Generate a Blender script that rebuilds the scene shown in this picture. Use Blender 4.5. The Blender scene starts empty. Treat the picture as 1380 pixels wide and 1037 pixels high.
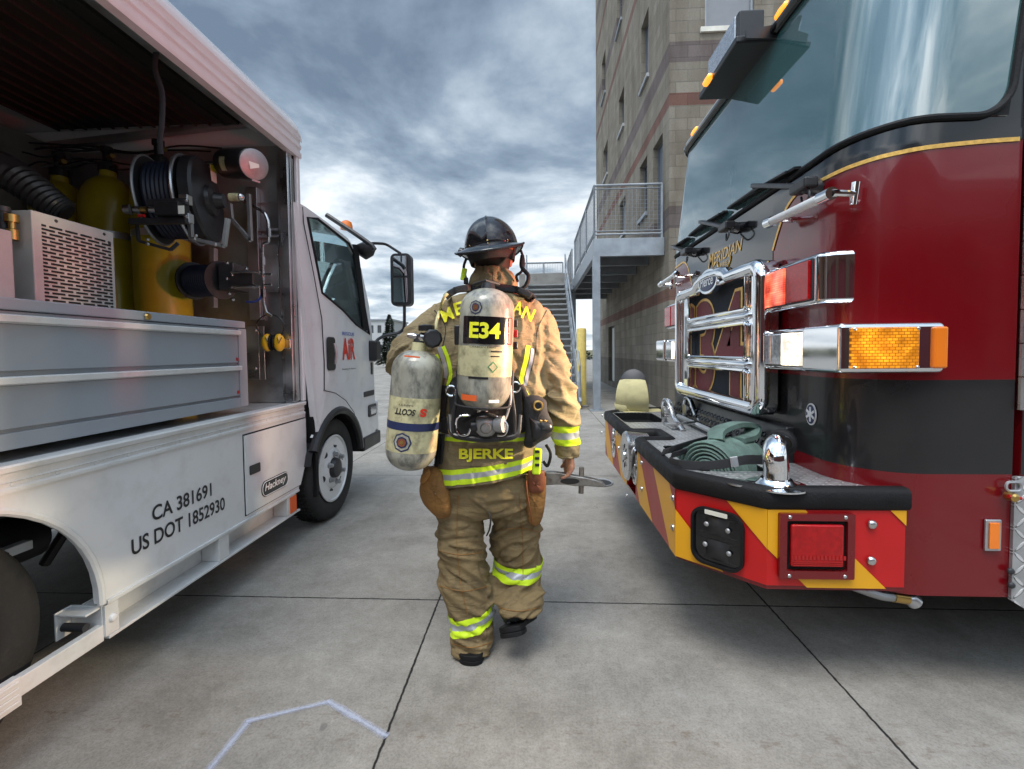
import bpy, bmesh, math, random
from mathutils import Vector, Matrix, noise
from mathutils.bvhtree import BVHTree
R = math.radians
random.seed(7)
sc = bpy.context.scene
COL = sc.collection

# ------------------------------------------------------------------ camera
CW, CH, CF, CAMH, CSY = 1380., 1037., 613.333, 1.35, 20.5
def cam_axes(yaw=3.0, pitch=2.2, roll=0.6):
    y, p, r = R(yaw), R(pitch), R(roll)
    F = Vector((-math.sin(y)*math.cos(p), math.cos(y)*math.cos(p), -math.sin(p)))
    Rt = Vector((math.cos(y), math.sin(y), 0))
    U = Vector((-math.sin(y)*math.sin(p), math.cos(y)*math.sin(p), math.cos(p)))
    c, s = math.cos(r), math.sin(r)
    return Rt*c-U*s, U*c+Rt*s, F
CR, CU, CFW = cam_axes()
cd = bpy.data.cameras.new('camera'); cam = bpy.data.objects.new('camera', cd); COL.objects.link(cam)
m = Matrix((CR, CU, -CFW)).transposed().to_4x4(); m.translation = (0, 0, CAMH)
cam.matrix_world = m
cd.sensor_width = 36; cd.lens = 16; cd.shift_y = -CSY/CW; cd.clip_end = 2000; cd.clip_start = .05
sc.camera = cam

def P(px, py, X=None, Y=None, Z=None):
    """point of the place seen at a picture position, on the plane X, Y or Z = const"""
    d = CFW + CR*((px-CW/2)/CF) - CU*((py-(CH/2-CSY))/CF)
    if X is not None: t = X/d.x
    elif Y is not None: t = Y/d.y
    else: t = (Z-CAMH)/d.z
    return Vector((0, 0, CAMH))+d*t

# ------------------------------------------------------------------ mesh builder
class MB:
    def __init__(s): s.v = []; s.f = []; s.m = []; s.mi = 0
    def add(s, vs, fs):
        b = len(s.v); s.v += [Vector(v) for v in vs]
        for f in fs: s.f.append([b+i for i in f]); s.m.append(s.mi)
        return s
    def box(s, x0, x1, y0, y1, z0, z1):
        return s.add([(x, y, z) for x in (x0, x1) for y in (y0, y1) for z in (z0, z1)],
                     [(0,1,3,2),(4,6,7,5),(0,4,5,1),(2,3,7,6),(0,2,6,4),(1,5,7,3)])
    def obox(s, c, size, M=None):
        M = M or Matrix.Identity(3); c = Vector(c); a, b, d = [q/2 for q in size]
        return s.add([c+M@Vector((x*a, y*b, z*d)) for x in (-1,1) for y in (-1,1) for z in (-1,1)],
                     [(0,1,3,2),(4,6,7,5),(0,4,5,1),(2,3,7,6),(0,2,6,4),(1,5,7,3)])
    def bar(s, a, b, w, h, up=(0,0,1)):
        a, b = Vector(a), Vector(b); d = b-a; L = d.length; d.normalize()
        x = d.cross(Vector(up))
        if x.length < 1e-4: x = d.cross(Vector((1,0,0)))
        x.normalize(); z = x.cross(d)
        return s.obox((a+b)/2, (w, L, h), Matrix((x, d, z)).transposed())
    def prism(s, loop, ext):
        n = len(loop); e = Vector(ext); loop = [Vector(p) for p in loop]
        return s.add(loop+[p+e for p in loop], [tuple(range(n))[::-1], tuple(range(n, 2*n))]+[(i, (i+1) % n, n+(i+1) % n, n+i) for i in range(n)])
    def tube(s, path, r, n=10, caps=True, flat=1.0, up=None, closed=False):
        path = [Vector(p) for p in path]; N = len(path)
        rs = r if isinstance(r, (list, tuple)) else [r]*N
        rings = []; x = None
        for i, p in enumerate(path):
            if closed: t = path[(i+1) % N]-path[i-1]
            else: t = path[min(i+1, N-1)]-path[max(i-1, 0)]
            t.normalize()
            if x is None:
                x = t.cross(Vector(up) if up else Vector((.13, .21, 1)))
                if x.length < .05: x = t.cross(Vector((1, 0, 0)))
            else: x = x-t*x.dot(t)
            x.normalize(); y = t.cross(x)
            rings.append([p+(x*math.cos(2*math.pi*k/n)+y*math.sin(2*math.pi*k/n)*flat)*rs[i] for k in range(n)])
        fs = []
        for i in range(N if closed else N-1):
            j = (i+1) % N
            for k in range(n): fs.append((i*n+k, i*n+(k+1) % n, j*n+(k+1) % n, j*n+k))
        if caps and not closed: fs += [tuple(range(n))[::-1], tuple((N-1)*n+k for k in range(n))]
        return s.add([p for r_ in rings for p in r_], fs)
    def lathe(s, prof, o=(0,0,0), axis=(0,0,1), n=24, sx=1, sy=1, caps=True):
        o = Vector(o); a = Vector(axis).normalized()
        x = Vector((0,1,0)).cross(a) if abs(a.y) < .9 else Vector((1,0,0)).cross(a)
        x.normalize(); y = a.cross(x)
        vs = []; fs = []
        for r, h in prof:
            for k in range(n):
                t = 2*math.pi*k/n
                vs.append(o+a*h+(x*math.cos(t)*sx+y*math.sin(t)*sy)*max(r, 1e-4))
        for i in range(len(prof)-1):
            for k in range(n): fs.append((i*n+k, i*n+(k+1) % n, (i+1)*n+(k+1) % n, (i+1)*n+k))
        if caps: fs += [tuple(range(n))[::-1], tuple((len(prof)-1)*n+k for k in range(n))]
        return s.add(vs, fs)
    def grid(s, fn, us, vs_, closed_u=False):
        nu, nv = len(us), len(vs_)
        V = [fn(u, v) for u in us for v in vs_]; fs = []
        for i in range(nu if closed_u else nu-1):
            for j in range(nv-1):
                k = (i+1) % nu
                fs.append((i*nv+j, k*nv+j, k*nv+j+1, i*nv+j+1))
        return s.add(V, fs)
    def ball(s, c, r, n=12, m_=8):
        c = Vector(c); r = r if isinstance(r, (tuple, list)) else (r, r, r)
        return s.lathe([(math.sin(math.pi*i/m_), -math.cos(math.pi*i/m_)) for i in range(m_+1)], (0,0,0), n=n)._xf(n*(m_+1), lambda p: c+Vector((p.x*r[0], p.y*r[1], p.z*r[2])))
    def _xf(s, cnt, fn):
        for i in range(len(s.v)-cnt, len(s.v)): s.v[i] = fn(s.v[i])
        return s
    def ring(s, o, axis, r, t, n=24, k=8):   # torus
        o = Vector(o); a = Vector(axis).normalized()
        x = a.orthogonal().normalized(); y = a.cross(x)
        return s.tube([o+(x*math.cos(2*math.pi*i/n)+y*math.sin(2*math.pi*i/n))*r for i in range(n)], t, n=k, closed=True, up=a)
    def bolt(s, p, axis, r=.01, h=.006):
        return s.lathe([(r, -h*.3), (r, h*.35), (r*.75, h*.8), (r*.3, h)], p, axis, n=12)

ROOT = {}
def place(o, parent, root=None):
    if parent is not None:
        o.parent = parent; ROOT[o.name] = ROOT[parent.name]
def thing(name, label, cat, loc=(0,0,0), group=None):
    o = bpy.data.objects.new(name, None); COL.objects.link(o); o.location = loc; o.empty_display_size = .1
    o['label'] = label; o['category'] = cat
    if group: o['group'] = group
    ROOT[o.name] = Vector(loc)
    return o
def tag(o, label, cat, group=None, kind=None):
    if label: o['label'] = label
    if cat: o['category'] = cat
    if group: o['group'] = group
    if kind: o['kind'] = kind
    return o
def obj(name, mb, mats, parent=None, bevel=0, smooth=True, angle=35, solid=0, sub=0, label=None, seg=2):
    me = bpy.data.meshes.new(name)
    if parent is not None: off = ROOT[parent.name]
    else:
        xs = [v.x for v in mb.v]; ys = [v.y for v in mb.v]; zs = [v.z for v in mb.v]
        off = Vector(((min(xs)+max(xs))/2, (min(ys)+max(ys))/2, min(zs)))
    me.from_pydata([v-off for v in mb.v], [], mb.f)
    mats = mats if isinstance(mats, (list, tuple)) else [mats]
    for q in mats: me.materials.append(q)
    me.polygons.foreach_set('material_index', mb.m)
    bm = bmesh.new(); bm.from_mesh(me); bmesh.ops.recalc_face_normals(bm, faces=bm.faces); bm.to_mesh(me); bm.free()
    if smooth:
        me.polygons.foreach_set('use_smooth', [True]*len(me.polygons)); me.set_sharp_from_angle(angle=R(angle))
    o = bpy.data.objects.new(name, me); COL.objects.link(o)
    if parent is not None: o.parent = parent; ROOT[o.name] = ROOT[parent.name]
    else: o.location = off; ROOT[o.name] = off
    if solid:
        q = o.modifiers.new('solid', 'SOLIDIFY'); q.thickness = abs(solid); q.offset = 1 if solid > 0 else -1
    if bevel:
        q = o.modifiers.new('bevel', 'BEVEL'); q.width = bevel; q.segments = seg; q.limit_method = 'ANGLE'; q.angle_limit = R(40); q.harden_normals = smooth
    if sub:
        q = o.modifiers.new('sub', 'SUBSURF'); q.levels = q.render_levels = sub
    if label: o['label'] = label
    return o
def copy_tree(o, loc=None, parent=None):
    c = o.copy(); COL.objects.link(c)
    if parent is not None: c.parent = parent
    if loc is not None: c.location = loc
    for ch in list(o.children): copy_tree(ch, None, c)
    return c
_tc = {}
def text_polys(s, offset=0.0, shear=0.0, spacing=1.0):
    """2D outline mesh of a string: vertices scaled to a cap height of 1, centred in x"""
    key = (s, offset, shear, spacing)
    if key in _tc: return _tc[key]
    cu = bpy.data.curves.new('lettering', 'FONT'); cu.body = s; cu.size = 1; cu.offset = offset; cu.shear = shear
    cu.space_character = spacing; cu.resolution_u = 6
    o = bpy.data.objects.new('lettering', cu); COL.objects.link(o)
    dg = bpy.context.evaluated_depsgraph_get(); dg.update()
    me = bpy.data.meshes.new_from_object(o.evaluated_get(dg))
    vs = [Vector((v.co.x, v.co.y)) for v in me.vertices]; fs = [tuple(p.vertices) for p in me.polygons]
    bpy.data.objects.remove(o); bpy.data.curves.remove(cu); bpy.data.meshes.remove(me)
    x0 = min(v.x for v in vs); x1 = max(v.x for v in vs); y0 = min(v.y for v in vs); y1 = max(v.y for v in vs)
    h = .729 if '\n' not in s else y1-y0
    h = y1-y0
    vs = [((v.x-(x0+x1)/2)/h, (v.y-y0)/h) for v in vs]
    _tc[key] = (vs, fs, (x1-x0)/h)
    return _tc[key]
def text(mb, s, fn, width=None, height=1.0, offset=0.0, shear=0.0, spacing=1.0, cuts=0):
    """lay lettering through fn(u, v) -> point; u spans -width/2..width/2, v 0..height"""
    vs, fs, w = text_polys(s, offset, shear, spacing)
    su = (width/w) if width else height
    if cuts:
        bm = bmesh.new(); bv = [bm.verts.new((a*su, b*height, 0)) for a, b in vs]
        for f in fs:
            try: bm.faces.new([bv[i] for i in f])
            except ValueError: pass
        for _ in range(cuts):
            es = [e for e in bm.edges if e.calc_length() > height*.25]
            if not es: break
            bmesh.ops.subdivide_edges(bm, edges=es, cuts=1); bmesh.ops.triangulate(bm, faces=bm.faces)
        bm.verts.index_update()
        return mb.add([fn(v.co.x, v.co.y) for v in bm.verts], [tuple(v.index for v in f.verts) for f in bm.faces])
    return mb.add([fn(a*su, b*height) for a, b in vs], fs)

# ------------------------------------------------------------------ materials
MAT = {}
def nodes(name):
    m = bpy.data.materials.new(name); m.use_nodes = True; nt = m.node_tree
    return m, nt, nt.nodes['Principled BSDF']
def N(nt, t, **kw):
    n = nt.nodes.new(t)
    for k, v in kw.items():
        if k in n.inputs.keys() if isinstance(k, str) else False: n.inputs[k].default_value = v
        else: setattr(n, k, v)
    return n
def ramp(nt, fac, stops):
    r = nt.nodes.new('ShaderNodeValToRGB'); e = r.color_ramp.elements
    while len(e) > 1: e.remove(e[-1])
    e[0].position, e[0].color = stops[0][0], (*stops[0][1], 1)
    for p, c in stops[1:]:
        q = e.new(p); q.color = (*c, 1)
    nt.links.new(fac, r.inputs['Fac']); return r.outputs['Color']
def mat(name, col, rough=.5, metal=0, var=.12, scale=6, bump=0, bscale=60, coat=0, spec=.5, crease=0, cscale=14, dirt=0, dthr=(.5,.72), dirtcol=(.05,.045,.04), stretch=None, rvar=.1, alpha=1, detail=6):
    m, nt, b = nodes(name); L = nt.links.new
    tc = N(nt, 'ShaderNodeNewGeometry'); src = tc.outputs['Position']
    mp = N(nt, 'ShaderNodeMapping'); L(src, mp.inputs['Vector'])
    if stretch: mp.inputs['Scale'].default_value = stretch
    n1 = N(nt, 'ShaderNodeTexNoise'); L(mp.outputs['Vector'], n1.inputs['Vector']); n1.inputs['Scale'].default_value = scale; n1.inputs['Detail'].default_value = detail
    lo = tuple(c*(1-var) for c in col); hi = tuple(min(1, c*(1+var)) for c in col)
    c = ramp(nt, n1.outputs['Fac'], [(.3, lo), (.7, hi)])
    if dirt:
        n2 = N(nt, 'ShaderNodeTexNoise'); L(mp.outputs['Vector'], n2.inputs['Vector']); n2.inputs['Scale'].default_value = scale*2.3; n2.inputs['Detail'].default_value = 10; n2.inputs['Roughness'].default_value = .65
        f = ramp(nt, n2.outputs['Fac'], [(dthr[0], (0,0,0)), (dthr[1], (dirt,)*3)])
        mx = N(nt, 'ShaderNodeMix', data_type='RGBA'); L(f, mx.inputs[0]); L(c, mx.inputs[6]); mx.inputs[7].default_value = (*dirtcol, 1); c = mx.outputs[2]
    L(c, b.inputs['Base Color'])
    mr = N(nt, 'ShaderNodeMapRange'); L(n1.outputs['Fac'], mr.inputs[0]); mr.inputs[1].default_value = .3; mr.inputs[2].default_value = .7
    mr.inputs[3].default_value = max(.02, rough-rvar*rough); mr.inputs[4].default_value = min(1, rough+rvar*rough*2); L(mr.outputs[0], b.inputs['Roughness'])
    b.inputs['Metallic'].default_value = metal; b.inputs['Specular IOR Level'].default_value = spec
    b.inputs['Coat Weight'].default_value = coat; b.inputs['Coat Roughness'].default_value = .04; b.inputs['Alpha'].default_value = alpha
    if bump:
        n3 = N(nt, 'ShaderNodeTexNoise'); L(mp.outputs['Vector'], n3.inputs['Vector']); n3.inputs['Scale'].default_value = bscale; n3.inputs['Detail'].default_value = 5
        bp = N(nt, 'ShaderNodeBump'); bp.inputs['Strength'].default_value = bump; bp.inputs['Distance'].default_value = .01
        L(n3.outputs['Fac'], bp.inputs['Height']); L(bp.outputs['Normal'], b.inputs['Normal'])
        if crease:   # cloth creases: ridged noise running round the limb, over the weave
            m2 = N(nt, 'ShaderNodeMapping'); L(src, m2.inputs['Vector']); m2.inputs['Scale'].default_value = (.45, .45, 1.5)
            n4 = N(nt, 'ShaderNodeTexNoise'); L(m2.outputs['Vector'], n4.inputs['Vector']); n4.inputs['Scale'].default_value = cscale; n4.inputs['Detail'].default_value = 5; n4.inputs['Roughness'].default_value = .55; n4.inputs['Distortion'].default_value = .8
            pg = N(nt, 'ShaderNodeMath', operation='SUBTRACT'); L(n4.outputs['Fac'], pg.inputs[0]); pg.inputs[1].default_value = .5
            ab = N(nt, 'ShaderNodeMath', operation='ABSOLUTE'); L(pg.outputs[0], ab.inputs[0])
            b2 = N(nt, 'ShaderNodeBump'); b2.invert = True; b2.inputs['Strength'].default_value = crease; b2.inputs['Distance'].default_value = .03
            L(ab.outputs[0], b2.inputs['Height']); L(b2.outputs['Normal'], bp.inputs['Normal'])
    MAT[name] = m; return m
def emit(name, col, strength, base=None, pattern=None):
    m, nt, b = nodes(name); L = nt.links.new
    b.inputs['Base Color'].default_value = (*(base or col), 1); b.inputs['Roughness'].default_value = .15
    b.inputs['Emission Color'].default_value = (*col, 1); b.inputs['Emission Strength'].default_value = strength
    b.inputs['Coat Weight'].default_value = .6
    if pattern:
        tc = N(nt, 'ShaderNodeNewGeometry'); mp = N(nt, 'ShaderNodeMapping'); L(tc.outputs['Position'], mp.inputs['Vector'])
        mp.inputs['Scale'].default_value = pattern
        v = N(nt, 'ShaderNodeTexVoronoi'); L(mp.outputs['Vector'], v.inputs['Vector']); v.inputs['Scale'].default_value = 1
        f = N(nt, 'ShaderNodeMapRange'); L(v.outputs['Distance'], f.inputs[0]); f.inputs[1].default_value = .15; f.inputs[2].default_value = .6
        f.inputs[3].default_value = strength*1.8; f.inputs[4].default_value = strength*.12
        L(f.outputs[0], b.inputs['Emission Strength'])
    MAT[name] = m; return m
M = MAT
mat('white paint', (.72,.73,.74), .22, coat=.5, var=.03, scale=3, detail=10, dirt=.22, dirtcol=(.35,.33,.30))
mat('white trim', (.66,.67,.67), .35, var=.06, scale=5, dirt=.25, dirtcol=(.3,.28,.25), bump=.05)
mat('grey cabinet paint', (.30,.33,.37), .35, var=.05, scale=3, bump=.03, bscale=120)
mat('beige enclosure paint', (.52,.48,.45), .5, var=.05, dirt=.1)
mat('aluminium', (.55,.56,.58), .32, metal=1, var=.12, scale=4, dirt=.25, dirtcol=(.25,.25,.25), rvar=.4)
mat('dull aluminium', (.42,.43,.44), .45, metal=.9, var=.2, scale=3, dirt=.4, dirtcol=(.16,.15,.14), rvar=.3)
mat('dark steel', (.05,.05,.055), .45, metal=.5, var=.2)
mat('dark lining', (.03,.029,.026), .5, metal=.3, var=.25, scale=3, dirt=.3)
mat('black rubber', (.008,.008,.009), .6, spec=.25, var=.25, scale=20, bump=.25, bscale=150)
mat('tyre rubber', (.018,.018,.018), .75, var=.25, scale=14, bump=.2, bscale=90, dirt=.2, dirtcol=(.06,.055,.05))
mat('black plastic', (.016,.016,.018), .35, var=.2, scale=12, bump=.06)
mat('black webbing', (.02,.02,.022), .75, var=.25, scale=40, bump=.35, bscale=300)
mat('yellow cylinder paint', (.40,.32,.012), .35, var=.10, scale=5, dirt=.2, dirtcol=(.2,.13,.02), coat=.2)
mat('chrome', (.82,.83,.85), .05, metal=1, var=.02, rvar=.3)
mat('steel', (.6,.6,.6), .25, metal=1, var=.1, dirt=.2, dirtcol=(.2,.2,.2))
mat('brass', (.55,.36,.12), .3, metal=1, var=.1)
mat('engine red', (.15,.003,.006), .2, dirt=.12, dthr=(.48,.75), dirtcol=(.07,.028,.024), rvar=.4, coat=.6, var=.04, scale=2, spec=.3)
mat('engine bright red', (.50,.007,.008), .4, var=.04)
mat('reflective yellow', (.75,.36,.01), .4, var=.04)
mat('reflective dull red', (.36,.045,.035), .45, var=.06)
mat('engine black', (.006,.006,.007), .12, spec=.35, coat=.55, var=.1, scale=2)
mat('engine charcoal', (.014,.013,.014), .30, rvar=.35, dirt=.12, dirtcol=(.05,.045,.04), coat=.35, var=.2, scale=2, spec=.3)
mat('gold leaf', (.78,.47,.12), .35, metal=.5, var=.2, scale=60)
mat('maroon print', (.16,.02,.025), .6, var=.15, scale=40)
mat('screen mesh', (.012,.016,.025), .8, var=.5, scale=300, bump=.4, bscale=400)
mat('orange plastic', (.85,.20,.01), .3, var=.05, coat=.5)
mat('red lens', (.36,.004,.006), .12, var=.2, scale=60, coat=.35, spec=.3)
mat('clear lens', (.6,.62,.65), .08, metal=.6, var=.3, scale=70, coat=1)
mat('red plastic', (.4,.01,.01), .4)
mat('hose green', (.115,.185,.16), .75, var=.25, scale=12, dirt=.6, dirtcol=(.06,.07,.06), bump=.3, bscale=200)
mat('hose pale yellow', (.52,.47,.25), .8, var=.12, scale=12, dirt=.2, dirtcol=(.25,.2,.1), bump=.3, bscale=220)
mat('turnout tan', (.245,.180,.092), .85, var=.20, scale=7, dirt=.55, dirtcol=(.09,.070,.045), bump=.45, bscale=420, crease=.55, cscale=13, spec=.25)
mat('leather tan', (.27,.13,.032), .7, var=.2, scale=12, dirt=.45, dirtcol=(.10,.055,.02), bump=.3, crease=.5, cscale=18)
mat('brown leather', (.20,.06,.025), .55, var=.25, scale=14, bump=.15)
mat('boot leather', (.012,.012,.013), .4, var=.3, scale=20, bump=.3, bscale=60)
mat('lime reflective', (.62,.86,.02), .5, var=.05, scale=20, bump=.08, bscale=300)
mat('silver reflective', (.42,.44,.47), .35, metal=.3, var=.08, scale=20, bump=.08, bscale=300)
mat('turnout khaki', (.270,.215,.122), .85, var=.16, scale=6, dirt=.5, dthr=(.52,.72), dirtcol=(.13,.10,.065), bump=.45, bscale=420, crease=.5, cscale=13, spec=.25)
mat('reel hose', (.010,.013,.030), .45, var=.2)
mat('letter yellow', (.90,.88,.03), .5, var=.06, scale=20)
mat('cylinder composite', (.34,.335,.275), .32, var=.30, scale=11, dirt=.85, dthr=(.44,.64), dirtcol=(.08,.08,.075), coat=.4, stretch=(1,1,.5), detail=12)
mat('cylinder band', (.56,.52,.30), .4, var=.15, scale=9, dirt=.75, dthr=(.46,.66), dirtcol=(.16,.14,.08), coat=.4)
mat('skin', (.40,.19,.125), .5, var=.08, scale=20)
mat('hair', (.03,.02,.015), .8)
mat('helmet black', (.008,.008,.009), .10, coat=.5, spec=.35, var=.3, scale=8, dirt=.1, dirtcol=(.06,.06,.06))
mat('axe steel', (.30,.29,.27), .38, metal=.9, var=.3, scale=16, dirt=.6, dirtcol=(.10,.05,.025))
mat('axe wood', (.33,.13,.05), .5, var=.25, scale=8, stretch=(4,4,1))
mat('navy', (.015,.025,.09), .4)
mat('black ink', (.012,.012,.014), .4)
mat('red ink', (.65,.03,.01), .4)
mat('blue ink', (.05,.10,.40), .4)
mat('white ink', (.8,.8,.8), .5)
mat('paper', (.7,.68,.6), .7)
mat('galvanised steel', (.30,.33,.36), .45, metal=.5, var=.14, scale=5, dirt=.2, dirtcol=(.2,.2,.2))
mat('stair tread', (.30,.31,.31), .6, metal=.3, var=.15)
mat('bollard yellow', (.62,.47,.13), .6, var=.1, scale=8, dirt=.3, dirtcol=(.3,.2,.07))
mat('window dark', (.05,.055,.06), .25, var=.2)
mat('shutter grey', (.22,.23,.25), .5, var=.06)
mat('door white', (.6,.6,.58), .5, var=.05)
mat('door slate', (.10,.12,.15), .5)
mat('orange tape', (.75,.12,.02), .6)
def lit(name, col, strength, axes, cell, base, dark=.08):
    m, nt, b = nodes(name); L = nt.links.new
    g = N(nt, 'ShaderNodeNewGeometry'); sp = N(nt, 'ShaderNodeSeparateXYZ'); L(g.outputs['Position'], sp.inputs[0]); cb = N(nt, 'ShaderNodeCombineXYZ')
    L(sp.outputs[axes[0]], cb.inputs[0]); L(sp.outputs[axes[1]], cb.inputs[1])
    br = N(nt, 'ShaderNodeTexBrick'); L(cb.outputs[0], br.inputs['Vector']); br.inputs['Scale'].default_value = 1; br.inputs['Brick Width'].default_value = cell[0]; br.inputs['Row Height'].default_value = cell[1]
    br.inputs['Mortar Size'].default_value = cell[1]*.17; br.inputs['Mortar Smooth'].default_value = .6; br.inputs['Color1'].default_value = (1,1,1,1); br.inputs['Color2'].default_value = (.55,.55,.55,1); br.inputs['Mortar'].default_value = (dark,dark,dark,1)
    n1 = N(nt, 'ShaderNodeTexNoise'); L(g.outputs['Position'], n1.inputs['Vector']); n1.inputs['Scale'].default_value = 14; n1.inputs['Detail'].default_value = 1
    f = N(nt, 'ShaderNodeMapRange'); L(n1.outputs['Fac'], f.inputs[0]); f.inputs[1].default_value = .35; f.inputs[2].default_value = .65; f.inputs[3].default_value = strength*.35; f.inputs[4].default_value = strength*1.6
    mu = N(nt, 'ShaderNodeMath', operation='MULTIPLY'); L(br.outputs['Color'], mu.inputs[0]); L(f.outputs[0], mu.inputs[1])
    b.inputs['Base Color'].default_value = (*base, 1); b.inputs['Roughness'].default_value = .2; b.inputs['Coat Weight'].default_value = .5
    b.inputs['Emission Color'].default_value = (*col, 1); L(mu.outputs[0], b.inputs['Emission Strength']); MAT[name] = m
lit('lit red lens', (1,.14,.07), 1.5, ('Y','Z'), (.09,.010), (.45,.01,.01), .45)
lit('lit amber lens', (1,.38,.02), .72, ('X','Z'), (.020,.011), (.45,.13,.005), .05)
lit('lit clear lens', (1,.86,.62), 2.4, ('Y','Z'), (.030,.030), (.5,.5,.5), .55)
emit('amber marker', (1,.33,.02), 1.0)

# treadplate: aluminium with raised lozenges in two directions
def treadplate(name, axes=('X', 'Y'), sc_=22):
    m, nt, b = nodes(name); L = nt.links.new
    g = N(nt, 'ShaderNodeNewGeometry'); sp = N(nt, 'ShaderNodeSeparateXYZ'); L(g.outputs['Position'], sp.inputs[0])
    cb = N(nt, 'ShaderNodeCombineXYZ'); L(sp.outputs[axes[0]], cb.inputs[0]); L(sp.outputs[axes[1]], cb.inputs[1])
    outs = []
    for k, a in enumerate((45, -45)):
        mp = N(nt, 'ShaderNodeMapping'); L(cb.outputs[0], mp.inputs['Vector']); mp.inputs['Rotation'].default_value = (0, 0, R(a)); mp.inputs['Scale'].default_value = (sc_, sc_*1.0, 1)
        mp.inputs['Location'].default_value = (.5*k, .5*k, 0)
        fr = N(nt, 'ShaderNodeVectorMath', operation='FRACTION'); L(mp.outputs[0], fr.inputs[0])
        sb = N(nt, 'ShaderNodeVectorMath', operation='SUBTRACT'); L(fr.outputs[0], sb.inputs[0]); sb.inputs[1].default_value = (.5, .5, 0)
        ml = N(nt, 'ShaderNodeVectorMath', operation='MULTIPLY'); L(sb.outputs[0], ml.inputs[0]); ml.inputs[1].default_value = (2.2, 9, 0)
        ln = N(nt, 'ShaderNodeVectorMath', operation='LENGTH'); L(ml.outputs[0], ln.inputs[0])
        r_ = N(nt, 'ShaderNodeMapRange'); L(ln.outputs['Value'], r_.inputs[0]); r_.inputs[1].default_value = .7; r_.inputs[2].default_value = 1.0; r_.inputs[3].default_value = 1; r_.inputs[4].default_value = 0
        outs.append(r_.outputs[0])
    mx = N(nt, 'ShaderNodeMath', operation='MAXIMUM'); L(outs[0], mx.inputs[0]); L(outs[1], mx.inputs[1])
    bp = N(nt, 'ShaderNodeBump'); bp.inputs['Strength'].default_value = 1; bp.inputs['Distance'].default_value = .022; L(mx.outputs[0], bp.inputs['Height']); L(bp.outputs[0], b.inputs['Normal'])
    n1 = N(nt, 'ShaderNodeTexNoise'); L(g.outputs['Position'], n1.inputs['Vector']); n1.inputs['Scale'].default_value = 9; n1.inputs['Detail'].default_value = 8
    hi_ = ramp(nt, n1.outputs['Fac'], [(.3, (.62,.62,.63)), (.7, (.85,.86,.87))]); lo_ = ramp(nt, n1.outputs['Fac'], [(.3, (.34,.34,.34)), (.7, (.52,.53,.54))])
    xx = N(nt, 'ShaderNodeMix', data_type='RGBA'); L(mx.outputs[0], xx.inputs[0]); L(lo_, xx.inputs[6]); L(hi_, xx.inputs[7]); L(xx.outputs[2], b.inputs['Base Color'])  # relief shading put into the colour: paler lozenges, darker dirt between
    b.inputs['Metallic'].default_value = .55; b.inputs['Roughness'].default_value = .3
    MAT[name] = m
treadplate('treadplate deck', ('X', 'Y'), 22)
treadplate('treadplate side', ('X', 'Z'), 16)

def glass(name, col, alpha, rough=.02, ior=1.7):
    m, nt, b = nodes(name)
    b.inputs['Base Color'].default_value = (*col, 1); b.inputs['Roughness'].default_value = rough
    b.inputs['IOR'].default_value = ior; b.inputs['Coat IOR'].default_value = 1.8; b.inputs['Alpha'].default_value = alpha; b.inputs['Coat Weight'].default_value = 1; b.inputs['Coat Roughness'].default_value = .01
    MAT[name] = m
glass('windscreen glass', (.05,.135,.14), .86, .02, 2.4)
m, nt, b = nodes('cab window glass'); b.inputs['Base Color'].default_value = (.84,.99,.985,1); b.inputs['Roughness'].default_value = .0; b.inputs['Transmission Weight'].default_value = 1; b.inputs['IOR'].default_value = 1.25; MAT['cab window glass'] = m

# ------------------------------------------------------------------ sky
SUN_EL, SUN_AZ = R(66), R(205)
w = bpy.data.worlds.new('World'); sc.world = w; w.use_nodes = True; nt = w.node_tree; L = nt.links.new
bg = nt.nodes['Background']
sky = N(nt, 'ShaderNodeTexSky', sky_type='NISHITA', sun_disc=False); sky.sun_elevation = SUN_EL; sky.sun_rotation = SUN_AZ
tc = N(nt, 'ShaderNodeTexCoord'); sp = N(nt, 'ShaderNodeSeparateXYZ'); L(tc.outputs['Generated'], sp.inputs[0])
zz = N(nt, 'ShaderNodeMath', operation='MAXIMUM'); L(sp.outputs['Z'], zz.inputs[0]); zz.inputs[1].default_value = 0.0
za = N(nt, 'ShaderNodeMath', operation='ADD'); L(zz.outputs[0], za.inputs[0]); za.inputs[1].default_value = .13
dx = N(nt, 'ShaderNodeMath', operation='DIVIDE'); L(sp.outputs['X'], dx.inputs[0]); L(za.outputs[0], dx.inputs[1])
dy = N(nt, 'ShaderNodeMath', operation='DIVIDE'); L(sp.outputs['Y'], dy.inputs[0]); L(za.outputs[0], dy.inputs[1])
cb = N(nt, 'ShaderNodeCombineXYZ'); L(dx.outputs[0], cb.inputs[0]); L(dy.outputs[0], cb.inputs[1])
n1 = N(nt, 'ShaderNodeTexNoise'); L(cb.outputs[0], n1.inputs['Vector']); n1.inputs['Scale'].default_value = 1.25; n1.inputs['Detail'].default_value = 12; n1.inputs['Roughness'].default_value = .58; n1.inputs['Distortion'].default_value = .25
n2 = N(nt, 'ShaderNodeTexNoise'); L(cb.outputs[0], n2.inputs['Vector']); n2.inputs['Scale'].default_value = .32; n2.inputs['Detail'].default_value = 3
ad = N(nt, 'ShaderNodeMath', operation='MULTIPLY_ADD'); L(n2.outputs['Fac'], ad.inputs[0]); ad.inputs[1].default_value = .55; L(n1.outputs['Fac'], ad.inputs[2])
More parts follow.
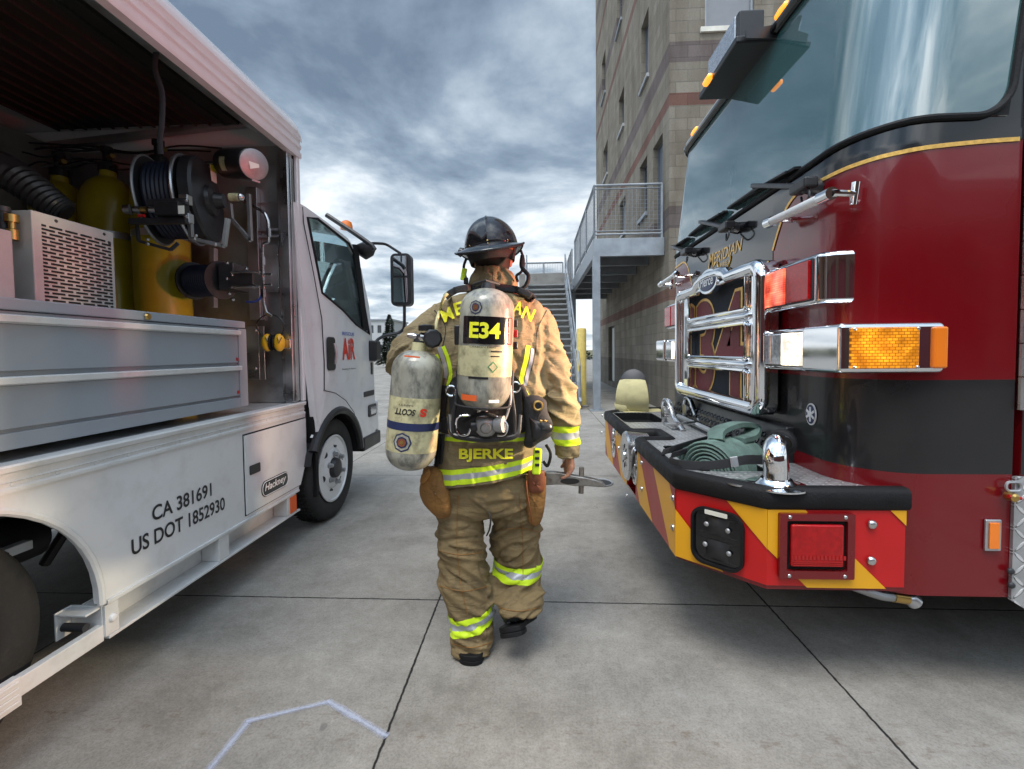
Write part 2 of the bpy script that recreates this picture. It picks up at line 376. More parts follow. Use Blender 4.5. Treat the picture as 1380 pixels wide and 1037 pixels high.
# the deck of cloud is thicker and darker overhead, thin and pale towards the horizon
hz = N(nt, 'ShaderNodeMapRange'); L(zz.outputs[0], hz.inputs[0]); hz.inputs[1].default_value = 0; hz.inputs[2].default_value = .6; hz.inputs[3].default_value = .17; hz.inputs[4].default_value = -.06
a2 = N(nt, 'ShaderNodeMath', operation='ADD'); L(ad.outputs[0], a2.inputs[0]); L(hz.outputs[0], a2.inputs[1])
cc = ramp(nt, a2.outputs[0], [(.62, (1.1,1.5,2.05)), (.72, (1.9,2.45,3.1)), (.82, (3.5,4.1,4.7)), (.93, (6.4,6.8,7.1))])
vm = N(nt, 'ShaderNodeMix', data_type='RGBA'); vm.inputs[0].default_value = .93; L(sky.outputs[0], vm.inputs[6]); L(cc, vm.inputs[7])
sv = Vector((math.sin(SUN_AZ)*math.cos(SUN_EL), math.cos(SUN_AZ)*math.cos(SUN_EL), math.sin(SUN_EL)))
dt = N(nt, 'ShaderNodeVectorMath', operation='DOT_PRODUCT'); L(tc.outputs['Generated'], dt.inputs[0]); dt.inputs[1].default_value = sv
gl = N(nt, 'ShaderNodeMapRange', interpolation_type='SMOOTHSTEP'); L(dt.outputs['Value'], gl.inputs[0]); gl.inputs[1].default_value = .35; gl.inputs[2].default_value = 1.0; gl.inputs[3].default_value = 1.0; gl.inputs[4].default_value = 3.6
gm = N(nt, 'ShaderNodeVectorMath', operation='SCALE'); L(vm.outputs[2], gm.inputs[0]); L(gl.outputs[0], gm.inputs['Scale'])
L(gm.outputs[0], bg.inputs['Color']); bg.inputs['Strength'].default_value = .11
sd = bpy.data.lights.new('sun', 'SUN'); sd.energy = 1.5; sd.angle = R(25); sd.color = (1, .95, .88)
so = bpy.data.objects.new('sun', sd); COL.objects.link(so)
so.rotation_euler = (math.pi/2-SUN_EL, 0, math.pi-SUN_AZ)
v = sc.view_settings; v.view_transform = 'Standard'; v.look = 'None'; v.exposure = 0.60; v.gamma = 1; v.use_curve_mapping = False

# ------------------------------------------------------------------ concrete yard
m, nt, b = nodes('yard concrete'); L = nt.links.new
g = N(nt, 'ShaderNodeNewGeometry'); sp = N(nt, 'ShaderNodeSeparateXYZ'); L(g.outputs['Position'], sp.inputs[0])
wob = N(nt, 'ShaderNodeTexNoise'); L(g.outputs['Position'], wob.inputs['Vector']); wob.inputs['Scale'].default_value = 35; wob.inputs['Detail'].default_value = 3
def joint(axis, off, period, wd=.0050):
    a = N(nt, 'ShaderNodeMath', operation='SUBTRACT'); L(sp.outputs[axis], a.inputs[0]); a.inputs[1].default_value = off
    ww = N(nt, 'ShaderNodeMath', operation='MULTIPLY_ADD'); L(wob.outputs['Fac'], ww.inputs[0]); ww.inputs[1].default_value = .009; L(a.outputs[0], ww.inputs[2])
    p = N(nt, 'ShaderNodeMath', operation='PINGPONG'); L(ww.outputs[0], p.inputs[0]); p.inputs[1].default_value = period/2
    r_ = N(nt, 'ShaderNodeMapRange'); L(p.outputs[0], r_.inputs[0]); r_.inputs[1].default_value = wd*.6; r_.inputs[2].default_value = wd*1.3; r_.inputs[3].default_value = 1; r_.inputs[4].default_value = 0
    return r_.outputs[0]
jx = joint('X', -.535, 1.75); jy = joint('Y', 2.415, 2.5)
jm = N(nt, 'ShaderNodeMath', operation='MAXIMUM'); L(jx, jm.inputs[0]); L(jy, jm.inputs[1])
def nz(scale, detail=8, rough=.6, st=None):
    n = N(nt, 'ShaderNodeTexNoise'); n.inputs['Scale'].default_value = scale; n.inputs['Detail'].default_value = detail; n.inputs['Roughness'].default_value = rough
    if st:
        mp = N(nt, 'ShaderNodeMapping'); mp.inputs['Scale'].default_value = st; L(g.outputs['Position'], mp.inputs[0]); L(mp.outputs[0], n.inputs['Vector'])
    else: L(g.outputs['Position'], n.inputs['Vector'])
    return n.outputs['Fac']
def mixc(f, a, bcol, blend='MIX'):
    x = N(nt, 'ShaderNodeMix', data_type='RGBA', blend_type=blend)
    if hasattr(f, 'links') or hasattr(f, 'node'): L(f, x.inputs[0])
    else: x.inputs[0].default_value = f
    for i, q in ((6, a), (7, bcol)):
        if hasattr(q, 'node'): L(q, x.inputs[i])
        else: x.inputs[i].default_value = (*q, 1)
    return x.outputs[2]
c1 = ramp(nt, nz(1.3, 12, .66), [(.34, (.245,.228,.205)), (.50, (.350,.330,.300)), (.66, (.415,.394,.358))])
c2 = mixc(.6, c1, ramp(nt, nz(9, 10, .7), [(.3, (.62,.62,.62)), (.7, (1.0,1.0,1.0))]), 'MULTIPLY')
c3 = mixc(.9, c2, ramp(nt, nz(110, 6, .75), [(.34, (.66,.65,.63)), (.56, (1.0,1.0,1.0))]), 'MULTIPLY')
c3 = mixc(.8, c3, ramp(nt, nz(28, 8, .75), [(.32, (.78,.77,.75)), (.60, (1.0,1.0,1.0))]), 'MULTIPLY')
# brown tracked dirt across the near slab
yb = N(nt, 'ShaderNodeMapRange'); L(sp.outputs['Y'], yb.inputs[0]); yb.inputs[1].default_value = 1.42; yb.inputs[2].default_value = 1.55
yb2 = N(nt, 'ShaderNodeMapRange'); L(sp.outputs['Y'], yb2.inputs[0]); yb2.inputs[1].default_value = 1.58; yb2.inputs[2].default_value = 1.70; yb2.inputs[3].default_value = 1; yb2.inputs[4].default_value = 0
ym = N(nt, 'ShaderNodeMath', operation='MULTIPLY'); L(yb.outputs[0], ym.inputs[0]); L(yb2.outputs[0], ym.inputs[1])
st = ramp(nt, nz(16, 10, .7, (.7, 1.6, 1)), [(.54, (0,0,0)), (.68, (.75,.75,.75))])
sm = N(nt, 'ShaderNodeMath', operation='MULTIPLY'); L(st, sm.inputs[0]); L(ym.outputs[0], sm.inputs[1])
c4 = mixc(sm.outputs[0], c3, (.13,.09,.06))
sp2 = ramp(nt, nz(5.5, 2, .5), [(.735, (0,0,0)), (.755, (.55,.55,.55))])
c5 = mixc(sp2, c4, (.10,.095,.09))
c5 = mixc(ramp(nt, nz(75, 3, .6), [(.66, (0,0,0)), (.74, (.5,.5,.5))]), c5, (.13,.12,.105))
c5 = mixc(ramp(nt, nz(3.2, 12, .72), [(.56, (0,0,0)), (.70, (.38,.38,.38))]), c5, (.16,.148,.13))
ve = N(nt, 'ShaderNodeTexVoronoi', feature='DISTANCE_TO_EDGE'); ve.inputs['Scale'].default_value = .42
wv_ = N(nt, 'ShaderNodeTexNoise'); wv_.inputs['Scale'].default_value = 3.2; wv_.inputs['Detail'].default_value = 8; L(g.outputs['Position'], wv_.inputs['Vector'])
va = N(nt, 'ShaderNodeVectorMath', operation='MULTIPLY_ADD'); L(wv_.outputs['Color'], va.inputs[0]); va.inputs[1].default_value = (.5,.5,.5); L(g.outputs['Position'], va.inputs[2]); L(va.outputs[0], ve.inputs['Vector'])
ck_ = N(nt, 'ShaderNodeMapRange'); L(ve.outputs['Distance'], ck_.inputs[0]); ck_.inputs[1].default_value = .0; ck_.inputs[2].default_value = .0016; ck_.inputs[3].default_value = .55; ck_.inputs[4].default_value = 0
ckm = N(nt, 'ShaderNodeMath', operation='MULTIPLY'); L(ck_.outputs[0], ckm.inputs[0]); L(ramp(nt, nz(.35, 2, .5), [(.50, (0,0,0)), (.56, (1,1,1))]), ckm.inputs[1])
c5 = mixc(ckm.outputs[0], c5, (.08,.075,.07))
c6 = mixc(jm.outputs[0], c5, (.012,.011,.010))
L(c6, b.inputs['Base Color']); b.inputs['Roughness'].default_value = .75; b.inputs['Specular IOR Level'].default_value = .35
hb = N(nt, 'ShaderNodeMath', operation='MULTIPLY_ADD'); L(jm.outputs[0], hb.inputs[0]); hb.inputs[1].default_value = -1.5; L(nz(220, 5, .7), hb.inputs[2])
bp = N(nt, 'ShaderNodeBump'); bp.inputs['Strength'].default_value = .35; bp.inputs['Distance'].default_value = .006; L(hb.outputs[0], bp.inputs['Height']); L(bp.outputs[0], b.inputs['Normal'])
MAT['yard concrete'] = m
o = obj('ground', MB().add([(-150,-40,0),(150,-40,0),(150,75,0),(-150,75,0)], [(0,1,2,3)]), m); tag(o, 'pale jointed concrete apron', None, kind='structure')
mat('asphalt', (.06,.06,.062), .85, var=.2, scale=3, bump=.2)
mat('dry grass', (.13,.12,.06), .9, var=.3, scale=2, bump=.4, bscale=20)
o = obj('road', MB().box(-400, 400, 75, 92, -.3, .004), M['asphalt']); tag(o, 'asphalt road beyond the yard', None, kind='structure')
o = obj('terrain', MB().add([(-900,92,0),(900,92,0),(900,900,3),(-900,900,3)], [(0,1,2,3)]), M['dry grass']); tag(o, 'dry grass land to the horizon', None, kind='structure')
o = obj('terrain', MB().add([(-900,-900,-.02),(900,-900,-.02),(900,92,-.02),(-900,92,-.02)], [(0,1,2,3)]), M['dry grass']); tag(o, 'dry land around the concrete yard', None, kind='structure')

# sprayed white line
m, nt, b = nodes('sprayed white paint'); L = nt.links.new
g = N(nt, 'ShaderNodeNewGeometry'); b.inputs['Base Color'].default_value = (.52,.57,.72,1); b.inputs['Roughness'].default_value = .7
uv = N(nt, 'ShaderNodeUVMap'); uv.uv_map = 'UVMap'; su = N(nt, 'ShaderNodeSeparateXYZ'); L(uv.outputs[0], su.inputs[0])
pp = N(nt, 'ShaderNodeMath', operation='PINGPONG'); L(su.outputs['Y'], pp.inputs[0]); pp.inputs[1].default_value = .5
n_ = N(nt, 'ShaderNodeTexNoise'); L(g.outputs['Position'], n_.inputs['Vector']); n_.inputs['Scale'].default_value = 130; n_.inputs['Detail'].default_value = 5
n2_ = N(nt, 'ShaderNodeTexNoise'); L(g.outputs['Position'], n2_.inputs['Vector']); n2_.inputs['Scale'].default_value = 9
q = N(nt, 'ShaderNodeMath', operation='MULTIPLY_ADD'); L(pp.outputs[0], q.inputs[0]); q.inputs[1].default_value = 2.4; L(n_.outputs['Fac'], q.inputs[2])
q2 = N(nt, 'ShaderNodeMath', operation='MULTIPLY_ADD'); L(n2_.outputs['Fac'], q2.inputs[0]); q2.inputs[1].default_value = .9; L(q.outputs[0], q2.inputs[2])
r_ = N(nt, 'ShaderNodeMapRange'); L(q2.outputs[0], r_.inputs[0]); r_.inputs[1].default_value = 1.1; r_.inputs[2].default_value = 2.1; r_.inputs[4].default_value = .62
L(r_.outputs[0], b.inputs['Alpha']); MAT['sprayed white paint'] = m
def strip(name, pts, wds, matn, label, cat, group=None):
    me = bpy.data.meshes.new(name); vs = []; fs = []; uvs = []
    for i, (a, bb, wd) in enumerate(zip(pts[:-1], pts[1:], wds)):
        a, bb = Vector(a), Vector(bb); d = (bb-a).normalized(); n = Vector((-d.y, d.x, 0))*wd/2; k = len(vs)
        a -= d*wd*.2; bb += d*wd*.2; z = Vector((0, 0, .001*i))
        vs += [a-n+z, bb-n+z, bb+n+z, a+n+z]; fs.append((k, k+1, k+2, k+3)); uvs += [(0,0),(1,0),(1,1),(0,1)]
    c = vs[0].copy(); me.from_pydata([p-c for p in vs], [], fs); u = me.uv_layers.new(name='UVMap')
    for i, q_ in enumerate(uvs): u.data[i].uv = q_
    me.materials.append(M[matn]); o = bpy.data.objects.new(name, me); o.location = c; COL.objects.link(o)
    return tag(o, label, cat, group)
g0 = [P(x, y, Z=.004) for x, y in [(283,1036),(335,972),(443,946),(520,992)]]
strip('painted_marking', g0, [.045,.036,.040], 'sprayed white paint', 'bent white line sprayed on the concrete in the near left slab', 'ground marking')
# drain cover
c = P(808, 651, Z=.004)
t = thing('drain_cover', 'small round metal cover set in the concrete beyond the engine bumper', 'drain cover', c)
obj('frame', MB().ring(c+Vector((0,0,.002)), (0,0,1), .13, .010), M['dull aluminium'], t)
obj('cover', MB().lathe([(.12,0),(.12,.004),(.05,.008)], c), M['dark steel'], t)
# ------------------------------------------------------------------ training tower
XB, YB0, YB1 = 2.87, 10.0, 21.6
m, nt, b = nodes('block wall'); L = nt.links.new
g = N(nt, 'ShaderNodeNewGeometry'); sp = N(nt, 'ShaderNodeSeparateXYZ'); L(g.outputs['Position'], sp.inputs[0])
sn = N(nt, 'ShaderNodeSeparateXYZ'); L(g.outputs['Normal'], sn.inputs[0])
ab = N(nt, 'ShaderNodeMath', operation='ABSOLUTE'); L(sn.outputs['X'], ab.inputs[0])
gt = N(nt, 'ShaderNodeMath', operation='GREATER_THAN'); L(ab.outputs[0], gt.inputs[0]); gt.inputs[1].default_value = .5
mx = N(nt, 'ShaderNodeMix', data_type='FLOAT'); L(gt.outputs[0], mx.inputs[0]); L(sp.outputs['X'], mx.inputs[2]); L(sp.outputs['Y'], mx.inputs[3])
cb = N(nt, 'ShaderNodeCombineXYZ'); L(mx.outputs[0], cb.inputs[0]); L(sp.outputs['Z'], cb.inputs[1])
br = N(nt, 'ShaderNodeTexBrick'); L(cb.outputs[0], br.inputs['Vector']); br.inputs['Scale'].default_value = 1
br.inputs['Brick Width'].default_value = .50; br.inputs['Row Height'].default_value = .25; br.inputs['Mortar Size'].default_value = .008; br.inputs['Mortar Smooth'].default_value = .3
br.inputs['Color1'].default_value = (.225,.200,.160,1); br.inputs['Color2'].default_value = (.30,.272,.222,1); br.inputs['Mortar'].default_value = (.19,.172,.142,1); br.inputs['Bias'].default_value = -.1
def band(z0, z1):
    a = N(nt, 'ShaderNodeMath', operation='GREATER_THAN'); L(sp.outputs['Z'], a.inputs[0]); a.inputs[1].default_value = z0
    c = N(nt, 'ShaderNodeMath', operation='LESS_THAN'); L(sp.outputs['Z'], c.inputs[0]); c.inputs[1].default_value = z1
    d = N(nt, 'ShaderNodeMath', operation='MULTIPLY'); L(a.outputs[0], d.inputs[0]); L(c.outputs[0], d.inputs[1]); return d.outputs[0]
def wz(y): return P(897, y, Y=YB0).z
col = br.outputs['Color']
for z0, z1, cc_ in [(wz(85), wz(57), (.62,.56,.66)), (wz(143), wz(126), (.72,.40,.38)), (wz(308), wz(278), (.60,.55,.64)), (wz(405), wz(388), (.70,.42,.40)), (12.3, 12.75, (.6,.55,.64)), (11.0, 11.25, (.7,.42,.4)), (16.1, 16.6, (.6,.55,.64)), (14.8, 15.1, (.7,.42,.4)), (-1, wz(488), (.62,.62,.62))]:
    mm = N(nt, 'ShaderNodeMix', data_type='RGBA', blend_type='MULTIPLY'); L(band(z0, z1), mm.inputs[0]); L(col, mm.inputs[6]); mm.inputs[7].default_value = (*cc_, 1); col = mm.outputs[2]
def nz2(scale, stp=(1,1,1), d=8):
    mp = N(nt, 'ShaderNodeMapping'); mp.inputs['Scale'].default_value = stp; L(g.outputs['Position'], mp.inputs[0])
    n = N(nt, 'ShaderNodeTexNoise'); n.inputs['Scale'].default_value = scale; n.inputs['Detail'].default_value = d; n.inputs['Roughness'].default_value = .65; L(mp.outputs[0], n.inputs['Vector']); return n.outputs['Fac']
x = N(nt, 'ShaderNodeMix', data_type='RGBA', blend_type='MULTIPLY'); x.inputs[0].default_value = .85; L(col, x.inputs[6]); L(ramp(nt, nz2(2.2, (1,1,.22)), [(.3, (.55,.50,.44)), (.62, (1,1,1))]), x.inputs[7])
x2 = N(nt, 'ShaderNodeMix', data_type='RGBA', blend_type='MULTIPLY'); x2.inputs[0].default_value = .7; L(x.outputs[2], x2.inputs[6]); L(ramp(nt, nz2(30), [(.3, (.7,.7,.7)), (.7, (1,1,1))]), x2.inputs[7])
L(x2.outputs[2], b.inputs['Base Color']); b.inputs['Roughness'].default_value = .9
h = N(nt, 'ShaderNodeMath', operation='MULTIPLY_ADD'); L(br.outputs['Fac'], h.inputs[0]); h.inputs[1].default_value = -1; L(nz2(90), h.inputs[2])
bp = N(nt, 'ShaderNodeBump'); bp.inputs['Strength'].default_value = .6; bp.inputs['Distance'].default_value = .012; L(h.outputs[0], bp.inputs['Height']); L(bp.outputs[0], b.inputs['Normal'])
MAT['block wall'] = m

tw = thing('training_tower', 'tall block masonry fire training tower with purple and red courses', 'building', (XB+3, YB0+5, 0))
TOPZ = 19.5
# openings on the side wall (y0,y1,z0,z1): px rectangle on plane X = XB
def rectX(x0, x1, y0, y1, xx=XB, at='c'):
    a = P(x0, (y0+y1)/2, X=xx); c = P(x1, (y0+y1)/2, X=xx)
    Y0, Y1 = min(a.y, c.y), max(a.y, c.y); yc = (x0+x1)/2
    return Y0, Y1, P(yc, y1, X=xx).z, P(yc, y0, X=xx).z
wins = [rectX(*q) for q in [(864,874,24,112),(862,872,218,292),(834,841,126,176),(831,838,-30,38),(834,843,270,318),(811,816,76,132),(813,819,196,240)]]
wins.append(rectX(880, 893, 190, 322))     # door to the landing
wins.append((wins[0][0], wins[0][1], wins[0][3]+1.9, wins[0][3]+3.9))
wins.append(rectX(820, 828, 440, 515))     # door at ground level
def cutwall(mb, u0, u1, z0, z1, holes, fn, depth):
    us = sorted({u0, u1, *[h for q in holes for h in q[:2]]}); zs = sorted({z0, z1, *[h for q in holes for h in q[2:]]})
    for i in range(len(us)-1):
        for j in range(len(zs)-1):
            a, c, d, e = us[i], us[i+1], zs[j], zs[j+1]
            if any(q[0]-1e-6 <= a and c <= q[1]+1e-6 and q[2]-1e-6 <= d and e <= q[3]+1e-6 for q in holes): continue
            mb.add([fn(a, d, 0), fn(c, d, 0), fn(c, e, 0), fn(a, e, 0)], [(0,1,2,3)])
    for a, c, d, e in holes:
        for (p, q) in (((a,d),(c,d)), ((c,d),(c,e)), ((c,e),(a,e)), ((a,e),(a,d))):
            mb.add([fn(*p, 0), fn(*q, 0), fn(*q, depth), fn(*p, depth)], [(0,1,2,3)])
mb = MB(); fx = lambda u, z, d: Vector((XB+d, u, z)); fy = lambda u, z, d: Vector((u, YB0+d, z))
cutwall(mb, YB0, YB1, 0, TOPZ, wins, fx, .25)
a = P(950, 38, Y=YB0); c = P(1017, -40, Y=YB0)
fw = [(a.x, c.x, a.z, a.z+1.9), (a.x, c.x, a.z+4, a.z+5.9)]
cutwall(mb, XB, XB+9, 0, TOPZ, fw, fy, .18)
mb.add([(XB,YB1,0),(XB+9,YB1,0),(XB+9,YB1,TOPZ),(XB,YB1,TOPZ)], [(0,1,2,3)]); mb.add([(XB+9,YB0,0),(XB+9,YB1,0),(XB+9,YB1,TOPZ),(XB+9,YB0,TOPZ)], [(0,1,2,3)])
obj('wall', mb, M['block wall'], tw, smooth=False)
obj('roof', MB().box(XB-.1, XB+9.1, YB0-.1, YB1+.1, TOPZ, TOPZ+.35), M['galvanised steel'], tw)
for i, (a, c, d, e) in enumerate(wins):
    if i in (7, 9):
        dr = obj('door', MB().box(XB+.14, XB+.19, a+.05, c-.05, d+.01, e-.05), M['door slate' if i == 7 else 'door white'], tw)
        f = MB(); f.box(XB+.12, XB+.22, a, a+.05, d, e); f.box(XB+.12, XB+.22, c-.05, c, d, e); f.box(XB+.12, XB+.22, a+.05, c-.05, e-.05, e); obj('frame', f, M['door slate'], dr)
        obj('handle', MB().tube([(XB+.13, a+.14, d+.95), (XB+.08, a+.14, d+.95), (XB+.08, a+.24, d+.95)], .012), M['steel'], dr)
    else:
        wn = obj('window', MB().box(XB+.16, XB+.19, a+.04, c-.04, d+.04, e-.04), M['window dark' if i % 2 else 'shutter grey'], tw)
        f = MB(); f.box(XB+.13, XB+.2, a, a+.04, d, e); f.box(XB+.13, XB+.2, c-.04, c, d, e); f.box(XB+.13, XB+.2, a+.04, c-.04, d, d+.04); f.box(XB+.13, XB+.2, a+.04, c-.04, e-.04, e); obj('frame', f, M['door slate'], wn)
        obj('sill', MB().box(XB-.06, XB+.1, a-.06, c+.06, d-.09, d), M['galvanised steel' if i % 2 else 'dull aluminium'], wn)
for a, c, d, e in fw:
    wn = obj('window', MB().box(a+.05, c-.05, YB0+.1, YB0+.14, d+.05, e-.05), M['shutter grey'], tw)
    f = MB(); f.box(a, a+.05, YB0+.06, YB0+.16, d, e); f.box(c-.05, c, YB0+.06, YB0+.16, d, e); f.box(a+.05, c-.05, YB0+.06, YB0+.16, e-.05, e); f.box(a+.05, c-.05, YB0+.06, YB0+.16, d, d+.05); obj('frame', f, M['galvanised steel'], wn)
    obj('sill', MB().box(a-.1, c+.1, YB0-.05, YB0+.05, d-.1, d), M['paper'], wn)

# ------------------------------------------------------------------ landing on posts
XD, YD0, YD1 = 1.31, 10.3, 18.7
zt = P(800, 322, Y=YD0).z; zb = P(800, 346, Y=YD0).z; zr = P(800, 250, Y=YD0).z
bl = thing('balcony', 'grey steel landing with mesh railing on the side of the tower', 'balcony', (2, 12, 0))
f = MB(); f.box(XD, XB-.01, YD0, YD0+.10, zb, zt); f.box(XD, XD+.10, YD0+.10, YD1, zb, zt); f.box(XD+.1, XB-.01, YD1-.1, YD1, zb, zt)
for k in range(1, 6): f.box(XD+.1, XB-.01, YD0+k*1.4, YD0+k*1.4+.1, zb+.05, zt-.06)
obj('frame', f, M['galvanised steel'], bl, bevel=.006)
obj('deck', MB().box(XD+.1, XB-.01, YD0+.1, YD1-.1, zt-.055, zt-.012), M['dark steel'], bl)
pb = P(801, 547, Z=0)
for yy in (YD0+.06, 16.5):
    p = obj('post', MB().box(XD-.02, XD+.14, yy-.08, yy+.08, .02, zb-.005), M['galvanised steel'], bl, bevel=.006)
    obj('base_plate', MB().box(XD-.1, XD+.22, yy-.16, yy+.16, .002, .02), M['galvanised steel'], p)
def rail(parent, p0, p1, h, mesh=True, posts=2, matn='galvanised steel'):
    p0, p1 = Vector(p0), Vector(p1); up = Vector((0,0,h)); f = MB()
    f.tube([p0+up, p1+up], .026, 8); f.tube([p0+up*.08, p1+up*.08], .022, 8); d = p1-p0
    for q_ in (.93, .14): f.tube([p0+up*q_+d*.0, p1+up*q_-d*.0], .014, 6)
    for q_ in (0, 1): f.tube([p0+d*q_, p0+d*q_+up], .012, 6)
    o = obj('railing', f, M[matn], parent)
    for k in range(posts):
        q = p0+d*(k/(posts-1)); obj('rail_post', MB().tube([q-Vector((0,0,.05)), q+up], .028, 8), M[matn], o)
    if mesh:
        f = MB(); n = max(2, int(d.length/.09)); 
        for k in range(1, n): q = p0+d*(k/n); f.tube([q+up*.14, q+up*.93], .0035, 4, caps=False)
        for k in range(1, 11): f.tube([p0+up*(.14+.79*k/11), p1+up*(.14+.79*k/11)], .0035, 4, caps=False)
        obj('wire_mesh', f, M[matn], o)
rh = zr-zt
rail(bl, (XD+.02, YD0+.03, zt), (XB-.06, YD0+.03, zt), rh)
rail(bl, (XD+.02, YD0+.03, zt), (XD+.02, 15.4, zt), rh, posts=4)
rail(bl, (XD+.02, 16.6, zt), (XD+.02, YD1, zt), rh, posts=3)
# far concrete landing & stair
XS0, XS1, YS0, YS1 = -.28, 1.02, 10.6, 15.6
ZT = P(735, 384, Y=YS1).z
st = thing('staircase', 'straight grey open tread steel stair climbing away to the landing', 'staircase', (.4, 13, 0))
ns = 19
def sl(x, t): return Vector((x, YS0+(YS1-YS0)*t, ZT*t))
for xx in (XS0, XS1): obj('stringer', MB().bar(sl(xx, -.01)+Vector((0,0,.12)), sl(xx, 1), .05, .28), M['galvanised steel'], st)
for k in range(ns):
    t = (k+1)/ns; p = sl(0, t)
    obj('tread', MB().box(XS0+.03, XS1-.03, p.y-.15, p.y+.14, p.z-.045, p.z), M['stair tread'], st)
for xx in (XS0, XS1):
    f = MB(); 
    for hh in (.5, 1.0): f.tube([sl(xx, 0)+Vector((0,0,hh)), sl(xx, 1)+Vector((0,0,hh))], .024, 8)
    hr = obj('handrail', f, M['galvanised steel'], st)
    for k in range(5): obj('baluster', MB().tube([sl(xx, k/4), sl(xx, k/4)+Vector((0,0,1.0))], .024, 8), M['galvanised steel'], hr)
ld = thing('stair_landing', 'concrete landing wall with low railing at the head of the stair', 'landing', (.4, 17, 0))
mat('cast concrete', (.25,.24,.22), .85, var=.15, scale=2, dirt=.3, bump=.2)
obj('wall', MB().box(XS0-.3, XD-.02, YS1+1.2, YS1+1.5, 0, P(735, 369, Y=YS1+1.2).z), M['cast concrete'], ld)
obj('deck', MB().box(XS0, XD-.02, YS1+.16, YS1+1.18, ZT-.15, ZT), M['galvanised steel'], ld)
zl = P(735, 369, Y=YS1+1.2).z
rail(ld, (XS0-.1, YS1+1.35, zl), (XS1, YS1+1.35, zl), P(735, 353, Y=YS1+1.2).z-zl, posts=3)
# bollard
c = P(784, 548, Z=0); zt_ = P(784, 443, Y=c.y).z
bo = thing('bollard', 'tall yellow painted steel bollard at the foot of the stair', 'bollard', c)
obj('post', MB().lathe([(.115, 0), (.115, zt_-.03), (.10, zt_), (.03, zt_+.01)], c), M['bollard yellow'], bo)
obj('base', MB().lathe([(.18, .003), (.18, .03), (.13, .045)], c), M['cast concrete'], bo)

# ------------------------------------------------------------------ added backdrop behind the camera, unseen, darkens reflections and cuts fill light
fs = thing('reflection_backdrop', 'unseen dark brick backdrop with tall doors, added behind the yard to darken reflections', 'building', (0, -16, 0))
hol = [(-26+k*6.5, -21.6+k*6.5, 0.0, 4.4) for k in range(8)]; mb = MB()
cutwall(mb, -30, 30, 0, 7.2, hol, lambda u, z, d: Vector((u, -15-d, z)), .4)
mat('backdrop brick', (.13,.07,.05), .85, var=.3, scale=3, bump=.3); obj('wall', mb, M['backdrop brick'], fs, smooth=False)
obj('roof', MB().box(-30.4, 30.4, -28, -14.6, 7.2, 7.6), M['galvanised steel'], fs)
for h_ in hol: obj('backdrop_door', MB().box(h_[0], h_[1], -15.35, -15.3, .01, h_[3]), M['maroon print'], fs)

# ------------------------------------------------------------------ far things
def box_building(name, label, x0, x1, y, zs, depth, matn, rows, cols):
    t = thing(name, label, 'building', ((x0+x1)/2, y, 0))
    holes = []
    for r_ in range(rows):
        for c_ in range(cols):
            u = x0+(x1-x0)*(c_+.25)/cols; holes.append((u, u+(x1-x0)*.5/cols, zs*(r_+.35)/rows, zs*(r_+.75)/rows))
    mb = MB(); fn = lambda u, z, d: Vector((u, y+d, z)); cutwall(mb, x0, x1, 0, zs, holes, fn, .3)
    mb.box(x0, x1, y+.31, y+depth, 0, zs-.01); obj('wall', mb, M[matn], t, smooth=False)
    obj('roof', MB().box(x0-.3, x1+.3, y-.3, y+depth+.3, zs, zs+.4), M['galvanised steel'], t)
    for h_ in holes: obj('window', MB().box(h_[0], h_[1], y+.2, y+.25, h_[2], h_[3]), M['window dark'], t)
mat('pale render wall', (.42,.43,.44), .8, var=.06, scale=.5)
a = P(496, 470, Y=110); c = P(527, 432, Y=110)
box_building('office_building', 'pale distant building showing between the truck mirror and the firefighter', a.x, c.x, 110, c.z, 14, 'pale render wall', 2, 3)
a = P(430, 470, Y=125); c = P(503, 446, Y=125)
box_building('warehouse', 'low pale distant warehouse behind the white truck cab', a.x, c.x, 125, c.z, 20, 'pale render wall', 1, 5)
mat('pine foliage', (.022,.036,.020), .8, var=.5, scale=2.5)
mat('bark', (.09,.065,.045), .9, var=.3, scale=8, bump=.5)
def conifer(px, y, ptop, label, group=None, seed=1, wid=1.0):
    rd = random.Random(seed); c = P(px, 490, Y=y); c.z = 0; H = P(px, ptop, Y=y).z
    t = thing('pine_tree', label, 'tree', c, group)
    obj('trunk', MB().tube([c, c+Vector((0,0,H*.95))], [H*.02, .02], 7), M['bark'], t)
    mb = MB()
    for k in range(2600):
        f = rd.random()**.8; z = H*(.10+.9*f); rr = H*.20*wid*(1-f)**.75*(.4+.6*rd.random())*(1+.25*math.sin(f*23+rd.random()))+.05
        a = rd.random()*6.283; p = c+Vector((math.cos(a)*rr, math.sin(a)*rr, z-rr*.25)); s_ = H*.035*(1.15-f*.7)
        d = Vector((math.cos(a), math.sin(a), -.45+rd.random()*.5)).normalized(); e = d.cross(Vector((0,0,1))).normalized()
        mb.add([p-d*s_, p+e*s_*.5, p+d*s_*1.6, p-e*s_*.5+Vector((0,0,s_*.3))], [(0,1,2,3)])
    obj('crown', mb, M['pine foliage'], t, smooth=False)
conifer(526, 42, 424, 'dark conifer standing at the far edge of the yard beside the firefighter elbow', seed=3)
conifer(541, 60, 452, 'small conifer farther back, half hidden behind the firefighter elbow', seed=5)
conifer(437, 45, 378, 'dark conifer seen through the window of the white truck cab', seed=9, wid=.8)
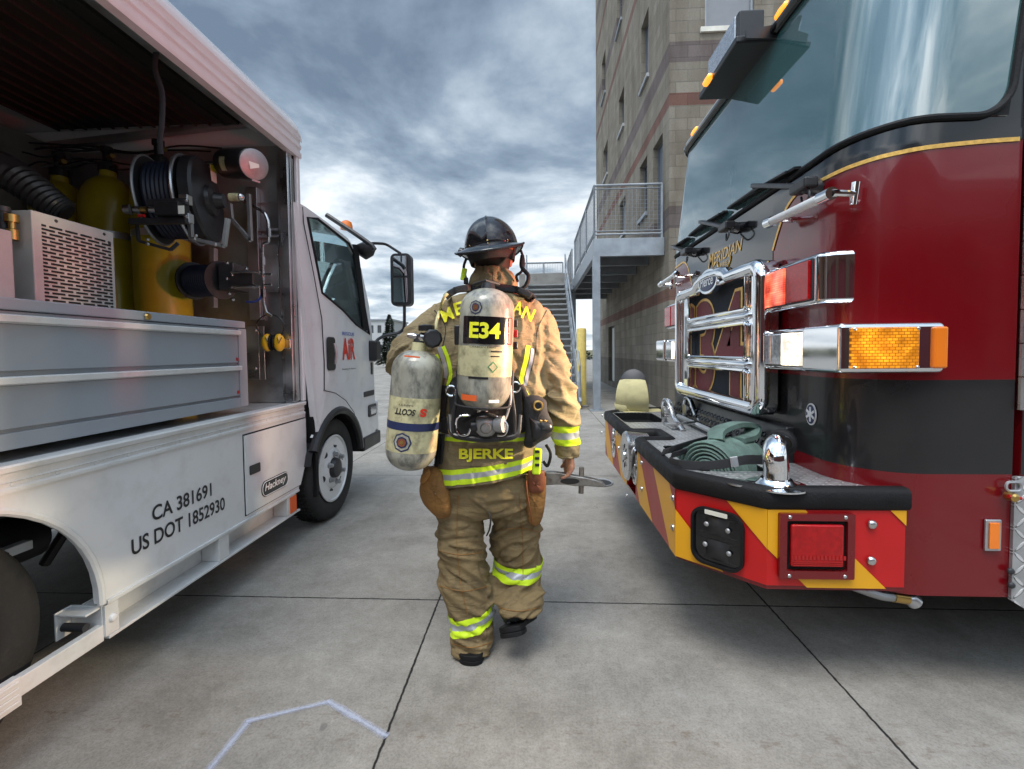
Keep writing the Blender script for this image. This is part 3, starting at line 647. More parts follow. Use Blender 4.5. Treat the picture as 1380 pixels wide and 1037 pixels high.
def shrub(x, y, h, label, seed):
    rd = random.Random(seed); mb = MB(); t = thing('shrub', label, 'shrub', (x, y, 0), 'shrubs along the far edge of the yard')
    for k in range(260):
        a = rd.random()*6.283; f = rd.random(); rr = h*1.2*math.sqrt(1-f*f)*rd.random()**.4
        p = Vector((x+math.cos(a)*rr, y+math.sin(a)*rr*.7, h*f+.05)); d = Vector((rd.uniform(-1,1), rd.uniform(-1,1), rd.uniform(-.3,1))).normalized()*h*.16; e = d.cross(Vector((rd.uniform(-1,1),.3,1))).normalized()*h*.09
        mb.add([p-d, p+e, p+d, p-e], [(0,1,2,3)])
    obj('crown', mb, M['pine foliage'], t, smooth=False); obj('stem', MB().tube([(x,y,0),(x,y,h*.6)], .05, 6), M['bark'], t)
for k in range(22):
    shrub(-42+k*2.6+random.uniform(-.6,.6), 71+random.uniform(-1,1.5), random.uniform(.9,1.6), 'low dark shrub in the row along the far edge of the yard', 50+k)
# ------------------------------------------------------------------ plate with holes
from mathutils.geometry import tessellate_polygon
def plate(mb, outer, fn, t, holes=()):
    loops = [list(outer)]+[list(h) for h in holes]
    flat = [p for l in loops for p in l]
    tris = tessellate_polygon([[Vector((p[0], p[1], 0)) for p in l] for l in loops])
    n = len(flat)
    mb.add([fn(u, v, 0) for u, v in flat]+[fn(u, v, t) for u, v in flat], [tuple(x) for x in tris]+[tuple(q+n for q in x[::-1]) for x in tris])
    k = 0
    for l in loops:
        for i in range(len(l)):
            a, b = l[i], l[(i+1) % len(l)]
            mb.add([fn(*a, 0), fn(*b, 0), fn(*b, t), fn(*a, t)], [(0,1,2,3)])
def rrect(u0, u1, v0, v1, r, n=5):
    out = []
    for cx, cy, a0 in ((u1-r, v1-r, 0), (u0+r, v1-r, 90), (u0+r, v0+r, 180), (u1-r, v0+r, 270)):
        for k in range(n+1): a = R(a0+90*k/n); out.append((cx+r*math.cos(a), cy+r*math.sin(a)))
    return out
def yz(px, py, X): p = P(px, py, X=X); return (p.y, p.z)

# ------------------------------------------------------------------ white service truck
XL = -1.70; XR = -3.95
YF = P(411, 545, X=XL).y      # front edge of the box body
YB = -1.6                     # rear
truck = thing('service_truck', 'white cab over service truck with its side locker open, parked on the left', 'truck', (-2.8, 1.5, 0))
zrt = P(410, 541, X=XL).z; zrb = P(412, 557, X=XL).z
zpb = P(400, 661, X=XL).z; zcb = P(401, 689, X=XL).z
AY, AZ, AR = .80, .40, .70
# fit the arch so that it meets the picture at (135,790)
pA = yz(134, 790, XL); pB = yz(0, 690, XL); AY = ((pA[0]**2+(pA[1]-AZ)**2)-(pB[0]**2+(pB[1]-AZ)**2))/(2*(pA[0]-pB[0])); AR = math.hypot(pA[0]-AY, pA[1]-AZ); print('ARCH', AY, AR)
fX = lambda u, v, d: Vector((XL-d, u, v))
arch = []
a1 = math.atan2(zpb-AZ, pA[0]-AY)
for k in range(25):
    a = a1+(math.pi-2*a1)*k/24; arch.append((AY+AR*math.cos(a), AZ+AR*math.sin(a)))
yA, yB_ = arch[0][0], arch[-1][0]
outer = [(YF+.0, zrb), (YF-.01, zrb-.15), (YF-.12, zpb)]+arch+[(YB, zpb), (YB, zrb)]
mb = MB(); plate(mb, outer, fX, .03); obj('side_panel', mb, M['white paint'], truck, bevel=.003)
# arch lip
obj('arch_lip', MB().tube([Vector((XL+.004, u, v)) for u, v in arch], .014, 8), M['white trim'], truck)
# side rail: extrusion with grooves
pr = [(0,zrb),(.012,zrb),(.012,zrb+.012),(.004,zrb+.018),(.004,zrb+.030),(.010,zrb+.034),(.004,zrb+.038),(.004,zrt-.03),(.018,zrt-.022),(.022,zrt-.006),(.016,zrt),(-.05,zrt)]
mb = MB(); mb.prism([Vector((XL+a, YB, z)) for a, z in pr], (0, YF-YB-.02, 0)); obj('side_rail', mb, M['white trim'], truck)
for k in range(22):
    obj('rivet', MB().bolt(Vector((XL+.004, .25+k*.14, zrb+.024)), (1,0,0), .006, .004), M['white trim'], truck)
# channel under the panel
mb = MB(); yc0, yc1 = pA[0]+.02, YF-.13
mb.box(XL-.006, XL+.012, yc0, yc1, zpb-.012, zpb+.004); mb.box(XL-.10, XL-.094, yc0, yc1, zcb, zpb-.013); mb.box(XL-.093, XL+.012, yc0, yc1, zcb, zcb+.012)
obj('sill_channel', mb, M['white trim'], truck, bevel=.002)
for px0, px1 in ((136, 155), (294, 308), (388, 400)):
    a = P(px0, 760, X=XL).y; c = P(px1, 760, X=XL).y
    g_ = obj('gusset', MB().box(XL-.09, XL+.008, a, c, zcb+.013, zpb-.014), M['white trim'], truck, bevel=.002)
    if px0 == 136: obj('bolt', MB().bolt(Vector((XL+.008, (a+c)/2, (zcb+zpb)/2)), (1,0,0), .017, .014), M['white paint'], g_)
a = P(389, 675, X=XL).y; c = P(397.5, 675, X=XL).y
obj('reflector', MB().box(XL+.009, XL+.012, a, c, zcb+.02, zpb-.02), M['orange tape'], truck)
# bracket and hanging bar in front of the rear wheel
mb = MB(); mb.box(XL-.13, XL-.004, yc0-.012, yc0-.004, zcb+.03, zpb-.012); mb.box(XL-.138, XL-.130, yc0-.07, yc0-.004, zcb+.03, zpb-.012); mb.box(XL-.13, XL-.01, yc0-.07, yc0-.0125, zpb-.024, zpb-.016)
obj('bracket', mb, M['white trim'], truck, bevel=.002)
obj('bracket_pin', MB().tube([(XL-.12, yc0-.05, (zcb+zpb)/2), (XL-.03, yc0-.05, (zcb+zpb)/2)], .016, 12), M['dark steel'], truck)
obj('rub_bar', MB().box(XL-.03, XL+.0, -.25, yc0-.01, zcb-.002, zcb+.062), M['white trim'], truck, bevel=.003)
mb = MB(); y0 = P(24, 910, X=XL+.02).y
mb.box(XL+.003, XL+.03, -.25, y0, zcb-.01, zcb+.085)
for k in range(4): mb.box(XL+.0305, XL+.036, -.25, y0-.01, zcb+.004+k*.021, zcb+.013+k*.021)
obj('step_rail', mb, M['white trim'], truck, bevel=.002)
# locker door in the panel
dq = [yz(327.5, 583, XL), yz(411, 569, XL), yz(402, 660, XL), yz(331, 683, XL)]
y0, y1 = dq[0][0], YF-.015; z0, z1 = zpb+.03, zrb-.035
dl = [(y0, z0), (YF-.11, z0), (y1, z0+.17), (y1, z1), (y0, z1)]
gap = [(y0-.008, z0-.008), (YF-.10, z0-.008), (y1+.006, z0+.17), (y1+.006, z1+.008), (y0-.008, z1+.008)]
obj('door_gap', (lambda q: (plate(q, gap, lambda u, v, d: Vector((XL+.0015-d, u, v)), .001), q)[1])(MB()), M['black rubber'], truck)
mb = MB(); plate(mb, dl, lambda u, v, d: Vector((XL+.010-d, u, v)), .009); ld_ = obj('locker_door', mb, M['white paint'], truck, bevel=.003)
a, c = yz(334, 634, XL), yz(348, 623, XL); mb = MB(); plate(mb, rrect(a[0], c[0], c[1]-.055, c[1]+.0, .008), lambda u, v, d: Vector((XL+.014-d, u, v)), .004); obj('latch', mb, M['black plastic'], ld_, bevel=.001)
a, c = yz(350, 660, XL), yz(386, 645, XL); zm = (a[1]+c[1])/2; hh = .050
ov = rrect(a[0], c[0], zm-hh, zm+hh, .045, 8); mb = MB(); plate(mb, ov, lambda u, v, d: Vector((XL+.014-d, u, v)), .004); obj('badge', mb, M['engine black'], ld_)
mb = MB(); ovi = rrect(a[0]+.010, c[0]-.010, zm-hh+.009, zm+hh-.009, .034, 8)
for q in (ov, ovi): pass
mb.tube([Vector((XL+.0155, u, v)) for u, v in rrect(a[0]+.006, c[0]-.006, zm-hh+.006, zm+hh-.006, .039, 8)], .0022, 6, closed=True)
text(mb, 'Hackney', lambda u, v: Vector((XL+.0152, (a[0]+c[0])/2+u, zm-.028+v)), width=(c[0]-a[0])*.80, height=.058, shear=.25, offset=.02)
obj('badge_lettering', mb, M['white ink'], ld_)
# numbers painted on the side
for s_, x0, x1, yb_, cap in (('CA 381691', 205, 285, (702, 670), .070), ('US DOT 1852930', 177, 303, (743, 692), .070)):
    a = P(x0, yb_[0], X=XL); c = P(x1, yb_[1], X=XL); zb_ = (a.z+c.z)/2
    mb = MB(); text(mb, s_, lambda u, v: Vector((XL+.0022, (a.y+c.y)/2+u, zb_+v)), width=c.y-a.y, height=cap, offset=.018); obj('painted_number', mb, M['black ink'], truck, smooth=False)
# box: front post, roof, inside
zrl = P(395.6, 207, X=XL).z; zru = P(395.6, 158, X=XL).z
mb = MB(); mb.box(XL-.03, XL+.012, YF-.04, YF+.0, zrt+.003, zrl-.01); obj('front_post', mb, M['white paint'], truck, bevel=.008)
mb = MB(); mb.box(XL-.045, XL-.01, YF-.062, YF-.042, zrt+.003, zrl-.01); obj('seal', mb, M['black rubber'], truck)
mb = MB(); mb.box(XL-.072, XL-.012, YF-.13, YF-.064, zrt+.003, zrl-.01); obj('door_track', mb, M['aluminium'], truck, bevel=.005)
H_ = zru-zrl
prof = [(-.03,-.012),(.016,-.012),(.020,.0),(.020,H_*.10),(.010,H_*.13),(.010,H_*.20),(.020,H_*.23),(.020,H_*.32),(.010,H_*.35),(.010,H_*.42),(.020,H_*.45),(.020,H_*.54),(.026,H_*.60)]
for k in range(1, 7): a = R(15*k); prof.append((.026-.16*(1-math.cos(a)), H_*.60+(H_*.55)*math.sin(a)))
prof += [(-1.13, H_*1.25), (-2.24-.02, H_*1.15), (-2.28, -.01), (-2.2, -.01), (-2.2, H_*.9), (-.12, H_*.9), (-.05, .0)]
def cove(t, y): return [Vector((XL+a-t*max(0, .0), y, zrl+z-(t*.5 if z > H_*.5 else 0))) for a, z in prof]
secs = [cove(0, YB), cove(0, YF-.05), cove(.03, YF-.005), cove(.09, YF+.012)]; mb = MB(); n_ = len(prof)
for s_ in secs: mb.v += s_
for i in range(3):
    for k in range(n_): mb.f.append((i*n_+k, i*n_+(k+1) % n_, (i+1)*n_+(k+1) % n_, (i+1)*n_+k)); mb.m.append(0)
obj('roof', mb, M['white paint'], truck, angle=25)
mb = MB(); mb.box(XR, XL-.051, YF-.045, YF-.005, .55, zrl+H_*.85); mb.box(XR, XR+.04, YB, YF-.05, .55, zrl+H_*.85); mb.box(XR, XL-.02, YB, YB+.04, .55, zrl+H_*.85); mb.box(XR+.045, XL-.04, YB+.05, YF-.05, zrt-.05, zrt-.004)
obj('box_shell', mb, M['white paint'], truck)
XP = -3.35
mb = MB(); mb.box(XP-.02, XP, YB+.05, YF-.05, zrt, zrl+.05); obj('rear_partition', mb, M['partition paint'] if 'partition paint' in M else mat('partition paint', (.16,.15,.135), .6, var=.2, scale=3, dirt=.3), truck)
mb = MB(); mb.box(XP+.005, XL-.073, YF-.075, YF-.05, zrt, zrl+.05)
obj('bulkhead', mb, M['dull aluminium'], truck)
# roll-up door slats stored under the roof
mb = MB(); zc = zrl+H_*.72
k = 0; x = XL-.14
while x > XP+.08:
    mb.box(x-.082, x, YB+.05, YF-.16, zc-.012, zc+.006); mb.box(x-.096, x-.084, YB+.05, YF-.16, zc-.026, zc+.004); x -= .10; k += 1
obj('rollup_slats', mb, M['dark lining'], truck, bevel=.002)
obj('door_rail', MB().box(XL-.13, XL-.085, YB+.1, YF-.3, zrl+.03, zrl+.065), M['dull aluminium'], truck, bevel=.004)
a = P(330, 166, Y=YF-.12); c = P(-60, 212, Y=YF-.12)
obj('cross_rail', MB().bar(a, c, .05, .04), M['dull aluminium'], truck, bevel=.004)
# struts and plates on the bulkhead
YK = YF-.078
mb = MB()
for x0, x1, y0, y1 in ((341, 350, 255, 432), (386, 395, 215, 540)):
    a, c = P(x0, y1, Y=YK), P(x1, y0, Y=YK); mb.box(a.x, c.x, YK-.04, YK, a.z, c.z)
obj('upright_strut', mb, M['aluminium'], truck, bevel=.003)
mb = MB()
for y0, y1 in ((309, 313), (318, 322)):
    a, c = P(347, y1, Y=YK), P(386, y0, Y=YK); mb.box(a.x, c.x, YK-.03, YK-.002, a.z, c.z)
obj('cross_bracket', mb, M['galvanised steel'], truck, bevel=.002)
a, c = P(358, 395, Y=YK), P(377, 331, Y=YK); mb = MB(); plate(mb, rrect(a.x, c.x, a.z, c.z, .02), lambda u, v, d: Vector((u, YK-.02+d, v)), .018)
cp = obj('cover_plate', mb, M['dull aluminium'], truck, bevel=.003)
for q in ((374, 344), (375, 388)): obj('screw', MB().bolt(P(q[0], q[1], Y=YK-.02), (0,-1,0), .006, .004), M['steel'], cp)
a, c = P(340, 512, Y=YK-.05), P(348, 440, Y=YK-.05); mb = MB(); mb.box(a.x-.05, c.x, YK-.05, YK-.044, a.z, c.z); mb.box(c.x+.001, c.x+.04, YK-.05, YK-.04, a.z, c.z)
br_ = obj('angle_bracket', mb, M['aluminium'], truck, bevel=.002)
for q in (446, 497): obj('bolt', MB().bolt(P(344, q, Y=YK-.051), (0,-1,0), .013, .01), M['steel'], br_)
a, c = P(329, 506, Y=YK-.02), P(338, 470, Y=YK-.02); obj('reflective_plate', MB().box(a.x, c.x, YK-.02, YK-.016, a.z, c.z), M['paper'], truck)
# rigid air lines on the bulkhead
def pl(pts, Y, k=1.0): return [P(x, y, Y=Y) for x, y in pts]
def smooth_path(pts, n=5):
    pts = [Vector(p) for p in pts]; out = []
    for i in range(len(pts)-1):
        p0 = pts[max(i-1, 0)]; p1 = pts[i]; p2 = pts[i+1]; p3 = pts[min(i+2, len(pts)-1)]
        for k in range(n):
            t = k/n; out.append(.5*((2*p1)+(p2-p0)*t+(2*p0-5*p1+4*p2-p3)*t*t+(3*p1-p0-3*p2+p3)*t**3))
    out.append(pts[-1]); return out
def bent(pts, n=4, r=.25):
    pts = [Vector(p) for p in pts]; out = [pts[0]]
    for i in range(1, len(pts)-1):
        a, b, c = pts[i-1], pts[i], pts[i+1]
        for k in range(n+1):
            t = k/n; q0 = b.lerp(a, r*(1-t)); q1 = b.lerp(c, r*t); out.append(q0.lerp(q1, t))
    out.append(pts[-1]); return out
t1 = obj('air_line', MB().tube(bent(pl([(322,268),(334,274),(357,287),(362,300),(362,327)], YK-.12)), .010, 8), M['steel'], truck)
t2 = obj('air_line', MB().tube(bent(pl([(361,327),(354,329),(354,352),(355,385),(355,408),(359,422),(366,426)], YK-.12)), .010, 8), M['steel'], truck)
for q in ((362,314),(354,352),(354,372),(355,396)):
    p = P(*q, Y=YK-.12); obj('fitting', MB().lathe([(.012,-.03),(.017,-.028),(.017,.028),(.012,.03)], p, (0,0,1), n=6), M['steel'], t2, smooth=False)
for q in (370, 384):
    a = P(356, q, Y=YK-.13); c = P(366, q, Y=YK-.13); obj('valve_lever', MB().tube([a, c], [.006, .009], 8), M['steel'], t2)
obj('blue_hose', MB().tube(smooth_path(pl([(332,407),(342,407),(350,403),(353,397)], YK-.12)), .008, 8), M['blue ink'], truck)
# strap hanging from the door rail
a = P(211, 68, X=XL-.10); b_ = Vector((a.x, a.y, P(212, 208, Y=a.y).z))
sp_ = [a, a.lerp(b_, .18)+Vector((-.012,0,0)), a.lerp(b_, .4)+Vector((.01,.01,0)), a.lerp(b_, .7)+Vector((.012,0,0)), a.lerp(b_, .85), b_]
obj('pull_strap', MB().tube(smooth_path(sp_), .013, 8, flat=.3), M['black webbing'], truck)
# wiring along the top of the cylinders
mb = MB(); rd = random.Random(4)
for k in range(7):
    x0, x1 = rd.uniform(-20, 90), rd.uniform(120, 340); y0 = rd.uniform(196, 222)
    mb.tube(smooth_path([P(x0+(x1-x0)*j/5, y0+rd.uniform(-7, 9), Y=3.0-rd.random()*.15) for j in range(6)]), .006, 6)
obj('cable', mb, M['black plastic'], truck)
# drawer cabinet
XC = -1.765; zl = lambda y: P(322, y, X=XC).z
yce = P(331, 500, X=XC).y; yci = P(320, 500, X=XC).y; cab_b = zl(549); cab_t = zl(433)
cabn = thing('drawer_cabinet', 'long grey steel drawer cabinet on the floor of the truck locker', 'cabinet', (XC-.3, .8, zrt+.0))
mb = MB(); mb.box(XC-.60, XC-.004, -1.2, yce-.001, cab_b, zl(443)); obj('carcass', mb, M['grey cabinet paint'], cabn, bevel=.003)
mb = MB(); mb.box(XC-.61, XC+.006, -1.2, yce+.003, zl(443)+.002, cab_t); obj('worktop', mb, M['grey cabinet paint'], cabn, bevel=.006)
mb = MB(); mb.box(XC-.003, XC+.012, yci+.004, yce, cab_b+.002, zl(443.5)); mb.box(XC-.003, XC+.012, -1.2, yci+.003, cab_b+.002, zl(536)); obj('frame', mb, M['grey cabinet paint'], cabn, bevel=.002)
for z1, z0 in ((447, 489), (494, 533)):
    mb = MB(); mb.box(XC-.003, XC+.008, -1.2, yci, zl(z0), zl(z1+6)); dr = obj('drawer', mb, M['grey cabinet paint'], cabn, bevel=.003)
    mb = MB(); a, c = zl(z1+6), zl(z1-1); mb.prism([(XC+.009,-1.2,a),(XC+.030,-1.2,a+.006),(XC+.032,-1.2,c-.004),(XC+.024,-1.2,c),(XC+.009,-1.2,c-.002)], (0, yci+1.2, 0)); obj('pull', mb, M['white trim'], dr, bevel=.001)
    obj('slide_stop', MB().box(XC+.009, XC+.013, yci-.02, yci-.006, zl(z0)+.012, zl(z0)+.03), M['red plastic'], dr)
p = P(198, 427, X=XC+.01); kb = obj('lock', MB().lathe([(.012,0),(.016,.004),(.012,.012)], p, (1,0,0)), M['brass'], cabn)
# yellow air cylinders
def cyl_tall(c, top, label):
    t = thing('air_cylinder', label, 'gas cylinder', c, 'tall air storage cylinders in the truck locker')
    h = top-c.z; r = .158
    pr_ = [(r*.8, 0), (r, .03), (r, h-.26)]+[(r*math.cos(R(a))*1.0+0*a if a < 75 else .045, h-.26+.20*math.sin(R(a))) for a in (15,30,45,58,68,75,82)]+[(.045, h-.02), (.045, h)]
    obj('body', MB().lathe(pr_, c, n=36), M['yellow cylinder paint'], t)
    v_ = obj('valve', MB().lathe([(.052, h-.03),(.052, h+.02),(.025, h+.03),(.025, h+.10),(.035, h+.10),(.035, h+.13)], c), M['black plastic'], t)
    obj('outlet', MB().tube([c+Vector((0,0,h+.06)), c+Vector((.07,-.03,h+.06))], .016, 8), M['brass'], v_)
    zs = P(160, 322, Y=c.y).z-c.z
    obj('strap', MB().lathe([(r+.001, zs-.022), (r+.004, zs-.022), (r+.004, zs+.022), (r+.001, zs+.022)], c, n=36, caps=False), M['aluminium'], t)
    return t
cz = zrt
for px, top, lab in ((214, 217, 'yellow air cylinder behind the hose reel, nearest the truck cab'), (145, 226, 'yellow air cylinder standing free between the reel and the compressor housing'),
                     (80, 233, 'yellow air cylinder partly hidden behind the beige compressor housing'), (18, 240, 'yellow air cylinder at the dark far left of the locker behind the black filter')):
    p = P(px, top, Y=2.93); cyl_tall(Vector((p.x, p.y, cz)), p.z, lab)
p = P(143, 237, Y=2.77)
# compressor housing
XV = -2.05; a = P(50, 288, X=XV); c = P(153, 311, X=XV); zt_ = (a.z+c.z)/2; zbv = cab_t+.01
comp = thing('compressor', 'beige steel compressor housing with a slotted side grille', 'compressor', ((XV-.3), (a.y+c.y)/2, zbv))
y0, y1 = P(43, 300, X=XV).y, c.y
obj('housing', MB().box(XV-.40, XV, y0, y1, zbv, zt_), M['beige enclosure paint'], comp, bevel=.006)
gy0, gy1, gz0, gz1 = y0+.035, y1-.02, zbv+.02, zt_-.045
mb = MB(); rows = 21
for r_ in range(rows):
    z = gz0+(gz1-gz0)*(r_+.5)/rows; k = 0; y = gy0-(.0 if r_ % 2 else .035)
    while y < gy1:
        a_, b_ = max(gy0, y), min(gy1, y+.052)
        if b_-a_ > .012: mb.box(XV+.0003, XV+.0022, a_, b_, z-.0042, z+.0042)
        y += .066
obj('grille', mb, M['black ink'], comp, smooth=False)
for q in ((gy0+.06, zt_-.02), (gy1-.03, zt_-.02), (gy1-.004, zt_-.06)): obj('screw', MB().bolt(Vector((XV, *q)), (1,0,0), .007, .004), M['dark steel'], comp)
c2 = thing('filter_panel', 'pale filter housing with brass fittings left of the compressor grille', 'filter housing', (-2.2, 1.6, zbv))
a = P(8, 312, Y=1.66); obj('housing', MB().box(a.x-.25, P(17, 312, Y=1.66).x, 1.3, 1.66, zbv, a.z), M['beige enclosure paint'], c2, bevel=.006)
q = P(16, 300, Y=1.74); obj('brass_fitting', MB().lathe([(.012,-.07),(.02,-.07),(.02,-.03),(.012,-.025),(.012,.0),(.022,.0),(.022,.03)], q), M['brass'], c2)
obj('elbow', MB().lathe([(.016,-.04),(.016,.03),(.022,.03),(.022,.05)], P(5, 296, Y=1.74)), M['dark steel'], c2)
ft = thing('black_duct', 'fat black corrugated intake duct lying on the compressor housing', 'duct', P(40, 270, Y=2.05))
pth = smooth_path([P(-60, 212, Y=2.0), P(0, 228, Y=2.03), P(40, 252, Y=2.06), P(70, 275, Y=2.08), P(88, 287, Y=2.1)], 8)
rs = [.085-.03*(i/len(pth))+(.006 if i % 2 else 0) for i in range(len(pth))]
obj('duct', MB().tube(pth, rs, 16), M['black plastic'], ft)
obj('cap', MB().tube([pth[-1], pth[-1]+(pth[-1]-pth[-3])*.9], .045, 14), M['black rubber'], ft)
# big hose reel
YR = 2.60
ra = P(284, 271, Y=2.62); rb = P(211, 272, Y=2.54); ax = (ra-rb).normalized(); Lr = (ra-rb).length; r0 = .245
reel = thing('hose_reel', 'big black hose reel with electric rewind hung above the cabinet', 'hose reel', (ra+rb)/2)
obj('drum', MB().lathe([(.13,.01),(.13,Lr-.01)], rb, ax, n=32), M['dark steel'], reel)
mb = MB()
for k in range(7):
    mb.ring(rb+ax*(.03+k*(Lr*.52)/7), ax, r0-.05, .017, n=40, k=8)
obj('wound_hose', mb, M['reel hose'], reel)
def disc(o, r, matn, name, th=.012):
    d = obj(name, MB().lathe([(.03,0),(r-.006,0),(r,.004),(r,th),(r-.006,th+.002),(.03,th+.002)], o, ax, n=48), M[matn], reel); return d
d0 = disc(rb-ax*.01, r0*.98, 'black plastic', 'flange'); obj('rim', MB().ring(rb-ax*.004, ax, r0*.98, .008, n=48), M['dull aluminium'], d0)
d1 = disc(rb+ax*(Lr*.60), r0, 'black plastic', 'flange'); obj('rim', MB().ring(rb+ax*(Lr*.60+.01), ax, r0, .011, n=48), M['aluminium'], d1)
cv = obj('end_cover', MB().lathe([(r0*.96,Lr*.72),(r0*.99,Lr*.74),(r0*.99,Lr*.92),(r0*.94,Lr*.97),(.09,Lr*.99),(.085,Lr*1.06),(.05,Lr*1.10),(.04,Lr*1.26)], rb, ax, n=48), M['black plastic'], reel)
for k in range(10):
    a = 2*math.pi*k/10; s_ = ax.orthogonal().normalized(); t_ = ax.cross(s_)
    obj('spoke', MB().bolt(rb+ax*(Lr*.985)+(s_*math.cos(a)+t_*math.sin(a))*.07, ax, .008, .02), M['steel'], cv)
def dpt(px, py):   # point on the outer face of the end cover
    d = P(px, py, Y=1)-Vector((0,0,CAMH)); o = Vector((0,0,CAMH)); q = rb+ax*(Lr*.985); return o+d*((q-o).dot(ax)/d.dot(ax))
cs = [dpt(281.5, 221), dpt(290, 225), dpt(291.5, 248), dpt(284, 244)]
mb = MB(); mb.add([p+ax*.004 for p in cs], [(0,1,2,3)]); obj('warning_label', mb, M['paper'], cv)
mb = MB(); mb.add([p+ax*.006 for p in (cs[0], cs[1], cs[1].lerp(cs[2], .4), cs[0].lerp(cs[3], .4))], [(0,1,2,3)]); obj('warning_label', mb, M['yellow cylinder paint'], cv)
# electric motor above
ma = P(342, 222, Y=2.66); mb_ = P(305, 221, Y=2.80); max_ = (ma-mb_).normalized(); Lm = (ma-mb_).length
mo = obj('motor', MB().lathe([(.06,0),(.085,.01),(.088,Lm-.01),(.08,Lm)], mb_, max_, n=30), M['black plastic'], reel)
obj('end_plate', MB().lathe([(.086,Lm-.002),(.086,Lm+.006),(.07,Lm+.012)], mb_, max_, n=30), M['dull aluminium'], mo)
mb = MB(); s_ = Vector((0,0,1)); t_ = max_.cross(s_).normalized(); q = mb_+max_*(Lm+.014)
mb.add([q+t_*a+s_*b for a, b in ((-.02,.05),(.04,.03),(.03,-.035),(-.025,-.01))], [(0,1,2,3)]); obj('paper_tag', mb, M['paper'], mo)
pc = mb_+max_*Lm*.40; frm = Vector((0,0,CAMH))-pc; frm = (frm-max_*frm.dot(max_)).normalized(); sd_ = max_.cross(frm)
mb = MB(); mb.grid(lambda u, v: pc+max_*u+(frm*math.cos(v)+sd_*math.sin(v))*.0895, [-.03, .03], [-.45,-.2,0,.2,.45]); obj('rating_plate', mb, M['cylinder band'], mo)
obj('bracket', MB().bar(mb_+Vector((0,.02,-.07)), ma+Vector((0,.02,-.09)), .05, .012), M['dull aluminium'], reel, bevel=.002)
obj('swivel', MB().tube(pl([(310,266),(323,266)], 2.6), .022, 12), M['cylinder band'], reel); obj('swivel_elbow', MB().ball(P(324, 266, Y=2.6), .022), M['steel'], reel)
# frames carrying the reel
def fr(pts, Y, w_=.03, h_=.008, m_='dull aluminium', name='frame'):
    for a, c in zip(pts[:-1], pts[1:]): obj(name, MB().bar(P(*a, Y=Y), P(*c, Y=Y), w_, h_, up=(0,1,0)), M[m_], reel, bevel=.001)
fr([(254,265),(258,322),(302,332),(307,295)], 2.42, .02, .022)
fr([(310,275),(312,295),(338,325),(335,262)], 2.75, .02, .022)
fr([(184,300),(187,325),(230,337),(240,328)], 2.35, .016, .012, 'dark steel')
fr([(176,299),(252,298)], 2.33, .03, .03, 'dark steel', 'crossbar'); fr([(200,274),(252,272)], 2.33, .03, .03, 'dark steel', 'crossbar')
hv = obj('valve_body', MB().box(*sorted((P(214,280,Y=2.31).x, P(246,280,Y=2.31).x)), 2.28, 2.36, P(230,292,Y=2.31).z, P(230,274,Y=2.31).z), M['black plastic'], reel, bevel=.004)
obj('label', MB().box(P(239,280,Y=2.27).x, P(247,280,Y=2.27).x, 2.274, 2.277, P(243,288,Y=2.27).z, P(243,277,Y=2.27).z), M['paper'], hv)
for x_, r_, mm_ in ((171,.028,'steel'),(184,.020,'steel'),(193,.017,'brass'),(205,.020,'steel')):
    obj('coupling', MB().tube([P(x_-4, 283, Y=2.29), P(x_+5, 283, Y=2.30)], [r_*.85, r_], 14), M[mm_], hv)
obj('red_band', MB().tube([P(187, 291, Y=2.28), P(195, 291, Y=2.28)], .008, 8), M['red plastic'], hv)
for x_, y_ in ((199,323),(199,329),(262,322),(290,330),(251,270),(251,292),(264,318)): obj('bolt', MB().bolt(P(x_, y_, Y=2.30), (0,-1,0), .009, .008), M['steel'], reel)
for x_, y_ in ((244,265),(246,290)): obj('clamp', MB().obox(P(x_+6, y_+5, Y=2.36), (.05,.04,.05)), M['aluminium'], reel, bevel=.004)
# small reel below
sr = thing('small_hose_reel', 'small hose reel with navy hose below the big reel', 'hose reel', P(285, 378, Y=2.85))
a, c = P(262, 379, Y=2.86), P(298, 378, Y=2.80)
sx_ = (c-a).normalized(); Ls = (c-a).length
obj('wound_hose', MB().lathe([(.02,0)]+[(.095+.006*(k % 2), .01+k*(Ls-.02)/24) for k in range(25)]+[(.02,Ls)], a, sx_, n=28), M['reel hose'], sr)
for q in (a-sx_*.01, c): obj('flange', MB().lathe([(.02,0),(.12,0),(.12,.01),(.02,.01)], q, sx_, n=28), M['dark steel'], sr)
a, c = P(300, 392, Y=2.78), P(320, 355, Y=2.78); obj('gearbox', MB().box(a.x, c.x, 2.74, 2.9, a.z, c.z), M['dark steel'], sr, bevel=.01)
a, c = P(314, 386, Y=2.74), P(346, 368, Y=2.74); obj('housing', MB().box(a.x, c.x, 2.70, 2.8, a.z, c.z), M['black plastic'], sr, bevel=.008)
for y_ in (367, 387): obj('rod', MB().tube([P(312, y_, Y=2.69), P(350, y_, Y=2.69)], .008, 8), M['steel'], sr)
for x_, y_ in ((306,355),(306,376),(309,396),(313,371),(332,363),(314,404)): obj('bolt', MB().bolt(P(x_, y_, Y=2.70), (0,-1,0), .010, .01), M['steel'], sr)
obj('support', MB().bar(P(288, 335, Y=2.95), P(288, 415, Y=2.95), .04, .03), M['dull aluminium'], sr)
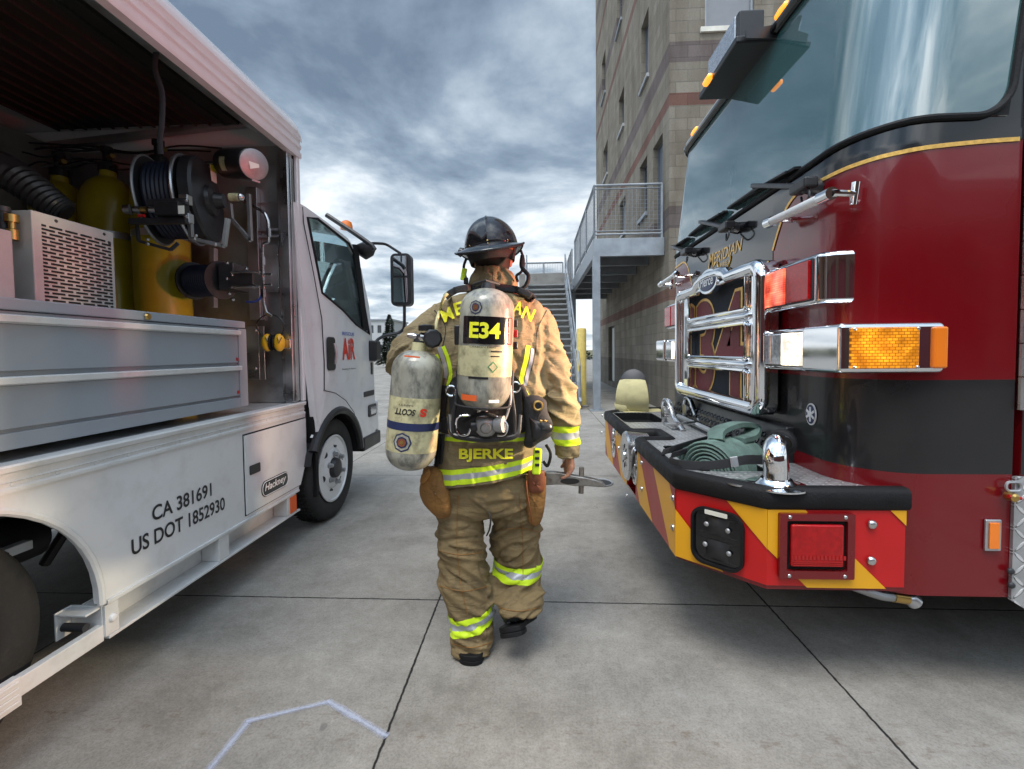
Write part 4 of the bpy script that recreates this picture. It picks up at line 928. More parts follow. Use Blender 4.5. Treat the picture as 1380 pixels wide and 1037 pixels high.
# ear defenders
YE = YK-.10; em = thing('ear_defenders', 'yellow ear defenders hanging on the locker wall of the truck', 'ear defenders', P(368, 462, Y=YE))
for s_, x_ in ((-1, 360.5), (1, 376.5)):
    q = P(x_, 462, Y=YE); cup = obj('ear_cup', MB().ball(q, (.036,.04,.062), 20, 14), M['yellow plastic'] if 'yellow plastic' in M else mat('yellow plastic', (.80,.45,.01), .35, coat=.4, var=.04), em)
    obj('cushion', MB().ball(P(x_-s_*5.3, 462, Y=YE), (.014,.042,.058), 16, 12), M['black rubber'], em)
    obj('wire_clip', MB().tube([P(x_-3*s_, 455, Y=YE-.042), P(x_-1*s_, 463, Y=YE-.045), P(x_+3*s_, 455, Y=YE-.036)], .003, 6), M['black plastic'], cup)
obj('headband', MB().tube(smooth_path(pl([(354,455),(346,440),(350,430),(361,424),(374,427),(383,438),(379,455)], YE)), .008, 8, flat=.5), M['black plastic'], em)
obj('hook', MB().tube([P(362, 424, Y=YE), P(362, 421, Y=YK)], .008, 8), M['steel'], truck)
# handle catch
obj('catch', MB().obox(P(388, 464, Y=YK-.05), (.06,.05,.07)), M['steel'], truck, bevel=.006)

# ---- chassis and wheels
mb = MB(); mb.box(-3.2,-3.1, YB, 4.3, .55, .75); mb.box(-2.35,-2.25, YB, 4.3, .55, .75)
for y in (-.4, .9, 2.0, 3.0): mb.box(-3.1,-2.35, y, y+.09, .58, .72)
mb.box(XR+.05, XL-.12, YB+.1, YF-.1, .80, .86); mb.box(XR+.02, XR+.06, YB, 3.0, .22, .6)  # added pan and far skirt, unseen, keep light out from under the truck
obj('chassis_and_shade_pan', mb, M['black plastic'], truck)
mb = MB(); mb.tube([(-3.7, AY, .42), (-1.95, AY, .42)], .07, 12); mb.ball((-2.8, AY, .42), .2); obj('axle', mb, M['dark steel'], truck)
for k in range(3): obj('spring_leaf', MB().tube(smooth_path([(-2.2, .2, .62-.02*k), (-2.2, AY, .52-.022*k), (-2.2, 1.7-.12*k, .64-.02*k)]), .014, 6), M['dark steel'], truck)
obj('fuel_tank', MB().box(-2.2,-1.85, 2.1, 2.9, .34, .80), M['dark steel'], truck, bevel=.04)
obj('cross_tube', MB().tube([P(95, 705, X=-2.0), P(60, 760, X=-2.1)], .02, 8), M['dark steel'], truck)
obj('white_link', MB().obox(P(10, 744, X=-1.95), (.04,.14,.035)), M['white trim'], truck, bevel=.004)
obj('air_tank', MB().lathe([(.05,0),(.10,.03),(.10,.5),(.05,.53)], (-2.1, 1.25, .62), (0,1,0)), M['dark steel'], truck)
def wheel(x, y, r, w_, parent, face=1, rimr=.27, rimmat='white paint', dual=False):
    ax_ = (face, 0, 0); o = Vector((x, y, r))
    pr_ = [(rimr,-w_*.5-w_*.45),(r*.93,-w_*.48-w_*.45),(r*.985,-w_*.40-w_*.45),(r,-w_*.33-w_*.45),(r,w_*.33-w_*.5+.0),(r*.985,-w_*.08),(r*.95,-.004),(r*.86,.004),(r*.72,-.004),(rimr+.012,-.02),(rimr,-.03)]
    ty = obj('tyre', MB().lathe(pr_, o, ax_, n=64), M['tyre rubber'], parent)
    mb = MB()
    for k in range(64):
        a = 2*math.pi*k/64
        for j in (-.80, -.62, -.44, -.26): mb.obox(o+Vector((face*w_*j, math.cos(a+.03*j*20)*(r+.001), math.sin(a+.03*j*20)*(r+.001))), (w_*.13, .022, .010), Matrix.Rotation(a-math.pi/2, 3, 'X'))
    obj('tread', mb, M['tyre rubber'], ty, smooth=False)
    rp = [(rimr+.008,-.012),(rimr+.010,-.002),(rimr-.004,.002),(rimr-.012,-.02),(rimr-.03,-.06),(rimr*.80,-.045),(rimr*.60,-.005),(rimr*.52,.004),(rimr*.40,.004),(rimr*.36,-.006)]
    rm = obj('rim', MB().lathe(rp, o, ax_, n=56), M[rimmat], parent)
    for k in range(6):
        a = 2*math.pi*(k+.25)/6; q = o+Vector((0, math.cos(a)*rimr*.74, math.sin(a)*rimr*.74)); 
        sl_ = Vector((face, 0, 0)); obj('hand_hole', MB().lathe([(.001,.004),(.030,.004),(.030,-.01)], q+Vector((-face*.020,0,0)), Vector((face, math.cos(a)*.45, math.sin(a)*.45)), n=18, sx=1.0, sy=1.15), M['black ink'], rm)
        q = o+Vector((face*.004, math.cos(a+.4)*rimr*.46, math.sin(a+.4)*rimr*.46)); obj('wheel_nut', MB().lathe([(.024,0),(.024,.010),(.017,.012),(.016,.035),(.008,.040)], q, ax_, n=6), M['dull aluminium'], rm, smooth=False)
    obj('hub', MB().lathe([(rimr*.37,-.05),(rimr*.33,-.01),(rimr*.28,.03),(rimr*.20,.036),(.01,.038)], o, ax_, n=28), M['dark steel'], rm)
    return ty
wheel(-1.665, 3.64, .41, .22, truck, 1, .262)
wheel(-3.75, 3.64, .41, .22, truck, -1, .262)
YW = P(60, 925, X=-1.80).y-.40
wheel(-1.80, YW, .42, .24, truck, 1, .262, 'dark steel')
wheel(-3.80, YW, .42, .24, truck, -1, .262)
# ---- cab
XCB = -1.62; W2 = 2.02
def cz_(px, py): return yz(px, py, XCB)
o2 = [cz_(409,272), cz_(416,273), cz_(426,279), cz_(452,299), cz_(479,321), cz_(486,334), cz_(493,362), cz_(499,410), cz_(501,444), cz_(504,499), cz_(506,560), cz_(506,584), cz_(489,594)]
ac = Vector((3.64, .41)); arc = [(ac.x+.50*math.cos(R(a)), ac.y+.50*math.sin(R(a))) for a in range(20, 150, 10)]
o2 += [(p[0], p[1]) for p in arc]; o2 += [(YF+.05, arc[-1][1]+.02), (YF+.03, arc[-1][1]+.02)]
wh = [cz_(426,293), cz_(440,295), cz_(479.5,328), cz_(487,346), cz_(497.5,451), cz_(479.5,437), cz_(463,418), cz_(436.5,395)]
fC = lambda u, v, d: Vector((XCB-d, u, v))
for s_, xx in ((1, XCB), (-1, XCB-W2)):
    mb = MB(); plate(mb, o2, lambda u, v, d: Vector((xx-s_*(d+.10*max(0, (v-1.55))**1.4*.9), u, v)), .05, [wh]); obj('cab_side', mb, M['white paint'], truck, bevel=.006)
mb = MB(); inset = lambda v: .10*max(0, v-1.55)**1.4*.9
def band_(i0, i1, matn, name, pull=.0):
    q = MB()
    for a, c in zip(o2[i0:i1], o2[i0+1:i1+1]):
        q.add([(XCB-inset(a[1])-.0, a[0], a[1]), (XCB-W2+inset(a[1]), a[0], a[1]), (XCB-W2+inset(c[1]), c[0], c[1]), (XCB-inset(c[1]), c[0], c[1])], [(0,1,2,3)])
    return obj(name, q, M[matn], truck)
band_(0, 4, 'white paint', 'cab_roof'); band_(8, 11, 'white paint', 'cab_front'); band_(4, 8, 'cab window glass', 'windscreen')
q = MB(); q.add([(XCB-.06, YF+.06, .6), (XCB-W2+.06, YF+.06, .6), (XCB-W2+.1, YF+.06, 2.35), (XCB-.1, YF+.06, 2.35)], [(0,1,2,3)]); obj('cab_back', q, M['grey cabinet paint'], truck)
q = MB(); q.box(XCB-W2+.1, XCB-.1, YF+.1, 4.45, .82, .95); q.box(XCB-W2+.1, XCB-.1, 4.15, 4.45, .95, 1.32); obj('cab_floor', q, M['dark steel'], truck, bevel=.03)
for x_ in (-2.1, -3.1): 
    s0 = obj('seat', MB().box(x_-.25, x_+.25, 3.35, 3.85, .95, 1.2), M['black webbing'], truck, bevel=.05); obj('backrest', MB().box(x_-.25, x_+.25, YF+.08, YF+.2, 1.2, 1.72), M['black webbing'], s0, bevel=.05)
sw = obj('steering_wheel', MB().ring((-2.06, 4.0, 1.45), (0, -.45, 1), .20, .016, 32), M['black plastic'], truck)
obj('column', MB().tube([(-2.06, 4.0, 1.44), (-2.06, 4.25, 1.1)], .03), M['black plastic'], sw)
# door window: seal, glass, vent bar
def side_x(v): return XCB-inset(v)
for s_ in (1, -1):
    X0 = (lambda v: XCB-inset(v)) if s_ == 1 else (lambda v: XCB-W2+inset(v))
    g_ = obj('door_window', (lambda q: (plate(q, wh, lambda u, v, d: Vector((X0(v)-s_*(.02+d), u, v)), .005), q)[1])(MB()), M['cab window glass'], truck)
    obj('seal', MB().tube([Vector((X0(v)+s_*.001, u, v)) for u, v in wh], .011, 8, closed=True), M['black rubber'], g_)
    if s_ == 1: obj('division_bar', MB().bar(P(477.5, 330, X=XCB-.06), P(492, 446, X=XCB-.015), .03, .06), M['black rubber'], g_)
# door outline grooves, handle
def groove(pts, r=.004): return obj('door_seam', MB().tube([Vector((side_x(v)+.0005, u, v)) for u, v in pts], r, 6), M['black ink'], truck)
groove([cz_(421,279), cz_(420,300), cz_(427,370), cz_(434,430), cz_(437,490), cz_(437,526)])
groove([cz_(436,526), cz_(452,530), cz_(466,540), cz_(477,556), cz_(486,590)], .003)
a = cz_(441, 500); c = cz_(451, 455); zc_ = (a[1]+c[1])/2
hb_ = obj('handle_recess', (lambda q: (plate(q, rrect(a[0], c[0], a[1], c[1], .03), lambda u, v, d: Vector((XCB+.004-d, u, v)), .003), q)[1])(MB()), M['black plastic'], truck)
obj('handle', MB().tube([(XCB+.03, (a[0]+c[0])/2, a[1]+.05), (XCB+.045, (a[0]+c[0])/2, zc_), (XCB+.03, (a[0]+c[0])/2, c[1]-.05)], .012, 8), M['aluminium'], hb_)
# cab lettering
def cabtext(s_, x0, x1, yb, yt, matn, off=0.0):
    a = P(x0, yb, X=XCB); c = P(x1, yb, X=XCB); z1 = P((x0+x1)/2, yt, X=XCB).z; z0 = P((x0+x1)/2, yb, X=XCB).z
    q = MB(); text(q, s_, lambda u, v: Vector((XCB+.003, (a.y+c.y)/2+u, z0+v)), width=c.y-a.y, height=z1-z0, offset=off); obj('lettering', q, M[matn], truck, smooth=False)
cabtext('RESCUE', 461, 477, 452.5, 448, 'blue ink', .015); cabtext('AiR', 461.5, 478.5, 485, 456, 'red ink', .03); cabtext('Breathing Air Systems', 461, 479, 499, 496, 'black ink')
# fender flare, vents, lamp, bumper
mb = MB()
for k in range(len(arc)-1): pass
mb.tube([Vector((XCB-.01, ac.x+.475*math.cos(R(a)), ac.y+.475*math.sin(R(a)))) for a in range(8, 160, 8)], .034, 8); obj('wheel_arch_trim', mb, M['black plastic'], truck)
mb = MB(); mb.grid(lambda u, v: Vector((XCB-.02-v, ac.x+.46*math.cos(u), ac.y+.46*math.sin(u))), [R(a) for a in range(5, 175, 10)], [0, .5]); obj('inner_arch', mb, M['black plastic'], truck)
p = cz_(497, 532); obj('side_vent', (lambda q: (plate(q, rrect(cz_(490,531)[0], cz_(504,531)[0], cz_(497,534)[1], cz_(497,527)[1], .01), lambda u, v, d: Vector((XCB+.003-d, u, v)), .003), q)[1])(MB()), M['black plastic'], truck)
obj('side_grille', (lambda q: (plate(q, rrect(cz_(499.5,498)[0], cz_(502,498)[0], cz_(500,505)[1], cz_(500,489)[1], .005), lambda u, v, d: Vector((XCB+.003-d, u, v)), .003), q)[1])(MB()), M['black plastic'], truck)
lb = obj('side_lamp', (lambda q: (plate(q, rrect(cz_(496,555)[0], cz_(506,555)[0], cz_(501,561)[1], cz_(501,545)[1], .02), lambda u, v, d: Vector((XCB+.012-d, u, v)), .012), q)[1])(MB()), M['black plastic'], truck)
obj('lens', (lambda q: (plate(q, rrect(cz_(498,555)[0], cz_(505,555)[0], cz_(501,558)[1], cz_(501,548)[1], .01), lambda u, v, d: Vector((XCB+.016-d, u, v)), .003), q)[1])(MB()), M['clear lens'], lb)
b0, b1 = cz_(489,590), cz_(507,582)
obj('front_bumper', MB().box(XCB-W2-.02, XCB+.015, cz_(489,590)[0], b1[0]+.10, cz_(497,605)[1], cz_(497,586)[1]), M['black plastic'], truck, bevel=.02)
obj('bumper_face', MB().box(XCB-W2-.0, XCB-.01, b1[0]-.05, b1[0]+.13, cz_(506,583)[1], cz_(506,540)[1]), M['white paint'], truck, bevel=.03)
mb = MB(); mb.box(XCB-.35, XCB-.02, YF+.02, YF+.07, .28, .95); obj('mud_flap', mb, M['black rubber'], truck, bevel=.01)
obj('corner_step', MB().box(XL-.05, XL-.012, YF-.10, YF-.0, .42, .56), M['black plastic'], truck, bevel=.01)
obj('cab_air_intake', MB().box(-2.0,-1.70, YF+.0, YF+.05, .35, 1.0), M['black plastic'], truck, bevel=.01)
# marker lamp on the roof
q = P(467, 305, X=XCB-.12); rl = obj('roof_marker', MB().lathe([(.055,-.03),(.055,.0),(.045,.035),(.02,.05)], q), M['orange plastic'], truck)
# mirrors
YM = 4.60
arm = MB().tube(bent(pl([(440,290),(480,316),(501,331),(505,337)], 4.1)), .022, 8); obj('mirror_stay', arm, M['black plastic'], truck)
mr = obj('mirror_arm', MB().tube(bent([P(495,332,Y=4.35), P(501,328,Y=4.4), P(520,329,Y=YM), P(540,342,Y=YM)]), .014, 8), M['black plastic'], truck)
obj('lower_arm', MB().tube(bent([P(545,408,Y=YM), P(545,443,Y=YM), P(538,449,Y=YM), P(520,452,Y=YM-.05), P(508,458,Y=4.45), P(504,468,Y=4.4)], 4, .35), .016, 8), M['black plastic'], mr)
obj('arm_foot', MB().obox(P(504, 473, Y=4.42), (.10,.14,.20)), M['black plastic'], mr, bevel=.02)
obj('arm_mount', MB().lathe([(.01,-.09),(.07,-.05),(.09,.0),(.085,.04),(.03,.07)], P(493, 337, Y=4.3)), M['black plastic'], mr)
a = P(528, 413, Y=YM); c = P(554, 342, Y=YM)
mb = MB(); plate(mb, rrect(a.x, c.x, a.z, c.z, .05), lambda u, v, d: Vector((u, YM-.02+d, v)), .10); mh = obj('mirror_head', mb, M['black plastic'], truck, bevel=.015, seg=3)
def mglass(y0, y1, mt): 
    a = P(530.5, y1, Y=YM-.024); c = P(549, y0, Y=YM-.024); q = MB(); plate(q, rrect(a.x, c.x, a.z, c.z, .015), lambda u, v, d: Vector((u, YM-.026-d*.0+d*.2*0+(.004 if d else 0), v)), .004); obj('mirror_glass', q, M[mt], mh)
mat('mirror glass', (.75,.80,.84), .02, metal=1, var=.0, rvar=0)
mglass(345, 372, 'mirror glass'); mglass(374.5, 408, 'mirror glass')
obj('door_mirror_frame', MB().tube([P(x, y, Y=4.5) for x, y in ((474.5,363),(483,363),(486.5,392),(479,394))], .010, 6, closed=True), M['black plastic'], truck)
# ------------------------------------------------------------------ fire engine
XFc, YSd, YFr, RC = 1.205, 1.75, 4.22, .25
XSB = 1.745
eng = thing('fire_engine', 'dark red and black fire engine with chrome grille and striped bumper on the right', 'fire engine', (4.5, 2.98, 0))
SEG = [XSB-(XFc+RC), math.pi/2*RC, (YFr-RC)-(YSd+RC), math.pi/2*RC, XSB-(XFc+RC)]
SL = sum(SEG)
def plan(s):
    """point and outward normal in plan, s from the near side round the front to the far side"""
    if s < SEG[0]: return (XSB-s, YSd, 0, -1)
    s -= SEG[0]
    if s < SEG[1]: a = s/RC; return (XFc+RC-RC*math.sin(a), YSd+RC-RC*math.cos(a), -math.sin(a), -math.cos(a))
    s -= SEG[1]
    if s < SEG[2]: return (XFc, YSd+RC+s, -1, 0)
    s -= SEG[2]
    if s < SEG[3]: a = s/RC; return (XFc+RC-RC*math.cos(a), YFr-RC+RC*math.sin(a), -math.cos(a), math.sin(a))
    s -= SEG[3]; return (XFc+RC+s, YFr, 0, 1)
ZRF = 3.08
def setb(z): return 0 if z < 2.10 else .115*(z-2.10)/.98
def cpt(s, z, off=0.0):
    x, y, nx, ny = plan(s); return Vector((x+nx*off+setb(z), y+ny*off, z))
def cn(s): x, y, nx, ny = plan(s); return Vector((nx, ny, 0))
def S(px, py):
    d = P(px, py, Y=1)-Vector((0,0,CAMH)); z = 2.0
    for _ in range(4):
        best = None; N_ = 700
        for i in range(N_):
            s0, s1 = SL*i/N_, SL*(i+1)/N_
            a, b = plan(s0), plan(s1); ax_, ay = a[0]+setb(z), a[1]; bx, by = b[0]+setb(z), b[1]
            ca = ax_*d.y-ay*d.x; cb_ = bx*d.y-by*d.x
            if ca*cb_ <= 0 and ca != cb_:
                f = ca/(ca-cb_); x, y = ax_+(bx-ax_)*f, ay+(by-ay)*f; t = y/d.y
                if best is None or t < best[0]: best = (t, s0+(s1-s0)*f)
        if best is None: return S(px+2, py)
        z = CAMH+d.z*best[0]
    return best[1], z
def ss(s0, s1):
    n = max(2, int(abs(s1-s0)/.035)); return [s0+(s1-s0)*i/n for i in range(n+1)]
def interp(pts):
    pts = sorted(pts)
    def f(s):
        if s <= pts[0][0]: return pts[0][1]
        for a, b in zip(pts[:-1], pts[1:]):
            if s <= b[0]: return a[1]+(b[1]-a[1])*(s-a[0])/(b[0]-a[0])
        return pts[-1][1]
    return f
def patch(mb, s0, s1, lo, hi, off=0.0, nz_=10):
    lo_ = lo if callable(lo) else (lambda s: lo); hi_ = hi if callable(hi) else (lambda s: hi)
    return mb.grid(lambda s, t: cpt(s, lo_(s)+(hi_(s)-lo_(s))*t, off), ss(s0, s1), [i/nz_ for i in range(nz_+1)])
ZB0, ZB1 = .88, 1.23      # charcoal band
mb = MB(); patch(mb, 0, SL, .42, ZB0, 0, 6); patch(mb, 0, SL, ZB1, 2.13, 0, 12)
obj('cab_shell', mb, M['engine red'], eng)
obj('charcoal_band', patch(MB(), 0, SL, ZB0, ZB1, 0, 4), M['engine charcoal'], eng)
# black upper zone bounded by the gold line
gp = [S(*q) for q in [(1373,188),(1330,191),(1282,195.5),(1245,200),(1213,206),(1180,214),(1143,226.5),(1118,238),(1096,249.5),(1082,256.5),(1073,263),(1064,275),(1057,289),(1048.5,315),(1042,338)]]
gs = [q[0] for q in gp]
zf = interp(gp)
sg = gp[-1][0]
def far(s): return SL-s
mb = MB()
patch(mb, 0.0, sg, zf, 2.13, .0025, 8); patch(mb, sg, far(sg), 1.6, 2.13, .0025, 8); patch(mb, far(sg), SL, lambda s: zf(SL-s), 2.13, .0025, 8)
patch(mb, sg-.0, sg+.10, ZB1, 1.62, .0025, 4); patch(mb, far(sg)-.10, far(sg), ZB1, 1.62, .0025, 4)
obj('black_upper_panel', mb, M['engine black'], eng)
for mir in (0, 1):
    mb = MB(); pts = [cpt(SL-s if mir else s, z, .004) for s, z in gp]; pts = smooth_path(pts, 4)
    nrm = [cn(SL-s if mir else s) for s, z in gp]
    for i in range(len(pts)-1):
        a, b = pts[i], pts[i+1]; n_ = nrm[min(i//4, len(nrm)-1)]; t = (b-a).normalized(); w_ = t.cross(n_).normalized()*.0075
        mb.add([a-w_, b-w_, b+w_, a+w_], [(0,1,2,3)])
    obj('gold_stripe', mb, M['gold leaf'], eng)
# windscreen with black surround
e0 = .065; zw0 = 2.155
wlo = interp([(0, zw0), (e0, zw0), (SEG[0]+.1, zw0-.0), (SEG[0]+SEG[1], 2.135), (SL/2, 2.13), (SL-SEG[0]-SEG[1], 2.135), (SL, zw0)])
zwt = ZRF-.05
mb = MB(); patch(mb, 0, e0, 2.13, ZRF, 0, 8); patch(mb, SL-e0, SL, 2.13, ZRF, 0, 8)
patch(mb, e0, SL-e0, 2.13, lambda s: wlo(s)+.02, 0, 2); patch(mb, e0, SL-e0, zwt, ZRF, 0, 2)
obj('windscreen_surround', mb, M['engine black'], eng)
wsn = obj('windscreen', patch(MB(), e0+.002, SL-e0-.002, lambda s: wlo(s)+.019, zwt+.01, .004, 10), M['windscreen glass'], eng)
# rubber seal with rounded lower corners
rr_ = .11; cor = []
def arcp(cs_, cz_2, a0, a1_, n=8): return [(cs_+rr_*math.cos(R(a0+(a1_-a0)*k/n)), cz_2+rr_*math.sin(R(a0+(a1_-a0)*k/n))) for k in range(n+1)]
loop = [(e0, zwt-.02)]+arcp(e0+rr_, wlo(e0)+.02+rr_, 180, 270)+[(s, wlo(s)+.02) for s in ss(e0+rr_+.03, SL-e0-rr_-.03)]+arcp(SL-e0-rr_, wlo(e0)+.02+rr_, 270, 360)+[(SL-e0, zwt-.02)]
obj('seal', MB().tube([cpt(s, z, .006) for s, z in loop], .013, 8), M['black rubber'], wsn)
for mir in (0, 1):   # black corner fillets outside the seal
    c_ = arcp(e0+rr_, wlo(e0)+.02+rr_, 180, 270); q = MB(); n0 = cpt(SL-e0 if mir else e0, wlo(e0)+.02, .0065)
    q.add([n0]+[cpt(SL-s if mir else s, z, .0065) for s, z in c_], [(0, i, i+1) for i in range(1, len(c_))]); obj('corner_mask', q, M['black rubber'], wsn, smooth=False)
# roof, brow, inside
mb = MB(); loop = [cpt(s, ZRF) for s in ss(0, SL)]; n_ = len(loop)
top = [Vector((p.x+.05*(1 if p.x < XSB else 0), p.y+(.03 if p.y < 2 else -.03 if p.y > 4 else 0), ZRF+.06)) for p in loop]
mb.v = [p for p in loop]+top+[Vector((3.6, YSd, ZRF)), Vector((3.6, YFr, ZRF))]+[Vector((3.6, YSd+.03, ZRF+.06)), Vector((3.6, YFr-.03, ZRF+.06))]
for i in range(n_-1): mb.f.append((i, i+1, n_+i+1, n_+i)); mb.m.append(0)
mb.f.append(tuple([2*n_+2]+list(range(n_, 2*n_))+[2*n_+3])); mb.m.append(0)
mb.f.append((2*n_, 0, n_, 2*n_+2)); mb.m.append(0); mb.f.append((n_-1, 2*n_+1, 2*n_+3, 2*n_-1)); mb.m.append(0)
obj('cab_roof', mb, M['engine black'], eng)
loop = [cpt(s, ZRF-.015, .02) for s in ss(SEG[0]-.05, SL-SEG[0]+.05)]
obj('brow_trim', MB().tube(loop, .026, 10), M['engine black'], eng)
obj('drip_rail', MB().tube([p+Vector((-.004,0,.035)) for p in loop], .007, 8), M['aluminium'], eng)
mb = MB(); mb.box(1.78, 3.6, YSd+.02, YFr-.02, .42, .46); mb.box(3.55, 3.6, YSd+.02, YFr-.02, .46, ZRF-.01); mb.box(1.40, 1.95, YSd+.15, YFr-.15, 1.9, 2.16); mb.box(1.9, 3.5, 2.6, 3.4, .46, 1.9)
mb.box(1.5, 8.6, YSd+.05, YFr-.05, .44, .50); mb.box(3.0, 8.6, YFr-.1, YFr-.06, .18, .44)  # underbody pan and far skirt added unseen to block light below the engine
obj('cab_interior_and_shade_pan', mb, M['dark steel'], eng, bevel=.03)
swh = obj('steering_wheel', MB().ring((1.98, YFr-.65, 2.22), (-.5, 0, 1), .22, .017, 32), M['black plastic'], eng); obj('column', MB().tube([(1.98, YFr-.65, 2.22), (1.85, YFr-.65, 1.9)], .03), M['black plastic'], swh)
for y_ in (2.2, 3.75): 
    s0 = obj('seat', MB().box(2.3, 2.8, y_-.25, y_+.25, 1.6, 1.85), M['black webbing'], eng, bevel=.05); obj('backrest', MB().box(2.7, 2.85, y_-.25, y_+.25, 1.86, 2.7), M['black webbing'], s0, bevel=.05)
# doors and body behind the cab corner
for sgn, Y0 in ((1, YSd), (-1, YFr)):
    f = lambda u, v, d, sgn=sgn, Y0=Y0: Vector((u, Y0+sgn*d, v))
    win = rrect(1.87, 2.72, 2.12, 2.92, .06)
    mb = MB(); plate(mb, [(1.775,.62),(2.82,.62),(2.82,3.08),(1.775,3.08)], lambda u, v, d: f(u, v, d+.004), .04, [win]); dr = obj('door', mb, M['engine red'], eng, bevel=.004)
    q = MB(); q.add([f(1.776,ZB0,.001), f(2.819,ZB0,.001), f(2.819,ZB1,.001), f(1.776,ZB1,.001)], [(0,1,2,3)]); obj('charcoal_band', q, M['engine charcoal'], dr)
    q = MB(); plate(q, win, lambda u, v, d: f(u, v, d+.02), .005); obj('window', q, M['windscreen glass'], dr)
    obj('handle', MB().tube([f(2.62,1.5,0), f(2.62,1.5,-.04), f(2.75,1.5,-.04), f(2.75,1.5,0)], .01), M['chrome'], dr)
    q = MB(); yh = Y0-sgn*.008
    for k in range(16): q.lathe([(.0115,0),(.0115,.118)], (1.760, yh, 1.12+k*.122), (0,0,1), n=10)
    obj('hinge', q, M['steel'], dr)
    q = MB(); q.box(1.75, 3.6, min(Y0+sgn*.05, Y0+sgn*.3), max(Y0+sgn*.05, Y0+sgn*.3), .42, .6); obj('door_sill', q, M['dark steel'], eng)
    q = MB(); plate(q, [(1.880,.40),(2.82,.33),(2.82,.60),(2.82,.90),(1.885,.90)] if sgn > 5 else [(1.742,.415),(1.83,.36),(2.98,.36),(2.98,.875),(1.742,.875)], lambda u, v, d: f(u, v, d-.014), .012); tp = obj('step_panel', q, M['treadplate side'], eng, bevel=.003)
    if sgn == 1:
        for (x_, y_) in ((1362,770),(1363,789)): obj('bolt', MB().bolt(P(x_, y_, Y=YSd-.016), (0,-1,0), .012, .008), M['dark steel'], tp)
        q = MB(); q.tube([P(x_, y_, Y=YSd-.02) for x_, y_ in rrect(1356, 1376, 650, 662, 5)], .005, 6, closed=True); obj('plate_handle', q, M['dull aluminium'], tp)
        q = MB(); q.lathe([(.015,0),(.015,.03),(.008,.035)], P(1357, 668, Y=YSd-.016), (0,-1,0)); obj('air_fitting', q, M['brass'], tp); obj('fitting_tag', MB().tube([P(1359,669,Y=YSd-.04), P(1376,672,Y=YSd-.04)], .006), M['red plastic'], tp)
obj('rear_body', MB().box(3.62, 8.6, YSd+.01, YFr-.01, .55, 3.0), M['engine red'], eng, bevel=.03)
for k in range(4): obj('locker_shutter', MB().box(3.8+k*1.15, 4.8+k*1.15, YSd-.004, YSd+.009, .7, 2.4), M['aluminium'], eng, bevel=.003)
wheel(4.6, 9, .5, .3, eng) if False else None
for x_ in (3.35, 7.3):
    for yy, fc in ((YSd+.03, -1), (YFr-.03, 1)):
        mbw = MB().lathe([(.3,-.28),(.5,-.26),(.52,-.2),(.52,-.06),(.5,-.01),(.42,0),(.3,-.02)], (x_, yy, .52), (0,fc,0), n=48); ty = obj('tyre', mbw, M['tyre rubber'], eng); obj('rim', MB().lathe([(.3,-.02),(.28,-.08),(.16,-.05),(.14,.0),(.08,.04),(.01,.05)], (x_, yy, .52), (0,fc,0), n=36), M['aluminium'], ty)
# badge-like emblem on the corner
se, ze = S(1094.5, 558.5); c_ = cpt(se, ze, .002); n_ = cn(se); t_ = Vector((0,0,1)).cross(n_).normalized()
def disc_on(c, n, rx, rz, off, N=28, th=.004):
    t = Vector((0,0,1)).cross(n).normalized(); L_ = [c+n*off+t*rx*math.cos(2*math.pi*k/N)+Vector((0,0,rz*math.sin(2*math.pi*k/N))) for k in range(N)]
    return MB().prism(L_, n*th)
em_ = obj('emblem', disc_on(c_, n_, .036, .048, 0), M['white ink'], eng); obj('emblem_field', disc_on(c_, n_, .031, .042, .005, th=.001), M['navy'], em_)
q = MB()
for k in range(6):
    a = R(60*k+30); d = t_*math.cos(a)+Vector((0,0,1))*math.sin(a); q.bar(c_+n_*.007, c_+n_*.007+d*.032, .010, .002, up=n_)
q.lathe([(.012,0),(.012,.004)], c_+n_*.007, n_); obj('emblem_star', q, M['white ink'], em_)
# side reflector
a, b = P(1325, 742, Y=YSd-.004), P(1348, 700, Y=YSd-.004)
rf_ = obj('side_reflector', MB().box(a.x, b.x, YSd-.012, YSd-.002, a.z, b.z), M['aluminium'], eng, bevel=.004); obj('lens', MB().box(a.x+.010, b.x-.010, YSd-.017, YSd-.0125, a.z+.010, b.z-.010), M['orange plastic'], rf_, bevel=.002)
# ---- grille
XG = 1.11; fG = lambda u, v, d: Vector((XG+d, u, v))
gy = lambda px: P(px, 450, X=XG).y
o0, o1 = gy(1007.5), gy(929.5)
zG = [P(1007.5, y, X=XG).z for y in (369, 417, 435, 484, 500, 548)]
fy0, fy1 = gy(1029), gy(914.5); zt1 = P(1038, 345, X=XG).z; zb1 = P(1030, 562, X=XG).z
hs = [rrect(o0, o1, zG[1], zG[0], .02), rrect(o0, o1, zG[3], zG[2], .02), rrect(o0, o1, zG[5], zG[4], .02)]
cz0 = (fy0+fy1)/2; out = rrect(fy0, fy1, zb1, zt1, .06, 6)
bump = []
for p_ in out: bump.append(p_)
idx = next(i for i, p_ in enumerate(out) if p_[0] < cz0 and p_[1] > zt1-.001)
arch_ = [(cz0+.26*math.cos(R(a)), zt1+.055*math.sin(R(a))) for a in (0, 30, 60, 90, 120, 150, 180)]
out = out[:idx]+arch_+out[idx:]
mb = MB(); plate(mb, out, fG, .07, hs); gr = obj('grille_frame', mb, M['chrome'], eng, bevel=.014, seg=4)
